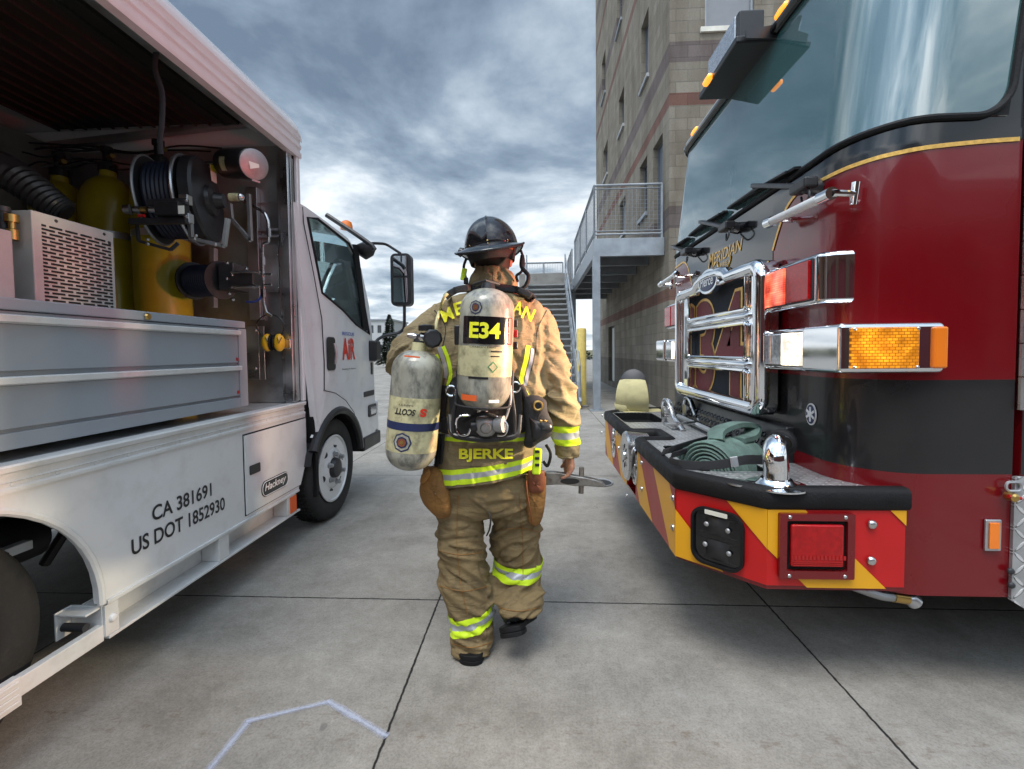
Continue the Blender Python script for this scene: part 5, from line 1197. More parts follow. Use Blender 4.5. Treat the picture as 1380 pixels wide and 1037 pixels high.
for z0, z1 in ((zG[1], zG[2]), (zG[3], zG[4])):   # the two chrome cross bars stand proud
    zc_ = (z0+z1)/2; obj('cross_bar', MB().tube([Vector((XG+.03, o0-.05, zc_)), Vector((XG+.006, o0-.03, zc_)), Vector((XG-.004, o0+.01, zc_)), Vector((XG-.004, o1-.01, zc_)), Vector((XG+.006, o1+.03, zc_)), Vector((XG+.03, o1+.05, zc_))], .020, 12), M['chrome'], gr)
for h_ in hs: obj('opening_trim', MB().tube([Vector((XG-.006, u, v)) for u, v in h_], .013, 10, closed=True), M['chrome'], gr)
obj('outer_rim', MB().tube([Vector((XG+.004, u+(.028 if u < cz0-.3 else -.028 if u > cz0+.3 else 0), v-(.028 if v > cz0*0+1.5 else -.028))) for u, v in out], .040, 14, closed=True), M['chrome'], gr)
mb = MB(); mb.box(XG+.06, XFc+.0, fy0+.02, fy1-.02, zb1+.02, zt1-.02); obj('grille_housing', mb, M['engine black'], eng, bevel=.01)
obj('screen', MB().add([fG(o0-.01, zG[5]-.01, .045), fG(o1+.01, zG[5]-.01, .045), fG(o1+.01, zG[0]+.01, .045), fG(o0-.01, zG[0]+.01, .045)], [(0,1,2,3)]), M['screen mesh'], gr)
ty0, ty1 = P(1004, 450, X=XG+.043).y, P(939, 450, X=XG+.043).y; tz0 = P(1000, 541, X=XG+.043).z; tz1 = P(1000, 391, X=XG+.043).z; tcy = (ty0+ty1)/2
q = MB(); text(q, '34', lambda u, v: Vector((XG+.042, tcy-u, tz0-.018+v*1.0)), width=(ty1-ty0)+.05, height=tz1-tz0+.036, offset=.055); obj('number_outline', q, M['gold leaf'], gr, smooth=False)
q = MB(); text(q, '34', lambda u, v: Vector((XG+.039, tcy-u, tz0+v)), width=(ty1-ty0), height=tz1-tz0, offset=.03); obj('number', q, M['maroon print'], gr, smooth=False)
# badge
bz = P(953, 381, X=XG-.03).z; by = P(953, 381, X=XG-.03).y; bz = zt1-.012
bd = obj('badge', MB().lathe([(1,0),(1,.014),(.92,.022),(.86,.016)], (0,0,0), (1,0,0), n=40), M['chrome'], gr) if False else None
def oval(y, z, ry, rz, x0, x1, matn, name, par): return obj(name, MB().prism([Vector((x0, y+ry*math.cos(2*math.pi*k/40), z+rz*math.sin(2*math.pi*k/40))) for k in range(40)], (x1-x0, 0, 0)), M[matn], par, bevel=.004)
bd = oval(cz0, bz, .155, .078, XG-.028, XG+.01, 'chrome', 'badge', gr); oval(cz0, bz, .132, .060, XG-.032, XG-.0285, 'navy', 'badge_field', bd)
q = MB(); text(q, 'Pierce', lambda u, v: Vector((XG-.0335, cz0-u, bz-.028+v)), width=.21, height=.062, offset=.01, shear=.1); obj('badge_lettering', q, M['white ink'], bd, smooth=False)
# gold script above the grille
sA, zA = S(956, 341); sB, zB = S(992, 329); sc_m = (sA+sB)/2; zz_ = (zA+zB)/2
q = MB(); text(q, 'MERIDIAN', lambda u, v: cpt(SL/2-u, zt1+.135+v*(1.0 if u > -.17 else 1.45)-(0 if u > -.17 else .02), .006), width=.52, height=.070, shear=.3, offset=.006)
obj('gold_script', q, M['gold leaf'], eng, smooth=False)
q = MB(); q.tube([cpt(SL/2+.10*math.cos(R(a)), zt1+.135+.075*math.sin(R(a)), .006) for a in range(180, 361, 12)], .005, 6); text(q, 'FIRE', lambda u, v: cpt(SL/2-u, zt1+.09+v, .006), width=.10, height=.028); obj('gold_crest', q, M['gold leaf'], eng, smooth=False)
# ---- light clusters
XH = 1.135
def rbox(name, x0, x1, y0, y1, z0, z1, matn, par, bv=.03): return obj(name, MB().box(x0, x1, y0, y1, z0, z1), M[matn], par, bevel=bv, seg=4)
def mirY(y): return YSd+YFr-y
def lights(mirror):
    m_ = (lambda y: mirY(y)) if mirror else (lambda y: y)
    def B(name, x0, x1, y0, y1, z0, z1, matn, par, bv): a, b = sorted((m_(y0), m_(y1))); return rbox(name, x0, x1, a, b, z0, z1, matn, par, bv)
    Lz = lambda px, py: P(px, py, X=XH).z; Ly = lambda px: P(px, 440, X=XH).y
    zt1_, zt0 = (Lz(1094, 358)+Lz(1029, 366))/2+.024, (Lz(1094, 408)+Lz(1029, 413))/2-.024
    zl1, zl0 = (Lz(1094, 448)+Lz(1029, 450))/2+.022, (Lz(1094, 494)+Lz(1029, 490))/2-.026
    yn, yf = Ly(1103), Ly(1024); YX = 1.715
    def shell(name, z0, z1, par, xe, dy):
        ys = Ly(1097); ye = yn-dy; pl2 = [(XH, yf-.03), (XH+.01, yf-.008), (XH+.03, yf), (1.45, yf), (1.45, ye), (xe, ye)]
        for k in range(1, 9): a = R(90*k/8); pl2.append((xe-(xe-XH)*math.sin(a), ys-(ys-ye)*math.cos(a)))
        return obj(name, MB().prism([Vector((x_, m_(y_), z0)) for x_, y_ in pl2], (0,0,z1-z0)), M['chrome'], par, bevel=.022, seg=4, angle=60)
    up = shell('warning_light_housing', zt0, zt1_, eng, XH+.13, .035)
    lo = shell('headlight_housing', zl0, zl1, eng, XH+.11, .05)
    x0, x1, x2, x3, x4 = [P(q, 470, Y=YX).x for q in (1132, 1146, 1237, 1256, 1275)]
    ex = B('turn_signal_housing', x0, x4+.002, YX, 1.96, zl0+.006, zl1-.004, 'chrome', lo, .018)
    l0, l1, l2, l3 = Ly(1094), Ly(1063), Ly(1060), Ly(1028)
    for nm, a, b, mt in (('lens', l2, l3, 'lit red lens'), ('lens', l0, l1, 'red lens')):
        if mirror: mt = 'red lens'
        fr_ = B('bezel', XH-.006, XH+.01, a-.006, b+.006, zt0+.018, zt1_-.018, 'dark steel', up, .004)
        B(nm, XH-.016, XH-.003, a, b, zt0+.024, zt1_-.024, mt, up, .006)
    for a, b, mt in ((Ly(1058), l3, 'clear lens'), (l0, Ly(1057), 'lit clear lens')):
        if mirror: mt = 'lit clear lens' if b > 2.2 else 'clear lens'
        B('bezel', XH-.006, XH+.01, a-.004, b+.004, zl0+.018, zl1-.018, 'dark steel', lo, .004)
        B('headlight', XH-.016, XH-.003, a, b, zl0+.024, zl1-.024, mt, lo, .006)
    B('turn_signal', x1, x2, YX-.010, YX+.01, zl0+.022, zl1-.020, 'lit amber lens', lo, .006)
    B('side_marker', x3, x4, YX-.012, YX+.01, zl0+.022, zl1-.020, 'orange plastic', lo, .008)
    q = MB()
    for x_, z_ in ((x1+.008, zl0+.028), (x1+.008, zl1-.026), (x2-.008, zl0+.028), (x2-.008, zl1-.026)): q.bolt(Vector((x_, m_(YX-.011), z_)), (0, 1 if mirror else -1, 0), .006, .004)
    obj('screw', q, M['steel'], lo)
lights(False); lights(True)
# ---- grab handles
for mir in (0, 1):
    m_ = (lambda y: mirY(y)) if mir else (lambda y: y)
    a, b = Vector((1.12, m_(2.29), 1.955)), Vector((1.12, m_(1.80), 1.935)); d = (b-a)
    h_ = obj('grab_handle', MB().tube([a+d*.12, a+d*.85], .019, 12), M['white trim'], eng)
    for p0, p1, t0 in ((a-d*.0, a+d*.13, 1), (a+d*.84, b, 0)): obj('end_collar', MB().tube([p0, p0.lerp(p1,.15), p1], [.016, .025, .024], 14), M['chrome'], h_)
    obj('stem', MB().tube([b, b+Vector((.10,m_(0)*0+(.02 if not mir else -.02),.0))], .014), M['chrome'], h_)
    obj('mounting', MB().tube([b+Vector((.090,.018 if not mir else -.018,-.042)), b+Vector((.098,.018 if not mir else -.018,.042))], [.012,.016], 12), M['chrome'], h_)
    obj('stem', MB().tube([a+d*.2, a+d*.2+Vector((.15,0,-.01))], .013), M['chrome'], h_)
    obj('mounting', MB().lathe([(.045,0),(.045,.012),(.03,.02)], a+d*.2+Vector((.15,0,-.01)), (-1,0,0)), M['chrome'], h_)
# ---- wipers
def wiper(piv, arm, b0, b1):
    p = cpt(*S(*piv), .0); pa = cpt(*S(*arm), .05); q0, q1 = cpt(*S(*b0), .022), cpt(*S(*b1), .022)
    n_ = Vector((-1,0,0)); p = p
    w0 = obj('wiper', MB().lathe([(.035,0),(.03,.06),(.02,.075)], p, (-1,0,.2)), M['black plastic'], eng)
    p2 = p+Vector((-.065,0,.01)); obj('arm', MB().bar(p2, pa, .045, .022), M['black plastic'], w0, bevel=.005); obj('arm', MB().bar(pa, (q0+q1)/2+Vector((-.02,0,0)), .022, .014), M['black plastic'], w0, bevel=.003)
    obj('arm_knuckle', MB().obox(p2+(p2-pa)*.0, (.06,.12,.045)), M['black plastic'], w0, bevel=.01)
    bl_ = obj('blade', MB().bar(q0, q1, .012, .03, up=(-1,0,0)), M['black rubber'], w0)
    obj('blade_spine', MB().tube([q0.lerp(q1,.08)+Vector((-.02,0,.0)), q0.lerp(q1,.5)+Vector((-.035,0,0)), q0.lerp(q1,.92)+Vector((-.02,0,0))], .007, 6), M['black plastic'], bl_)
    obj('washer_tube', MB().tube(smooth_path([p2+Vector((0,-.03,-.01)), p2+Vector((-.01,-.06,-.06)), p2+Vector((0,.0,-.08)), p2+Vector((.02,.05,-.03))]), .005, 6), M['black plastic'], w0)
wiper((1104,254), (1030,250), (1082,226), (988,281)); wiper((994,308), (955,299), (983,285), (934,318)); wiper((937,341), (913,332), (932,321), (910,336))
# ---- black panel behind the deck
q = MB(); q.prism([Vector((1.10,0,.80)), Vector((1.13,0,.90)), Vector((1.17,0,.985)), Vector((1.27,0,.99)), Vector((1.27,0,.80))], (0, 1.6, 0)); q._xf(10, lambda p: p+Vector((0, 2.18, 0)))
bp_ = obj('lower_panel', q, M['black plastic'], eng, bevel=.01)
q = MB(); nrm = Vector((-.83, 0, .55)).normalized()
for i in range(26):
    for j in range(3):
        c_ = Vector((1.107+.016*j, 2.26+i*.056+.028*(j % 2), .845+.038*j)); q.lathe([(.017,.012),(.012,.016),(.012,.013)], c_, nrm, n=6)
obj('honeycomb', q, M['engine black'], bp_, smooth=False)
obj('round_badge', MB().ring(Vector((1.118, 2.75, .885)), nrm, .055, .008), M['dark steel'], bp_)
obj('deck_rod', MB().tube([(1.075, 2.25, .85), (1.075, 3.5, .85)], .016, 10), M['dull aluminium'], eng)
# ---- bumper
FB = .60; bz0, bz1, bz2 = .455, .750, .828
BP = [(1.36, 1.73), (.862, 1.73), (FB, 1.985), (FB, 3.965), (.862, 4.225), (1.36, 4.225)]
NY0, NY1 = 2.77, 3.03
def panel(a, b, name, matn, zt=bz1, th=.02):
    a, b = Vector((*a, 0)), Vector((*b, 0)); d = (b-a).normalized(); n = Vector((-d.y, d.x, 0)); n = n if (n.dot(Vector((-1,-.3,0))) > 0 or True) else -n
    return a, b, d, n
def clip(poly, f):
    out = []
    for i in range(len(poly)):
        p, q = poly[i], poly[(i+1) % len(poly)]; fp, fq = f(p), f(q)
        if fp >= 0: out.append(p)
        if fp*fq < 0: t = fp/(fp-fq); out.append((p[0]+(q[0]-p[0])*t, p[1]+(q[1]-p[1])*t))
    return out
bump_ = obj('bumper', (lambda q: (plate(q, [(1.36,1.733),(.863,1.733),(FB+.003,1.987),(FB+.003,NY0),(FB+.16,NY0),(FB+.16,NY1),(FB+.003,NY1),(FB+.003,3.963),(.863,4.222),(1.36,4.222)], lambda u, v, d: Vector((u, v, bz0+.004+d)), bz1-bz0-.006), q)[1])(MB()), M['engine bright red'], eng, bevel=.002)
# perimeter strip: w runs from the near side rearwards; stripes at w+z = const going down towards the near rear
W0 = 1.748
segs = [((1.36,1.73),(.862,1.73)), ((.862,1.73),(FB,1.985)), ((FB,1.985),(FB,NY0)), ((FB,NY1),(FB,3.965)), ((FB,3.965),(.862,4.225)), ((.862,4.225),(1.36,4.225))]
w_ = 1.36; my, mr_ = MB(), MB()
for k, (a, b) in enumerate(segs):
    a, b = Vector((*a, 0)), Vector((*b, 0)); L_ = (b-a).length; d = (b-a)/L_; n = Vector((d.y, -d.x, 0)) if k < 0 else Vector((-d.y, d.x, 0))
    if n.dot(Vector((1.2, 2.98, 0))-(a+b)/2) > 0: n = -n
    if k == 3: w_ -= (NY1-NY0)
    rect = [(w_, bz0), (w_-L_, bz0), (w_-L_, bz1), (w_, bz1)]
    f3 = lambda p, o, a=a, d=d, n=n, w_=w_: a+d*(w_-p[0])+Vector((0,0,p[1]))+n*o
    for j in range(-4, 9):
        hi = W0-.59*j+.59*3; lo = hi-.285
        pl_ = clip(clip(rect, lambda p: hi-(p[0]+p[1])), lambda p: (p[0]+p[1])-lo)
        if len(pl_) > 2: obj('yellow_stripe', MB().add([f3(p, .0016) for p in pl_], [tuple(range(len(pl_)))]), M['reflective yellow'], bump_, smooth=False)
    if 1 < k < 4: obj('red_strip', MB().add([f3(p, .0008) for p in rect], [(0,1,2,3)]), M['reflective dull red'], bump_, smooth=False)
    w_ -= L_
obj('lower_lip', (lambda q: (plate(q, [(1.36,1.737),(.865,1.737),(FB+.006,1.99),(FB+.006,3.96),(.865,4.218),(1.36,4.218)], lambda u, v, d: Vector((u, v, bz0-.012+d)), .0155), q)[1])(MB()), M['engine red'], bump_, bevel=.002)
# rubber cap following the edge and the notch
def cap_path(): return [(1.37,1.745),(.873,1.745),(.855,1.752),(FB+.018,1.985),(FB+.014,1.998),(FB+.014,NY0-.035),(FB+.03,NY0-.012),(FB+.05,NY0-.004),(FB+.18,NY0-.004),(FB+.20,NY0+.01),(FB+.20,NY1-.01),(FB+.18,NY1+.004),(FB+.05,NY1+.004),(FB+.03,NY1+.012),(FB+.014,NY1+.035),(FB+.014,3.955),(.87,4.208),(1.37,4.21)]
pth = [Vector((x, y, (bz1+bz2)/2+.003)) for x, y in cap_path()]
q = MB(); prof_ = [(-.030,-.040),(.018,-.040),(.026,-.028),(.026,.022),(.014,.038),(-.020,.040),(-.034,.028)]
rings = []
for i, p in enumerate(pth):
    d0 = (p-pth[i-1]).normalized() if i else (pth[1]-p).normalized(); d1 = (pth[i+1]-p).normalized() if i < len(pth)-1 else d0
    t = (d0+d1).normalized(); n = Vector((-t.y, t.x, 0))*-1 if False else Vector((-t.y, t.x, 0)); sc_2 = 1/max(.5, math.cos(d0.angle(d1)/2)) if d0.angle(d1) > 1e-3 else 1
    rings.append([p+n*a*sc_2+Vector((0,0,b)) for a, b in prof_])
# outward is -X / -Y side of a path running far-wards
test = rings[5][3].x < pth[5].x
if not test: rings = [[p*2-r_+Vector((0,0,2*(r_.z-p.z))) for r_ in rg] for p, rg in zip(pth, rings)]
m_ = len(prof_); q.v = [v for r_ in rings for v in r_]
for i in range(len(rings)-1):
    for k in range(m_): q.f.append((i*m_+k, i*m_+(k+1) % m_, (i+1)*m_+(k+1) % m_, (i+1)*m_+k)); q.m.append(0)
q.f += [tuple(range(m_)), tuple((len(rings)-1)*m_+k for k in range(m_))]; q.m += [0, 0]
obj('rubber_cap', q, M['black rubber'], bump_, angle=50)
# deck with the hose well
wl = [(.70,2.02),(.70,2.55),(1.0,2.55),(1.0,2.16),(.93,2.02)]
wl = rrect(.70, 1.02, 2.03, 2.58, .04)
q = MB(); plate(q, [(1.36,1.765),(.875,1.765),(FB+.035,2.0),(FB+.035,NY0-.03),(FB+.22,NY0-.03),(FB+.22,NY1+.03),(FB+.035,NY1+.03),(FB+.035,3.95),(.875,4.19),(1.36,4.19)], lambda u, v, d: Vector((u, v, .815-d)), .006, [wl, rrect(.66,.98,3.42,3.95,.04)]); dk = obj('deck', q, M['treadplate deck'], bump_)
for l_ in (wl, rrect(.66,.98,3.42,3.95,.04)):
    q = MB()
    for i in range(len(l_)): a, b = l_[i], l_[(i+1) % len(l_)]; q.add([(a[0],a[1],.8145),(b[0],b[1],.8145),(b[0],b[1],.753),(a[0],a[1],.753)], [(0,1,2,3)])
    q.add([(p[0], p[1], .753) for p in l_], [tuple(range(len(l_)))]); obj('hose_well', q, M['black rubber'], dk)
q = MB(); q.box(FB+.10, 1.3, 2.05, 3.9, .40, bz0-.013); obj('under_tray', q, M['treadplate side'], eng, bevel=.004)
for x_, y_, r_ in ((1175, 707, .017), (1174, 756, .017)): obj('bolt', MB().lathe([(r_,0),(r_*.95,.005),(r_*.7,.010),(r_*.3,.012)], P(x_, y_, Y=1.728), (0,-1,0), n=20), M['steel'], bump_)
for x_, y_ in ((907,671),(907,711),(865,624),(865,659),(833,585),(834,604),(812,560),(811,583),(845,668)):
    p = P(x_, y_, X=FB-.002); obj('bolt', MB().lathe([(.015,0),(.014,.005),(.008,.009)], p, (-1,0,0), n=16), M['steel'], bump_)
# chrome hand holes on the front and siren disc in the notch
for px, py in ((856.5, 628), (828, 597)):
    p = P(px, py, X=FB-.003)
    lp = [Vector((0, .055*math.cos(t)*1.0, .105*math.sin(t))) for t in [2*math.pi*k/36 for k in range(36)]]
    h_ = obj('hand_hole', MB().tube([p+v for v in lp], .012, 8, closed=True), M['chrome'], bump_); obj('hole', MB().prism([p+v*.93 for v in lp], (-.003,0,0)), M['engine black'], h_); obj('latch', MB().obox(p+Vector((-.006,0,-.03)), (.012,.03,.08)), M['chrome'], h_, bevel=.004)
sc0 = Vector((FB-.03, 2.90, .685)); sr_ = obj('siren', MB().lathe([(.10,-.15),(.14,-.13),(.15,-.02),(.155,0),(.145,.012),(.12,.006),(.10,.010),(.03,.012),(.028,.022),(.01,.024)], sc0, (-1,0,0), n=44), M['steel'], bump_)
for k in range(8):
    a = 2*math.pi*k/8; obj('slot', MB().obox(sc0+Vector((-.0125, math.cos(a)*.06, math.sin(a)*.06)), (.004,.008,.03), Matrix.Rotation(a-math.pi/2, 3, 'X')), M['black ink'], sr_)
# recessed speaker on the chamfer
ca, cb2 = Vector((.862,1.73,0)), Vector((FB,1.985,0)); dch = (ca-cb2).normalized(); nch = Vector((-dch.y, dch.x, 0)); nch = nch if nch.y < 0 else -nch
cc0 = (ca+cb2)/2; zc0 = (P(966, 726, Y=1.85).z)
def chf(u, v, o): return cc0+dch*u+Vector((0,0,zc0+v))+nch*o
q = MB(); plate(q, rrect(-.105,.105,-.118,.118,.055,8), lambda u, v, d: chf(u, v, .020-d), .016, [rrect(-.094,.094,-.107,.107,.046,8)]); sp_ = obj('speaker', q, M['black rubber'], bump_, bevel=.004)
obj('horn', (lambda q: (plate(q, rrect(-.094,.094,-.107,.107,.046,8), lambda u, v, d: chf(u, v, .0065-d), .003), q)[1])(MB()), M['engine black'], sp_)
for v0, v1 in ((.012,.085),(-.09,-.010)):
    q = MB(); q.grid(lambda u, v: chf(u, v, .008+.014*math.cos(u*38)*math.cos((v-(v0+v1)/2)/(v1-v0)*3.0)), [i*.01-.08 for i in range(17)], [v0+(v1-v0)*j/8 for j in range(9)]); obj('cone', q, M['black plastic'], sp_)
for u, v in ((-.04,.05),(.045,.045),(-.045,-.035),(.05,-.045)): obj('bolt', MB().bolt(chf(u, v, .016), nch, .010, .006), M['dull aluminium'], sp_)
q = MB(); plate(q, rrect(-.045,.045,.094,.112,.003), lambda u, v, d: chf(u, v, .0225-d), .0015); obj('label', q, M['paper'], sp_)
# red light on the near side
a, b = P(1048, 778, Y=1.725), P(1150, 692, Y=1.725); fS = lambda u, v, d: Vector((u, 1.712+d, v))
q = MB(); plate(q, rrect(a.x, b.x, a.z, b.z, .006), fS, .016, [rrect(a.x+.026, b.x-.026, a.z+.030, b.z-.026, .006)]); wl_ = obj('bumper_light', q, M['engine red'], bump_, bevel=.003)
obj('gasket', MB().box(a.x+.027, b.x-.027, 1.7265, 1.7285, a.z+.031, b.z-.027), M['black rubber'], wl_)
obj('lens', MB().box(a.x+.040, b.x-.040, 1.708, 1.726, a.z+.046, b.z-.040), M['red lens'], wl_, bevel=.008, seg=3)
q = MB()
for k in range(14): q.box(a.x+.050+k*.0135, a.x+.058+k*.0135, 1.7060, 1.7078, a.z+.075, a.z+.090)
for k in range(3): q.box(a.x+.046, b.x-.046, 1.7060, 1.7078, a.z+.052+k*.007, a.z+.055+k*.007)
obj('lens_ribs', q, M['red plastic'], wl_)
for u, v in ((a.x+.035,b.z-.012),(b.x-.035,b.z-.012),(a.x+.035,a.z+.012),(b.x-.035,a.z+.012)): obj('screw', MB().bolt(Vector((u,1.712,v)), (0,-1,0), .007, .005), M['steel'], wl_)
# chrome elbow on the deck
eb = P(1046, 655, Z=.818)
el = obj('discharge_elbow', MB().tube(smooth_path([eb, eb+Vector((0,0,.06)), eb+Vector((-.005,.0,.115)), eb+Vector((.02,.035,.150)), eb+Vector((.07,.09,.145))], 6), .045, 22), M['chrome'], bump_)
obj('flange', MB().lathe([(.11,0),(.11,.006),(.075,.010),(.062,.020),(.055,.03)], eb, n=32), M['chrome'], el)
obj('cap', MB().lathe([(.05,0),(.058,.008),(.058,.04),(.05,.05)], eb+Vector((.05,.075,.147)), (.6,.75,.0), n=26), M['black rubber'], el)
q = eb+Vector((-.13, .03, 0)); obj('deck_cap', MB().lathe([(.05,0),(.05,.006),(.02,.009)], q), M['steel'], bump_)
p = P(1096, 658, Z=.823); obj('deck_label', MB().obox(p, (.09,.04,.002)), M['paper'], bump_)
# chrome cleats
for px, py in ((903, 574), (932, 571)):
    p = P(px, py, Z=.82)
    path = [p+Vector((.03,-.20,.0)), p+Vector((.02,-.15,.03)), p+Vector((.01,-.06,.07)), p+Vector((0,.02,.16)), p+Vector((-.01,.09,.17)), p+Vector((-.01,.13,.10)), p+Vector((0,.13,.0))]
    ck = obj('cleat', MB().tube(smooth_path(path), .020, 10, flat=.7), M['steel'], bump_); obj('foot', MB().obox(p+Vector((0,.0,.004)), (.05,.26,.010)), M['steel'], ck, bevel=.002); obj('boss', MB().tube([p+Vector((-.03,.07,.09)), p+Vector((.03,.07,.09))], .042, 16), M['steel'], ck)
obj('hinge_bar', MB().tube([P(895,572,Z=.86), P(940,570,Z=.86)], .012), M['steel'], bump_)
# pipe under the near corner
pp_ = obj('drain_pipe', MB().tube(bent([Vector((1.12,1.95,.43)), Vector((1.20,1.85,.425)), P(1185,802,Y=1.80), P(1205,804,Y=1.80)], 4, .4), .020, 10), M['dull aluminium'], eng)
obj('brass_section', MB().tube([P(1203,803,Y=1.80), P(1222,806,Y=1.80)], .024, 12), M['brass'], pp_); obj('end_cap', MB().tube([P(1221,806,Y=1.80), P(1226,806,Y=1.80), P(1233,812,Y=1.80)], [.022,.028,.028], 12), M['aluminium'], pp_)
# ---- brow light and marker lamps
Yr = lambda px, X: X*613.3/(px-722)
bl_ = obj('floodlight', MB().box(1.11, 1.42, 2.62, 3.20, 3.03, 3.07), M['black plastic'], eng, bevel=.01)
obj('lamp_head', MB().box(1.16, 1.30, 2.70, 3.16, 3.075, 3.26), M['black plastic'], bl_, bevel=.01); obj('lens', MB().box(1.148, 1.159, 2.73, 3.13, 3.090, 3.245), M['clear lens'], bl_, bevel=.003)
obj('bracket', MB().prism([Vector((1.15,2.60,3.075)), Vector((1.42,2.60,3.11)), Vector((1.42,2.60,3.02)), Vector((1.15,2.60,3.03))], (0,-.012,0)), M['black plastic'], bl_)
obj('marker', MB().lathe([(.001,-.05),(.02,-.04),(.022,0),(.02,.04),(.001,.05)], (1.10, 3.0, 3.05), (0,1,0)), M['amber marker'], bl_)
for px in (932, 971, 1041):
    y_ = Yr(px, 1.30); obj('roof_marker', MB().lathe([(.001,-.055),(.022,-.045),(.026,0),(.022,.045),(.001,.055)], (1.295, y_, 3.10), (0,1,0)), M['amber marker'], eng)
for y_ in (3.05, 2.95): pass
# ---- hoses on the bumper (things of their own)
def spiral_roll(c, axis, r, w_, turns, matn, parent, name, t=.010):
    ax_ = Vector(axis).normalized(); x_ = ax_.orthogonal().normalized(); y_ = ax_.cross(x_); n = int(turns*28); q = MB(); rings = []
    for i in range(n+1):
        a = 2*math.pi*turns*i/n; rr = .02+(r-.02)*i/n+.004*noise.noise(Vector((a*.6, r*9, 0)))*min(1, i/n*3); d = x_*math.cos(a)+y_*math.sin(a); dt = (r-.02)/turns
        wb = w_*(1+.02*math.sin(a*1.7)); k1, k2 = rr, rr+dt*.82
        rings.append([c+d*k1, c+d*(k1+(k2-k1)*.5)-ax_*.006, c+d*k2, c+d*k2+ax_*wb, c+d*(k1+(k2-k1)*.5)+ax_*(wb+.006), c+d*k1+ax_*wb])
    q.v = [v for g_ in rings for v in g_]
    for i in range(n):
        for k in range(6): q.f.append((i*6+k, i*6+(k+1) % 6, (i+1)*6+(k+1) % 6, (i+1)*6+k)); q.m.append(0)
    q.f += [tuple(range(6)), tuple(n*6+k for k in range(6))]; q.m += [0, 0]
    return obj(name, q, M[matn], parent, angle=40)
hc = Vector((.80, 2.17, .765)); hax = Vector((.80, .60, 0)).normalized()
gh = thing('rolled_hose', 'pale green fire hose rolled and strapped down in the engine bumper well', 'fire hose', hc)
spiral_roll(hc, hax, .155, .085, 8, 'hose green', gh, 'coil'); spiral_roll(hc+hax*.10+Vector((0,0,.004)), hax, .150, .085, 8, 'hose green', gh, 'coil'); spiral_roll(hc+hax*.20, hax, .146, .085, 7, 'hose green', gh, 'coil')
def ribbon(pts, w_dir, w_, t, matn, name, parent, n=5, pinch=0):
    pts = smooth_path(pts, n); q = MB(); wd0 = Vector(w_dir).normalized()*w_/2; rings = []; zm_ = max(p.z for p in pts); zn_ = min(p.z for p in pts)
    for i, p in enumerate(pts):
        wd = wd0*(1-pinch*((p.z-zn_)/max(1e-5, zm_-zn_))**4)
        tg = (pts[min(i+1, len(pts)-1)]-pts[max(i-1, 0)]).normalized(); nn = tg.cross(wd).normalized()*t/2; rings.append([p-wd-nn, p-wd*.6-nn*1.4, p+wd*.6-nn*1.4, p+wd-nn, p+wd+nn, p+wd*.6+nn*1.4, p-wd*.6+nn*1.4, p-wd+nn])
    q.v = [v for g_ in rings for v in g_]
    for i in range(len(rings)-1):
        for k in range(8): q.f.append((i*8+k, i*8+(k+1) % 8, (i+1)*8+(k+1) % 8, (i+1)*8+k)); q.m.append(0)
    q.f += [tuple(range(8)), tuple((len(rings)-1)*8+k for k in range(8))]; q.m += [0, 0]
    return obj(name, q, M[matn], parent, angle=50)
ribbon([hc+hax*.10+Vector((-.02,-.02,.15)), hc+hax*.16+Vector((-.04,-.0,.185)), hc+hax*.26+Vector((.0,.02,.205)), hc+hax*.36+Vector((.02,0,.185)), hc+hax*.36+Vector((-.02,-.06,.15)), hc+hax*.26+Vector((-.03,-.06,.14))], (.5,-.8,.1), .085, .022, 'hose green', 'loose_end', gh)
st1 = thing('hose_strap', 'black webbing strap buckled over the green rolled hose', 'strap', hc+Vector((0,0,.1)))
perp = Vector((-hax.y, hax.x, 0))
ribbon([P(903,622,Y=2.12), P(915,626,Y=2.06), P(950,628,Y=2.04), P(985,624,Y=2.00), P(1005,620,Y=1.98), P(1030,620,Y=2.0)], (0,0,1), .040, .005, 'black webbing', 'webbing', st1)
a = P(984, 623, Y=1.992); b = P(995, 622, Y=1.985); obj('buckle', MB().bar(a, b, .006, .044), M['dull aluminium'], st1, bevel=.003)
st2 = thing('hose_strap', 'pair of loose black straps lying over the deck edge in front of the green hose', 'strap', P(920,600,Z=.83))
ribbon([P(893,610,Z=.845), P(905,606,Z=.87), P(930,598,Z=.88), P(952,592,Z=.87)], (.3,-.2,1), .036, .005, 'black webbing', 'webbing', st2)
ribbon([P(905,614,Z=.84), P(930,606,Z=.86), P(960,595,Z=.87), P(985,588,Z=.86)], (.3,-.2,1), .032, .005, 'black webbing', 'webbing', st2)
# pale yellow hose on the far corner
yc_ = P(851, 548, Z=.86); yh = thing('folded_hose', 'pale yellow fire hose folded over in the far bumper well with a black coupling', 'fire hose', yc_)
wv = Vector((.97, -.24, 0)).normalized(); fw_ = Vector((-.24, -.97, 0))
def ry(a, z): return yc_+Vector((.02,.06,0))-fw_*(-a)+Vector((0,0,z-.0))
ribbon([ry(.02,-.06), ry(.075,.02), ry(.085,.09), ry(.05,.17), ry(-.02,.21), ry(-.09,.17), ry(-.11,.05), ry(-.10,-.06)], wv, .28, .035, 'hose pale yellow', 'hose', yh, 8, .22)
ribbon([ry(.05,-.05)-wv*.05, ry(.09,-.02)-wv*.09, ry(.08,.03)-wv*.10], wv, .10, .02, 'hose pale yellow', 'hose_tail', yh, 6)
cq = ry(-.16, .165)
cpl = obj('coupling', MB().lathe([(.105,-.05),(.115,-.045),(.115,-.02),(.098,-.015),(.098,.015),(.115,.02),(.115,.045),(.105,.05)], cq+Vector((.01,.03,.03)), fw_+Vector((0,0,.35)), n=32), M['dark steel'], yh)
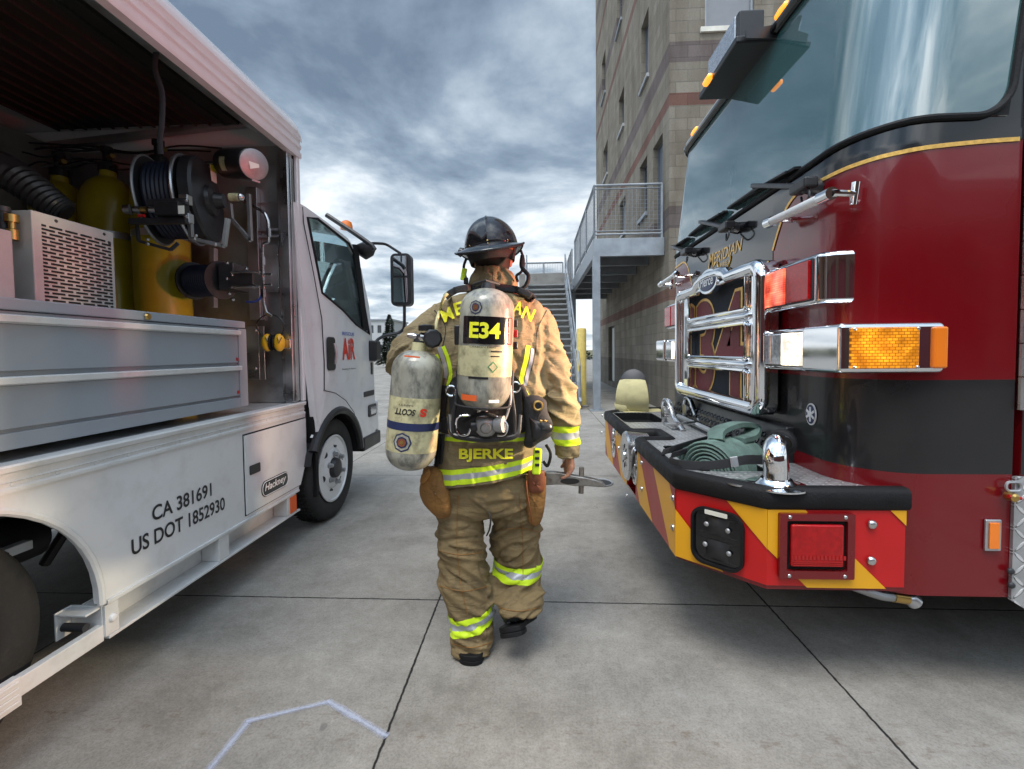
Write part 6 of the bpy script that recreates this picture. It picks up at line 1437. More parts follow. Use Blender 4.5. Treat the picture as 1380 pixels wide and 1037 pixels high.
for k in range(4): a = k*1.57+.4; obj('lug', MB().obox(cq+Vector((.01,.03,.03))+wv*.10*math.cos(a)+Vector((0,0,.10*math.sin(a))), (.03,.03,.03)), M['dark steel'], cpl, bevel=.006)
ribbon([P(838,556,Z=.80), P(862,556,Z=.80), P(890,555,Z=.80)], (0,1,0), .20, .03, 'hose pale yellow', 'lower_fold', yh)
# ---- lamps' real light
def spot(name, loc, tgt, energy, col, ang, blend=.3, rad=.06):
    l = bpy.data.lights.new(name, 'SPOT'); l.energy = energy; l.color = col; l.spot_size = R(ang); l.spot_blend = blend; l.shadow_soft_size = rad
    o = bpy.data.objects.new(name, l); COL.objects.link(o); o.location = loc; o.rotation_euler = (Vector(tgt)-Vector(loc)).to_track_quat('-Z', 'Y').to_euler(); return o
spot('red_warning_lamp', (1.04, 1.86, 1.63), (-1.9, 1.6, 1.92), 64, (1,.06,.045), 92, 1.0, .07)
spot('headlamp', (1.04, 1.83, 1.36), (-1.76, 1.7, 1.10), 110, (1,.83,.58), 62, .7, .06)
spot('turn_signal_lamp', (1.32, 1.665, 1.37), (0.0, -.6, 1.0), 40, (1,.66,.30), 150, .8, .05)
# ------------------------------------------------------------------ firefighter
YP = 2.02
def loft(mb, secs, n=28, pw=2.3):
    """secs: (px left, px right, py, Y centre, depth half)"""
    rings = []
    for l, r_, py, y, dp in secs:
        a, b = P(l, py, Y=y), P(r_, py, Y=y); c = (a+b)/2; hx = (b-a)/2
        ring = []
        for k in range(n):
            t = 2*math.pi*k/n; ct, st_ = math.cos(t), math.sin(t)
            ring.append(c+hx*math.copysign(abs(ct)**(2/pw), ct)+Vector((0, dp*math.copysign(abs(st_)**(2/pw), st_), 0)))
        rings.append(ring)
    m_ = len(rings)
    return mb.add([p for g_ in rings for p in g_], [(i*n+k, i*n+(k+1) % n, (i+1)*n+(k+1) % n, (i+1)*n+k) for i in range(m_-1) for k in range(n)]+[tuple(range(n))[::-1], tuple((m_-1)*n+k for k in range(n))])
def limb(mb, pts, n=20, steps=5):
    """pts: (px, py, Y, radius)"""
    c = smooth_path([P(a, b, Y=y) for a, b, y, r_ in pts], steps); rs = smooth_path([Vector((r_, 0, 0)) for *_, r_ in pts], steps)
    return mb.tube(c, [v.x for v in rs], n)
def fuse(mb, voxel, smooth_it=6, factor=.5):
    me = bpy.data.meshes.new('tmp'); me.from_pydata(mb.v, [], mb.f); bm = bmesh.new(); bm.from_mesh(me); bmesh.ops.recalc_face_normals(bm, faces=bm.faces); bm.to_mesh(me); bm.free()
    o = bpy.data.objects.new('tmp', me); COL.objects.link(o)
    q = o.modifiers.new('r', 'REMESH'); q.mode = 'VOXEL'; q.voxel_size = voxel
    if smooth_it: q = o.modifiers.new('s', 'SMOOTH'); q.iterations = smooth_it; q.factor = factor
    dg = bpy.context.evaluated_depsgraph_get(); dg.update(); r_ = bpy.data.meshes.new_from_object(o.evaluated_get(dg)); bpy.data.objects.remove(o); bpy.data.meshes.remove(me)
    return r_
def displace(me, fn):
    me.update(); ns = [v.normal.copy() for v in me.vertices]
    for v, n_ in zip(me.vertices, ns): v.co = v.co+n_*fn(v.co, n_)
    me.update()
def ridge(p, s): return 1-abs(noise.noise(Vector((p[0]*s[0], p[1]*s[1], p[2]*s[2]))))*2
def finish(name, me, matn, parent, angle=60, sub=0):
    off = ROOT[parent.name]
    for v in me.vertices: v.co = v.co-off
    me.materials.clear()
    for x_ in (matn if isinstance(matn, list) else [matn]): me.materials.append(M[x_])
    me.polygons.foreach_set('use_smooth', [True]*len(me.polygons)); me.name = name
    o = bpy.data.objects.new(name, me); COL.objects.link(o); o.parent = parent; ROOT[o.name] = off
    if sub: q = o.modifiers.new('s', 'SUBSURF'); q.levels = q.render_levels = sub
    return o
foot = P(640, 884, Z=0)
ff = thing('person', 'firefighter in tan turnout coat and trousers and black helmet, walking away carrying an axe', 'person', (foot.x, foot.y, 0))
# --- body (one continuous figure under the clothes)
mb = MB()
loft(mb, [(640,684,372,YP+.03,.055),(642,682,392,YP+.03,.055),(605,718,408,YP+.02,.09),(592,728,440,YP+.02,.11),(600,722,500,YP+.02,.10),(606,712,570,YP+.03,.095),(598,712,630,YP+.03,.11),(602,708,655,YP+.03,.10)], 20, 2.0)
hc_ = P(664, 345, Y=YP+.04)
mb.ball(hc_+Vector((0,.01,.01)), (.075,.095,.12), 22, 16); mb.ball(hc_+Vector((0,.035,-.06)), (.055,.07,.06), 16, 10)
mb.lathe([(.050,-.16),(.052,-.05),(.055,0)], hc_+Vector((0,.0,.0)), (0,0,1), n=18)
for s_ in (-1, 1):
    mb.ball(hc_+Vector((s_*.078, .015, -.02)), (.012,.020,.032), 10, 8); mb.ball(hc_+Vector((s_*.03, .098, .012)), (.016,.010,.010), 8, 6)
mb.ball(hc_+Vector((0,.115,-.02)), (.013,.022,.022), 10, 8); mb.ball(hc_+Vector((0,.100,-.062)), (.026,.012,.010), 10, 6)
limb(mb, [(600,420,YP+.02,.055),(562,462,YP,.045),(545,488,YP+.02,.040),(560,530,YP+.16,.034),(580,568,YP+.24,.026)], 14)
limb(mb, [(722,420,YP+.02,.055),(742,480,YP,.045),(752,530,YP,.040),(762,590,YP+.03,.031),(765,614,YP+.04,.026)], 14)
limb(mb, [(628,650,YP+.03,.085),(624,720,YP+.03,.075),(627,770,YP+.02,.060),(636,830,YP,.048),(640,862,YP-.02,.042)], 16)
limb(mb, [(690,650,YP+.03,.085),(696,720,YP+.12,.075),(698,765,YP+.14,.060),(697,810,YP+.03,.048),(696,828,YP-.02,.042)], 16)
# hands: palm, four fingers and thumb each
def hand(mb, wrist, palm_dir, side, curl, scale=1.0, flip=False):
    w_, d, sd = Vector(wrist), Vector(palm_dir).normalized(), Vector(side).normalized(); nrm = d.cross(sd).normalized()*(-1 if flip else 1)
    mb.tube([w_-d*.01, w_+d*.03, w_+d*.07, w_+d*.085], [.024, .030, .034, .028], 14, flat=.6, up=nrm)
    for k in range(4):
        L_ = (.068, .078, .074, .058)[k]*scale; b = w_+d*.080+sd*(.027-.018*k)*1.05; dd = d.copy(); pts = [b-d*.02, b]
        for j in range(3):
            ang = curl*(.6+.3*j); dd = (dd*math.cos(ang)+nrm*math.sin(ang)).normalized(); pts.append(pts[-1]+dd*L_*(.42, .32, .26)[j])
        mb.tube(pts, [.0095, .0095, .0088, .0080, .0068], 10)
    t0 = w_+d*.02+sd*.026; t1 = t0+(d*.6+sd*.75).normalized()*.035; t2 = t1+(d*.8+nrm*.45+sd*.1).normalized()*.032; t3 = t2+(d*.7+nrm*.75-sd*.2).normalized()*.026
    mb.tube([t0-sd*.012, t0, t1, t2, t3], [.014, .0135, .011, .010, .008], 10)
wr = P(768, 609, Y=YP+.03)
hand(mb, wr, (.02, .06, -1), (-.12, .95, 0), 1.05, 1.12, True)
hand(mb, P(580, 566, Y=YP+.24), (.3, .35, -.8), (.1, .9, .3), .6)
bme = fuse(mb, .0065, 2)
body = finish('body', bme, 'skin', ff)
# hair under the helmet
mb = MB(); mb.grid(lambda u, v: hc_+Vector((.0+.085*math.sin(v)*math.cos(u), .012+.106*math.sin(v)*math.sin(u), .012+.128*math.cos(v))), [R(a) for a in range(150, 391, 8)], [R(a) for a in range(5, 132, 8)])
obj('hair', mb, M['hair'], body)
# --- trousers
mb = MB()
loft(mb, [(600,712,600,YP+.03,.12),(594,717,630,YP+.03,.145),(590,722,655,YP+.03,.155),(589,727,676,YP+.03,.15),(596,722,690,YP+.03,.12)], 30, 2.4)
loft(mb, [(590,650,655,YP+.03,.13),(588,654,690,YP+.03,.13),(588,652,720,YP+.02,.125),(589,654,752,YP+.02,.118),(593,662,785,YP+.01,.115),(600,666,812,YP-.0,.112),(606,667,836,YP-.0,.108),(607,667,856,YP-.01,.108),(609,666,868,YP-.01,.105),(616,660,874,YP-.01,.088)], 28, 2.3)
loft(mb, [(662,722,655,YP+.03,.13),(660,729,690,YP+.05,.13),(662,730,720,YP+.09,.125),(663,730,752,YP+.12,.118),(662,731,778,YP+.10,.115),(664,733,794,YP+.03,.112),(666,731,807,YP+.0,.106),(669,729,817,YP-.02,.100),(676,722,821,YP-.02,.085)], 28, 2.3)
tme = fuse(mb, .0075, 6)
kneeL, kneeR = P(624,745,Y=YP).z, P(696,735,Y=YP).z
zhemR, zhemL = P(700,835,Y=YP).z, P(636,885,Y=YP).z
def wr_tr(p, n_):
    side = p.x < P(659, 750, Y=YP).x; zk = kneeL if side else kneeR; zh = zhemL if side else zhemR
    w1 = math.exp(-((p.z-zk)/.16)**2); w2 = math.exp(-((p.z-zh-.10)/.13)**2); w3 = math.exp(-((p.z-P(650,672,Y=YP).z)/.07)**2)
    q = Vector((p.x+.35*p.z*(1 if side else -1)*.6, p.y, p.z+.25*noise.noise(p*3.1)*.3+.35*(p.x if side else -p.x)))
    f1 = max(0, ridge(q, (4.5, 3.5, 15)))**2.2; f2 = max(0, ridge(q+Vector((5,3,1)), (7, 6, 30)))**2
    base = noise.noise(p*4.2)*.008
    f3 = max(0, ridge(q+Vector((2,7,4)), (5.5, 5, 19)))**7
    return base+f1*(.005+.013*(w1+w2*.9+w3*.6))+f2*(.003+.006*(w1+w2))-f3*(.006+.008*(w1+w2))-.008-.004*(w1+w2)
displace(tme, wr_tr)
q = MB()
def band(src, planes, mats_, off, name, parent, keep=None, cuts=None):
    """strip of the garment between successive planes (point, normal): each strip its own material"""
    out = MB()
    for i in range(len(planes)-1):
        bm = bmesh.new(); bm.from_mesh(src)
        for (co, no), inner in ((planes[i], True), (planes[i+1], False)):
            bmesh.ops.bisect_plane(bm, geom=bm.verts[:]+bm.edges[:]+bm.faces[:], plane_co=co, plane_no=no, clear_inner=inner, clear_outer=not inner)
        for co, no in (cuts or []): bmesh.ops.bisect_plane(bm, geom=bm.verts[:]+bm.edges[:]+bm.faces[:], plane_co=co, plane_no=no, clear_inner=True)
        bm.normal_update()
        out.mi = mats_[i]; idx = {v: k for k, v in enumerate(bm.verts)}
        out.add([v.co+v.normal*off for v in bm.verts], [tuple(idx[v] for v in f.verts) for f in bm.faces]); bm.free()
    return out
def tri_band(src, a, b, a2, b2, Y, name, parent, cuts=None, off=.0035, fr=(0,.33,.67,1), mats_=(0,1,0)):
    """a-b: lower edge in the picture, a2-b2: upper edge"""
    pa, pb, pc, pd = P(*a, Y=Y), P(*b, Y=Y), P(*a2, Y=Y), P(*b2, Y=Y); planes = []
    for f in fr:
        p0, p1 = pa.lerp(pc, f), pb.lerp(pd, f); d = (p1-p0).normalized(); no = Vector((0,1,0)).cross(d)
        if no.z < 0: no = -no
        planes.append((p0, no))
    out = band(src, planes, list(mats_), off, name, parent, cuts=cuts)
    o = obj(name, out, [M['lime reflective'], M['silver reflective']], parent, angle=80); return o
xs = P(661, 800, Y=YP).x; xs2 = P(663.5, 800, Y=YP).x
cutL = [(Vector((P(668,850,Y=YP).x,0,0)), Vector((-1,0,0)))]; cutR = [(Vector((P(662,800,Y=YP).x,0,0)), Vector((1,0,0)))]
import copy as _c
tsrc = tme.copy()
trous = finish('trousers', tme, 'turnout tan', ff)
tri_band(tsrc, (613,862), (665,850), (608,838), (663,828), YP-.1, 'ankle_band', trous, cuts=cutL)
tri_band(tsrc, (665,800), (732,805), (665,779), (732,785), YP-.10, 'ankle_band', trous, cuts=cutR)
# --- jacket
mb = MB()
loft(mb, [(642,686,361,YP+.01,.080),(634,695,372,YP+.01,.095),(630,700,390,YP+.01,.100),(612,712,399,YP+.01,.115),(590,730,410,YP+.01,.130),(577,742,430,YP+.01,.145),(577,744,470,YP+.0,.155),(584,740,520,YP+.0,.155),(590,730,570,YP+.01,.150),(588,722,605,YP+.02,.155),(585,719,635,YP+.02,.165),(586,718,665,YP+.02,.168)], 40, 2.5)
limb(mb, [(604,428,YP+.01,.085),(583,446,YP-.0,.085),(560,468,YP-.01,.084),(546,486,YP+.02,.082),(553,512,YP+.10,.075),(570,545,YP+.20,.062),(576,558,YP+.235,.056)], 24)
limb(mb, [(716,428,YP+.01,.085),(727,448,YP,.085),(737,480,YP-.01,.083),(746,515,YP-.01,.080),(754,545,YP-.0,.074),(760,575,YP+.02,.064),(763,600,YP+.035,.058),(763,616,YP+.04,.055)], 24)
jme = fuse(mb, .0075, 6)
elR, elL = P(745,512,Y=YP), P(548,486,Y=YP)
def wr_j(p, n_):
    dR = (p-elR).length; dL = (p-elL).length
    w1 = math.exp(-(dR/.17)**2)+math.exp(-(dL/.15)**2); w2 = math.exp(-((p.z-P(650,560,Y=YP).z)/.10)**2)
    isarm = 1 if (p.x > P(738,500,Y=YP).x or p.x < P(585,500,Y=YP).x) else 0
    if isarm: q = Vector((p.x*1.0, p.y, p.z+.7*(p.x if p.x > 0 else -p.x)))
    else: q = Vector((p.x*2.2, p.y, p.z*.55+.25*abs(p.x+.22)))
    f1 = max(0, ridge(q, (5, 4, 13)))**2.3; f2 = max(0, ridge(q+Vector((3,8,2)), (9, 8, 26)))**2
    col_ = math.exp(-((p.z-P(664,392,Y=YP).z)/.02)**2)
    f3 = max(0, ridge(q+Vector((1,5,9)), (6, 5, 17)))**7
    return noise.noise(p*4.0)*.009-f3*(.006+.008*w1)+f1*(.007+.017*w1+.008*w2)+f2*(.004+.006*w1+.003*w2)-.006-.010*col_
displace(jme, wr_j)
# trim the hem: right side rides up
bm = bmesh.new(); bm.from_mesh(jme); a, b = P(590,662,Y=YP-.14), P(716,644,Y=YP-.14); d = (b-a).normalized(); no = Vector((0,1,0)).cross(d); no = -no if no.z < 0 else no
bmesh.ops.bisect_plane(bm, geom=bm.verts[:]+bm.edges[:]+bm.faces[:], plane_co=a, plane_no=no, clear_inner=True)
cuffp = P(763,612,Y=YP+.04); bmesh.ops.recalc_face_normals(bm, faces=bm.faces); bm.to_mesh(jme); bm.free()
jsrc = jme.copy(); jbvh_me = jme.copy()
jack = finish('jacket', jme, 'turnout khaki', ff)
q = jack.modifiers.new('solid', 'SOLIDIFY'); q.thickness = .006; q.offset = -1
cx0 = [(Vector((P(732,600,Y=YP).x,0,0)), Vector((-1,0,0)))]
tri_band(jsrc, (590,659), (716,641.5), (586,638), (716,622), YP-.15, 'hem_band', jack, cuts=cx0)
tri_band(jsrc, (585,597), (720,597), (585,583), (720,583), YP-.15, 'waist_band', jack, cuts=cx0, fr=(0,.4,.75,1), mats_=(0,1,0))
cxr = [(Vector((P(742,600,Y=YP).x,0,0)), Vector((1,0,0)))]
tri_band(jsrc, (745,602), (783,602), (745,574), (783,574), YP-.03, 'cuff_band', jack, cuts=cxr)
bm = bmesh.new(); bm.from_mesh(jbvh_me); JB = BVHTree.FromBMesh(bm); bm.free()
def onj(px, py, off=.004, Y=1.0):
    o_ = Vector((0,0,CAMH)); d = (P(px, py, Y=1.0)-o_).normalized(); h_ = JB.ray_cast(o_, d)
    return (h_[0]-d*off) if h_[0] else P(px, py, Y=YP-.15)
def vband(pts, wpx, matn, name, off=.004):
    out = MB(); L_ = []
    for i, (x_, y_) in enumerate(pts):
        dx = pts[min(i+1, len(pts)-1)][0]-pts[max(i-1, 0)][0]; dy = pts[min(i+1, len(pts)-1)][1]-pts[max(i-1, 0)][1]; l_ = math.hypot(dx, dy); nx_, ny_ = -dy/l_, dx/l_
        L_.append([onj(x_+nx_*wpx*k, y_+ny_*wpx*k, off) for k in (-.5, -.25, 0, .25, .5)])
    out.v = [p for r_ in L_ for p in r_]
    for i in range(len(L_)-1):
        for k in range(4): out.f.append((i*5+k, i*5+k+1, (i+1)*5+k+1, (i+1)*5+k)); out.m.append(0)
    return obj(name, out, M[matn], jack, angle=80)
def line(pts, n=14):
    v_ = smooth_path([Vector((x_, y_, 0)) for x_, y_ in pts], n//max(1, len(pts)-1)); return [(p.x, p.y) for p in v_]
vband(line([(597,467),(603,482),(607,500),(606,512),(600,530),(597,545)], 20), 5, 'lime reflective', 'back_stripe'); vband(line([(591.5,468),(597,484),(601,500),(600,510)], 16), 5.5, 'silver reflective', 'back_stripe'); vband(line([(588,478),(592,488),(594.5,500),(593,510)], 16), 4, 'lime reflective', 'back_stripe')
vband(line([(712,466),(709,485),(704,504),(702,518)], 18), 6, 'lime reflective', 'back_stripe'); vband(line([(718,470),(716,486),(711,505),(708,520)], 18), 4.5, 'silver reflective', 'back_stripe'); vband(line([(706,524),(711,532),(714,540)], 10), 4, 'lime reflective', 'back_stripe')
# seams
for pts in ([(585,418),(600,440),(596,470),(590,500)], [(737,418),(724,445),(722,470),(716,500)], [(590,634),(650,636),(718,618)], [(664,367),(664,390)]):
    vband(line(pts, 24), 1.0, 'leather tan' if False else 'black webbing', 'seam', .0025)
# lettering: arched name of the department and the surname patch
def jtext(s_, cx, cy, w_, h_, off=.03, arc=0, rot=0):
    q = MB()
    def fn(u, v):
        x_ = cx+(u*math.cos(rot)-v*math.sin(rot)); y_ = cy-(v*math.cos(rot)+u*math.sin(rot)); return onj(x_, y_, .012)
    text(q, s_, fn, width=w_, height=h_, offset=off, cuts=2); return obj('lettering', q, M['letter yellow'], jack, smooth=False)
for ch, x_, y_, r_ in (('M',606,432,.42),('E',621,424,.30),('R',644,417,.10),('I',654,416,.05),('D',663,415,0),('I',673,416,-.05),('I',681,418,-.1),('A',696,423,-.28),('N',709,431,-.40)):
    jtext(ch, x_, y_, 4.5 if ch == 'I' else 15 if ch in 'MN' else 12, 17, .02, rot=r_)
jtext('BJERKE', 655, 623, 73, 18, .035)
pt = vband(line([(606,614),(655,615),(706,612)], 20), 27, 'turnout khaki', 'name_patch', .003)
# pockets of leather on the thighs
TB = None
bm = bmesh.new(); bm.from_mesh(tsrc); TB = BVHTree.FromBMesh(bm); bm.free()
def pocket(pts, bulge, matn, name, ycen, parent, off=0):
    mbp = MB(); n = len(pts); cxp = sum(a for a, b in pts)/n; cyp = sum(b for a, b in pts)/n; rings = []
    for f, o_ in ((1.0, .0), (1.0, .5), (.93, .85), (.7, 1.0), (.35, 1.06), (.02, 1.08)):
        rings.append([P(cxp+(a-cxp)*f, cyp+(b-cyp)*f, Y=ycen-bulge*o_+.006*noise.noise(Vector((a*.15, b*.15, f*3)))) for a, b in pts])
    mbp.v = [p for r_ in rings for p in r_]
    for i in range(5):
        for k in range(n): mbp.f.append((i*n+k, i*n+(k+1) % n, (i+1)*n+(k+1) % n, (i+1)*n+k)); mbp.m.append(0)
    return obj(name, mbp, M[matn], parent, angle=60)
pocket(line([(571,628),(568,645),(565,662),(570,678),(580,690),(592,699),(607,697),(608,680),(604,655),(596,634),(584,628)], 33), .10, 'leather tan', 'thigh_pocket', YP-.02, trous)
vband2 = pocket(line([(568,640),(566,650),(572,651),(580,640),(578,632)], 15), .04, 'leather tan', 'pocket_flap', YP-.10, trous)
pocket(line([(708,640),(707,665),(709,690),(714,706),(726,708),(733,690),(736,660),(736,642)], 24), .07, 'leather tan', 'thigh_pocket', YP-.02, trous)
pocket(line([(712,634),(711,650),(713,663),(722,666),(732,663),(735,650),(734,634)], 18), .05, 'brown leather', 'tool_holster', YP-.06, trous)
obj('holster_strap', MB().tube(smooth_path([P(709,648,Y=YP-.13), P(711,668,Y=YP-.14), P(715,690,Y=YP-.135), P(717,704,Y=YP-.13)]), .007, 6, flat=.4), M['brown leather'], trous)
obj('knee_strap', MB().tube(smooth_path([P(656,684,Y=YP-.10), P(661,697,Y=YP-.12), P(660,712,Y=YP-.12), P(656,722,Y=YP-.10)]), .007, 6, flat=.4), M['black webbing'], trous)
def ont(px, py, off=.003):
    o_ = Vector((0,0,CAMH)); d = (P(px, py, Y=1.0)-o_).normalized(); h_ = TB.ray_cast(o_, d); return (h_[0]-d*off) if h_[0] else None
for pts in ([(618,668),(616,720),(620,780),(630,828)], [(700,668),(704,720),(705,780)], [(590,742),(620,748),(652,744)], [(666,716),(700,712),(728,718)], [(592,790),(625,797),(658,790)], [(609,868),(636,873),(662,866)], [(668,818),(698,824),(728,819)]):
    pp = [ont(a, b) for a, b in line(pts, 30)]; pp = [p for p in pp if p is not None]
    if len(pp) > 3: obj('seam', MB().tube(pp, .0018, 5), M['leather tan'], trous)
# boots
def boot(toe, heel, ankle, parent, lift, K=1.18):
    toe, heel, ankle = Vector(toe), Vector(heel), Vector(ankle); d = toe-heel; q = MB()
    up = Vector((0,0,1)) if not lift else (ankle-heel).normalized(); up = (up-d.normalized()*up.dot(d.normalized())).normalized(); sd = d.normalized().cross(up)
    def sec(f, h, w_, base=0): c = heel+d*f+up*base; w_ = w_*K; h = h*K; return [c+sd*w_*math.cos(t)*(1 if math.sin(t) > -.2 else 1.0)+up*(h*.5+h*.5*math.sin(t)) for t in [2*math.pi*k/18 for k in range(18)]]
    rings = [sec(-.02,.05,.022,.03), sec(0,.105,.042,.012), sec(.12,.12,.047,.010), sec(.35,.11,.045,.010), sec(.6,.078,.046,.010), sec(.82,.062,.048,.010), sec(.95,.05,.036,.010), sec(1.0,.02,.012,.02)]
    q.v = [p for r_ in rings for p in r_]
    for i in range(7):
        for k in range(18): q.f.append((i*18+k, i*18+(k+1) % 18, (i+1)*18+(k+1) % 18, (i+1)*18+k)); q.m.append(0)
    ht = heel+d*.22+up*.07; q.tube([ankle, ankle.lerp(ht,.5), ht, heel+d*.26+up*.04], [.045, .054, .054, .042], 18)
    me_ = fuse(q, .006, 3); b_ = finish('boot', me_, 'boot leather', parent)
    q = MB(); sole = [(-.045,.004),(-.04,.018),(-.02,.031),(.02,.042),(.10,.047),(.30,.042),(.38,.041),(.6,.050),(.8,.052),(.94,.040),(1.0,.018)]; sole = [(f, w_*K) for f, w_ in sole]
    l_ = [heel+d*f+sd*w_ for f, w_ in sole]+[heel+d*f-sd*w_ for f, w_ in sole[::-1]]; q.prism([p-up*.004 for p in l_], up*.022); so_ = obj('sole', q, M['black rubber'], b_, bevel=.004)
    q = MB(); hl = [(-.045,.004),(-.04,.018),(-.02,.031),(.02,.042),(.10,.047),(.27,.044)]; hl = [(f, w_*K) for f, w_ in hl]; l_ = [heel+d*f+sd*w_ for f, w_ in hl]+[heel+d*f-sd*w_ for f, w_ in hl[::-1]]; q.prism([p-up*.024 for p in l_], up*.019); obj('heel', q, M['black rubber'], so_, bevel=.003)
    return b_
g0 = P(636, 884, Y=YP-.04)
boot((g0.x+.02, 2.20, .026), (g0.x+.003, 1.905, .026), (g0.x+.005, 2.02, .10), ff, False)
hR = P(687, 851, Y=YP-.12)
boot(hR+Vector((.075,.235,-.075)), hR, P(697, 822, Y=YP+.02), ff, True)
# --- helmet
HC = P(662, 339, Y=YP+.03); hm = Matrix.Rotation(R(-7), 3, 'Y')
def H(x_, y_, z_): return HC+hm@Vector((x_, y_, z_))
q = MB(); na, nr = 64, 16
def dome(a, v):
    rib = max(0, math.cos(a*4))**26*.0045*math.sin(v)**.5
    comb = math.exp(-(math.cos(a)*math.sin(v)/.055)**2)*.004
    return H((.118+rib)*math.sin(v)*math.cos(a), (.140+rib)*math.sin(v)*math.sin(a), (.150+rib*.6+comb)*math.cos(v)**.9 if v < math.pi/2-.001 else 0)
q.grid(dome, [2*math.pi*k/na for k in range(na)], [.02+(math.pi/2-.02)*j/nr for j in range(nr+1)], closed_u=True)
hel = obj('helmet', q, M['helmet black'], ff, solid=-.004)
def brim(a, t):
    s_ = math.sin(a); back = max(0, -s_)**1.5; front = max(0, s_)**2
    w_ = .028+.075*back+.03*front; r0x, r0y = .116, .138
    x_ = (r0x+w_*t)*math.cos(a); y_ = (r0y+w_*t)*s_
    return H(x_, y_, .004-.010*t-.045*back*t**1.3+.020*abs(math.cos(a))**3*t**2)
q = MB(); q.grid(brim, [2*math.pi*k/72 for k in range(72)], [j/8 for j in range(9)], closed_u=True); br_ = obj('brim', q, M['helmet black'], hel, solid=.005)
obj('edge_trim', MB().tube([brim(2*math.pi*k/72, 1.0) for k in range(72)], .0042, 6, closed=True), M['black rubber'], br_)
q = MB(); q.grid(lambda a, t: H((.108-.012*t)*math.cos(a), (.130-.012*t)*math.sin(a), -.004-.050*t), [2*math.pi*k/48 for k in range(48)], [0, .5, 1], closed_u=True); obj('ear_cover', q, M['black webbing'], hel, solid=.003)
q = MB(); q.grid(lambda a, t: H((.112-.006*t)*math.cos(a)*1.0, (.146-.006*t)*math.sin(a), -.004-.016*t), [R(a) for a in range(265, 340, 6)], [0, 1]); obj('liner_flash', q, M['leather tan'], hel, solid=.003)
obj('lamp_knob', MB().tube([H(-.128,-.02,.008), H(-.142,-.02,.016)], [.022,.018], 14), M['black plastic'], hel)
obj('front_shield', MB().prism([H(-.03,.15,.02), H(.03,.15,.02), H(.035,.135,.10), H(0,.12,.14), H(-.035,.135,.10)], (0,.006,0)), M['engine black'], hel, bevel=.002)
for k in range(8): a = k*math.pi/4; obj('rivet', MB().lathe([(.004,0),(.003,.002)], dome(a, 1.50), (math.cos(a), math.sin(a), .1), n=10), M['brass'], hel)
# straps and lamp hanging at the sides
ls_ = obj('chin_strap', MB().tube(smooth_path([P(628,350,Y=YP-.02), P(625,360,Y=YP-.03), P(627,372,Y=YP-.03), P(630,384,Y=YP-.02)]), .006, 6), M['black webbing'], hel)
obj('clip', MB().obox(P(625, 370, Y=YP-.04), (.022,.014,.052), Matrix.Rotation(.2, 3, 'Y')), M['lime reflective'], hel, bevel=.004); obj('clip', MB().obox(P(628, 379, Y=YP-.042), (.02,.012,.03)), M['black plastic'], hel, bevel=.004)
obj('chin_strap', MB().tube(smooth_path([P(702,338,Y=YP-.02), P(706,352,Y=YP-.03), P(703,366,Y=YP-.05), P(696,372,Y=YP-.06), P(698,380,Y=YP-.05)]), .006, 6), M['black webbing'], hel)
obj('chin_strap', MB().tube(smooth_path([P(704,345,Y=YP-.03), P(703,360,Y=YP-.06), P(712,372,Y=YP-.07), P(708,386,Y=YP-.07), P(697,392,Y=YP-.07)]), .009, 8), M['black rubber'], hel)

# ------------------------------------------------------------------ breathing apparatus on his back
YT = 1.735
ba = thing('breathing_apparatus', 'worn grey air cylinder in a black harness on the firefighter\'s back', 'air pack', P(655, 590, Y=YT))
def bottle(top, bot, r_, par, name='cylinder', secs=((0,1,'cylinder composite'),)):
    top, bot = Vector(top), Vector(bot); ax_ = (top-bot).normalized(); L_ = (top-bot).length; pr_ = []
    for a in range(8, 91, 10): pr_.append((r_*math.sin(R(a))**.85, r_*.85*(1-math.cos(R(a)))))
    pr_ += [(r_*1.0, L_*.5)]+[(r_*math.sin(R(a))**.85, L_-r_*.80*(1-math.cos(R(a)))) for a in range(90, 15, -10)]+[(.022, L_)]
    return obj(name, MB().lathe(pr_, bot, ax_, n=48), M['cylinder composite'], par), ax_, L_, bot
T0, B0 = P(658, 389, Y=YT-.01), P(651, 553, Y=YT)
cy_, ax_, Lc, bot = bottle(T0, B0, .103, ba)
r_c = .103; up_ = ax_
def wrapc(bot, ax, r_):
    s0 = Vector((1,0,0)); s0 = (s0-ax*s0.dot(ax)).normalized(); f0 = ax.cross(s0); f0 = f0 if f0.y < 0 else -f0
    return lambda u, v, o: bot+ax*v+(s0*math.sin(u/r_)+f0*math.cos(u/r_))*(r_+o)
W1 = wrapc(bot, ax_, r_c)
def vat(py, L_=Lc, a=553, b=389): return L_*(a-py)/(a-b)
def wpatch(W, u0, u1, v0, v1, o, matn, name, par, n=24, nv=4):
    q = MB(); q.grid(lambda u, v: W(u, v, o), [u0+(u1-u0)*i/n for i in range(n+1)], [v0+(v1-v0)*j/nv for j in range(nv+1)]); return obj(name, q, M[matn], par)
def wtext(W, s_, u0, v0, wd, h_, o, matn, par, name='lettering', off=.02, rot=False, shear=0):
    q = MB(); text(q, s_, (lambda u, v: W(u0-u, v0-v, o)) if rot else (lambda u, v: W(u0+u, v0+v, o)), width=wd, height=h_, offset=off, cuts=1, shear=shear); return obj(name, q, M[matn], par, smooth=False)
lb_ = wpatch(W1, -.33, .33, vat(505), vat(466), .0008, 'cylinder band', 'pale_label', cy_, 48, 2)
bl2 = wpatch(W1, -.085, .125, vat(463), vat(428), .0022, 'engine black', 'number_panel', cy_)
wtext(W1, 'E34', .005, vat(456), .115, .058, .0034, 'letter yellow', cy_, off=.035)
wpatch(W1, .100, .128, vat(462), vat(429), .004, 'red ink', 'warning_strip', cy_, 6)
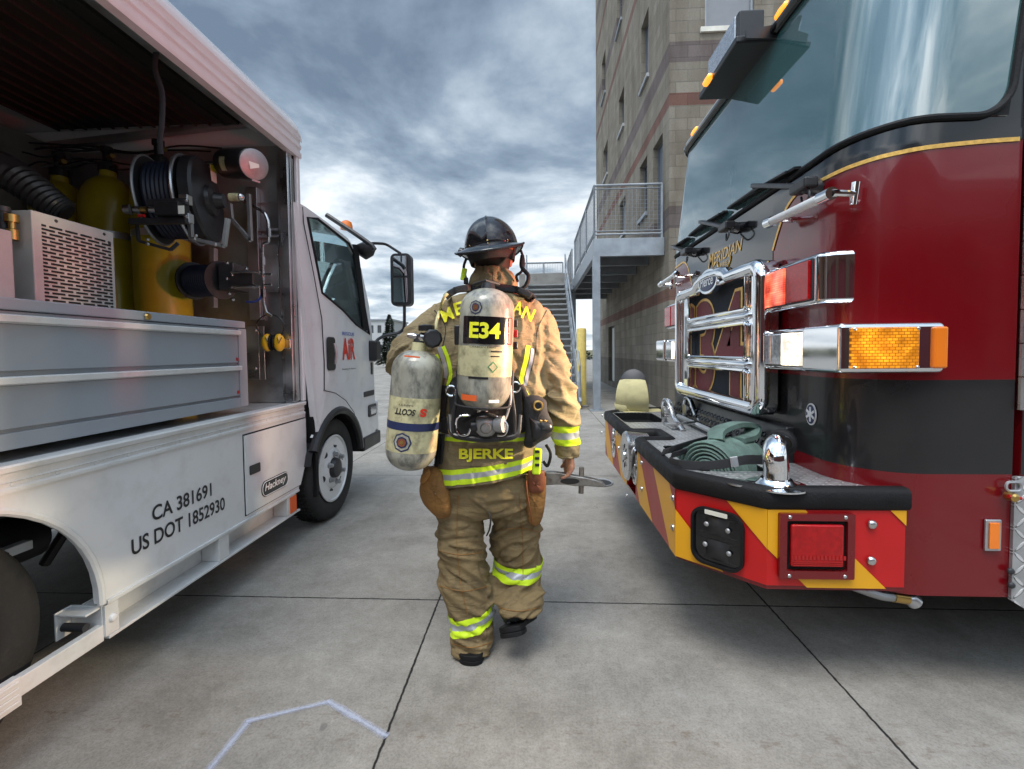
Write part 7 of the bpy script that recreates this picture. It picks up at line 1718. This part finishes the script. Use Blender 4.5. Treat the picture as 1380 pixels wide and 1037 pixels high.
def roundel(W, u0, v0, s_, par):
    for rr, mt, o in ((1.0,'navy',.0014),(.84,'cylinder composite',.0022),(.60,'navy',.0030),(.44,'brown leather',.0038),(.2,'brass',.0044)):
        q = MB(); n = 24; q.add([W(u0, v0, o)]+[W(u0+s_*rr*math.cos(2*math.pi*k/n)*(1+.05*math.cos(16*math.pi*k/n)), v0+s_*rr*math.sin(2*math.pi*k/n)*(1+.05*math.cos(16*math.pi*k/n)), o) for k in range(n)], [(0, i+1, (i+1) % n+1) for i in range(n)]); obj('roundel', q, M[mt], par)
roundel(W1, -.032, vat(417), .024, cy_)
mat('green ink', (.12,.30,.12), .5)
q = MB(); q.add([W1(.040+a, vat(492)+b, .0018) for a, b in ((-.02,0),(0,-.021),(.02,0),(0,.021))], [(0,1,2,3)]); obj('green_diamond', q, M['green ink'], cy_)
q = MB(); q.add([W1(.040+a, vat(492)+b, .0024) for a, b in ((-.014,0),(0,-.015),(.014,0),(0,.015))], [(0,1,2,3)]); obj('diamond_field', q, M['cylinder band'], cy_)
wpatch(W1, -.05, .025, vat(508), vat(505), .0016, 'black ink', 'scratch', cy_, 8, 1); wpatch(W1, -.080, -.014, vat(536.5), vat(529), .0018, 'orange tape', 'orange_sticker', cy_, 8, 1)
wpatch(W1, .03, .075, vat(473), vat(471), .0018, 'black ink', 'small_print', cy_, 8, 1); wpatch(W1, .03, .065, vat(479), vat(477.5), .0018, 'black ink', 'small_print', cy_, 8, 1); wpatch(W1, .03, .07, vat(538), vat(534), .0018, 'white ink', 'small_print', cy_, 8, 1)
wtext(W1, 'CARBON FIBRE', .0, vat(468), .10, .006, .0018, 'black ink', cy_, off=0)
# valve and chrome lines under the cylinder
nk = obj('valve_block', MB().tube([B0+ax_*.02, B0-ax_*.035], [.024, .024], 16), M['steel'], ba)
vb = P(655, 573, Y=YT-.01)
obj('body', MB().lathe([(.03,-.035),(.042,-.02),(.044,.01),(.036,.03),(.02,.036)], vb, (0,-.3,1), n=20), M['dull aluminium'], nk)
obj('hand_wheel', MB().tube([P(668,572,Y=YT-.02), P(679,572,Y=YT-.03)], [.030,.032], 12), M['dull aluminium'], nk); obj('gauge', MB().tube([P(644,574,Y=YT-.02), P(636,575,Y=YT-.02)], [.022,.020], 14), M['black plastic'], nk)
obj('front_boss', MB().tube([P(655,577,Y=YT-.04), P(655,578,Y=YT-.075)], [.024,.018], 14), M['axe steel'], nk)
for pts in ([(634,560),(618,562),(615,575),(620,586),(630,586),(634,578)], [(664,560),(678,566),(684,575),(680,586),(670,587)]):
    obj('steel_line', MB().tube(smooth_path([P(a, b, Y=YT-.02) for a, b in pts]), .0045, 8), M['chrome'], nk)
obj('steel_line', MB().tube(smooth_path([P(688,520,Y=YT+.02), P(688,540,Y=YT), P(683,560,Y=YT-.01), P(678,570,Y=YT-.02)]), .005, 8), M['dull aluminium'], nk)
obj('hose', MB().tube(smooth_path([P(625,568,Y=YT+.01), P(640,560,Y=YT-.03), P(655,558,Y=YT-.05), P(668,562,Y=YT-.03)]), .008, 8), M['black rubber'], nk)
# back frame and belt
q = MB(); a, b = P(606, 586, Y=YT+.085), P(702, 505, Y=YT+.085); plate(q, rrect(a.x, b.x, a.z, b.z, .05), lambda u, v, d: Vector((u, YT+.085+d+.12*(u-(a.x+b.x)/2)**2, v)), .03); bf = obj('back_plate', q, M['black plastic'], ba, bevel=.008)
q = MB(); a, b = P(622, 545, Y=YT+.10), P(694, 398, Y=YT+.10); plate(q, rrect(a.x+.03, b.x-.03, a.z, b.z, .04), lambda u, v, d: Vector((u, YT+.095+d, v)), .02); obj('upper_plate', q, M['black plastic'], bf, bevel=.006)
for x0, x1 in ((617,611),(690,693)): obj('frame_rod', MB().tube(smooth_path([P(x0, 500, Y=YT+.05), P(x0-.5, 530, Y=YT+.02), P(x1, 560, Y=YT), P(x1, 588, Y=YT+.0)]), .008, 8), M['black plastic'], bf)
obj('lower_bar', MB().tube(bent([P(606,560,Y=YT+.04), P(608,588,Y=YT-.0), P(655,594,Y=YT-.02), P(698,589,Y=YT-.0), P(700,560,Y=YT+.04)], 5, .3), .011, 10), M['black plastic'], bf)
obj('cylinder_band', MB().tube([W1(-.16+.32*k/16, vat(545), .004) for k in range(17)], .004, 6), M['black webbing'], bf)
for x_, y_ in ((608,527),(694,522)): obj('eyelet', MB().ring(P(x_, y_, Y=YT+.06), (0,1,0), .020, .005), M['chrome'], bf)
for k in range(12): pass
q = MB(); a, b = P(606, 500, Y=YT+.09), P(704, 590, Y=YT+.09)
def wstrap(pts, w_, name, par, matn='black webbing', off=.012):
    out = MB(); L_ = []; pp = line(pts, 24)
    for i, (x_, y_) in enumerate(pp):
        dx = pp[min(i+1, len(pp)-1)][0]-pp[max(i-1, 0)][0]; dy = pp[min(i+1, len(pp)-1)][1]-pp[max(i-1, 0)][1]; l_ = math.hypot(dx, dy) or 1
        L_.append([onj(x_-dy/l_*w_*k, y_+dx/l_*w_*k, off+.004*(1-abs(2*k))) for k in (-.5,-.25,0,.25,.5)])
    out.v = [p for r_ in L_ for p in r_]
    for i in range(len(L_)-1):
        for k in range(4): out.f.append((i*5+k, i*5+k+1, (i+1)*5+k+1, (i+1)*5+k)); out.m.append(0)
    return obj(name, out, M[matn], par, solid=.004, angle=80)
wstrap([(612,392),(625,389),(640,388),(656,386),(672,388),(690,390),(706,394),(716,400)], 9, 'shoulder_yoke', ba)
wstrap([(613,392),(606,396),(600,401)], 9, 'shoulder_strap', ba); wstrap([(706,394),(714,399),(720,404)], 10, 'shoulder_strap', ba)
wstrap([(594,572),(620,578),(655,580),(690,576),(722,566)], 20, 'waist_belt', ba, off=.016)
wstrap([(601,520),(598,540),(596,560),(594,575)], 9, 'side_pad', ba, off=.014); wstrap([(700,520),(708,535),(714,552),(718,566)], 9, 'side_pad', ba, off=.014)
wstrap([(592,585),(590,600),(588,628)], 6, 'strap_end', ba, off=.01); wstrap([(598,585),(596,602),(594,626)], 4, 'strap_end', ba, off=.014)
for y_ in (436, 450, 466): obj('strap_buckle', MB().obox(P(694, y_, Y=YT+.06), (.022,.02,.030)), M['red plastic' if y_ == 450 else 'black plastic'], bf, bevel=.004)
obj('red_strap', MB().tube(smooth_path([P(689,432,Y=YT+.04), P(691,455,Y=YT+.03), P(689,480,Y=YT+.03)]), .010, 8, flat=.3), M['red plastic'], bf)
obj('alarm_unit', MB().obox(P(618, 452, Y=YT+.09), (.03,.04,.08)), M['black plastic'], bf, bevel=.006)
obj('valve_top', MB().tube([T0-ax_*.01, T0+ax_*.02], [.03, .022], 16), M['black plastic'], cy_); obj('top_strap', MB().tube([P(640,384,Y=YT+.06), P(655,379,Y=YT+.02), P(672,384,Y=YT+.06)], .011, 8, flat=.5), M['dark steel'], cy_)
# pouch on the right hip
pc_ = thing('tool_pouch', 'black belt pouch with a brass eyelet on the firefighter\'s right hip', 'pouch', P(725, 570, Y=YP-.13))
pb_ = pocket(line([(706,532),(704,555),(708,580),(706,600),(716,604),(728,596),(742,588),(745,572),(738,555),(736,540),(724,533)], 33), .08, 'black webbing', 'body', YP-.10, pc_)
ey = P(725, 547, Y=YP-.195); obj('eyelet', MB().ring(ey, (.1,-1,0), .017, .005), M['brass'], pc_); obj('eyelet_hole', MB().lathe([(.014,0),(.014,.002)], ey, (.1,-1,0)), M['black ink'], pc_)
pocket(line([(712,562),(724,566),(742,570),(745,580),(736,586),(722,596),(716,590)], 21), .05, 'black plastic', 'flap', YP-.145, pc_)
for x_ in (729, 735): obj('snap', MB().bolt(P(x_, 568, Y=YP-.20), (0,-1,0), .006, .004), M['brass'], pc_)
rl_ = thing('pocket_light', 'lime green tool with black cut-outs tucked in the brown hip holster', 'tool', P(724, 630, Y=YP-.13))
obj('body', MB().obox(P(723.5, 622, Y=YP-.12), (.036,.03,.11), Matrix.Rotation(.08, 3, 'Y')), M['lime reflective'], rl_, bevel=.008)
for z_ in (609, 618, 627): obj('slot', MB().obox(P(724, z_, Y=YP-.137), (.018,.006,.012)), M['black plastic'], rl_, bevel=.002)
obj('loop', MB().tube(smooth_path([P(736,600,Y=YP-.10), P(742,612,Y=YP-.12), P(738,628,Y=YP-.12), P(732,622,Y=YP-.11)]), .007, 8), M['black rubber'], rl_)

# ------------------------------------------------------------------ spare cylinder at his left side
YC = 1.80
sp = thing('spare_cylinder', 'scuffed cream and grey spare air cylinder slung under the firefighter\'s left arm', 'air cylinder', P(552, 632, Y=YC))
T1, B1 = P(565, 472, Y=YC), P(552, 633, Y=YC); c1, ax1, L1, bt1 = bottle(T1, B1, .101, sp)
W2_ = wrapc(bt1, ax1, .101); v2 = lambda py: L1*(633-py)/(633-472)
wpatch(W2_, -.32, .32, v2(604), v2(533), .0006, 'cylinder band', 'pale_label', c1, 48, 3)
wpatch(W2_, -.32, .32, v2(575), v2(565), .0016, 'navy', 'blue_band', c1, 48, 1)
wtext(W2_, 'SCOTT', -.012, v2(547), .085, .024, .0022, 'black ink', c1, off=.03, rot=True, shear=.2)
wtext(W2_, 'S', .060, v2(545.5), .026, .032, .0022, 'red ink', c1, off=.05, rot=True)
wtext(W2_, 'SAFETY', -.010, v2(541), .06, .007, .0022, 'black ink', c1, off=0, rot=True)
roundel(W2_, -.012, v2(590), .036, c1)
wpatch(W2_, -.03, .03, v2(481.5), v2(479.5), .0016, 'orange tape', 'orange_sticker', c1, 8, 1)
nk1 = obj('neck', MB().tube([T1-ax1*.02, T1+ax1*.030], [.032, .030], 16), M['cylinder band'], sp)
vh = P(578, 455, Y=YC)
obj('valve_body', MB().tube([T1+ax1*.025, T1+ax1*.06], [.026, .024], 14), M['dark steel'], sp)
kn = obj('valve_knob', MB().lathe([(.02,-.02),(.036,-.015),(.038,.012),(.030,.02)], P(583,457,Y=YC-.03), (.3,-1,.1), n=9), M['black plastic'], sp); obj('knob_cap', MB().lathe([(.034,0),(.034,.02),(.02,.024)], P(575,446,Y=YC), (0,0,1), n=10), M['black plastic'], sp)
obj('stem', MB().tube([P(575,456,Y=YC), P(566,455,Y=YC-.01), P(563,455,Y=YC-.01), P(556,453,Y=YC-.01), P(549,452,Y=YC-.01)], [.020,.020,.012,.013,.008], 12), M['steel'], sp)
obj('sling', MB().tube(smooth_path([P(588,452,Y=YC), P(588,436,Y=YC+.01), onj(592,420,.01), onj(598,402,.012), onj(603,396,.012)]), .0065, 8), M['hose pale yellow'], sp)

# ------------------------------------------------------------------ axe in the right hand
axe = thing('pick_head_axe', 'steel pick head axe with a brown handle held head down in the firefighter\'s right hand', 'axe', P(765, 648, Y=YP))
YA = YP+.03
ho = [(735,637),(748,637),(762,639),(775,642),(788,644),(803,647),(813,651),(818,656),(806,657),(790,656),(775,656),(762,654),(748,654),(736,655),(733,646)]
q = MB(); q.prism([P(a, b, Y=YA-.022) for a, b in ho], (0, .035, 0)); hd = obj('head', q, M['axe steel'], axe, bevel=.006, seg=3)
q = MB(); q.prism([P(768+13*math.cos(t), 649+4*math.sin(t), Y=YA-.0235) for t in [2*math.pi*k/24 for k in range(24)]], (0, .004, 0)); obj('eye', q, M['engine black'], hd)
obj('lug', MB().tube([P(784,630,Y=YA), P(783,665,Y=YA)], .012, 10), M['axe steel'], hd)
hs_ = smooth_path([P(768,650,Y=YA-.01), P(764,634,Y=YA+.03), P(762,622,Y=YA+.16), P(762,612,Y=YA+.42), P(764,610,Y=YA+.70)])
obj('handle', MB().tube(hs_, .016, 12, flat=.75), M['axe wood'], axe)
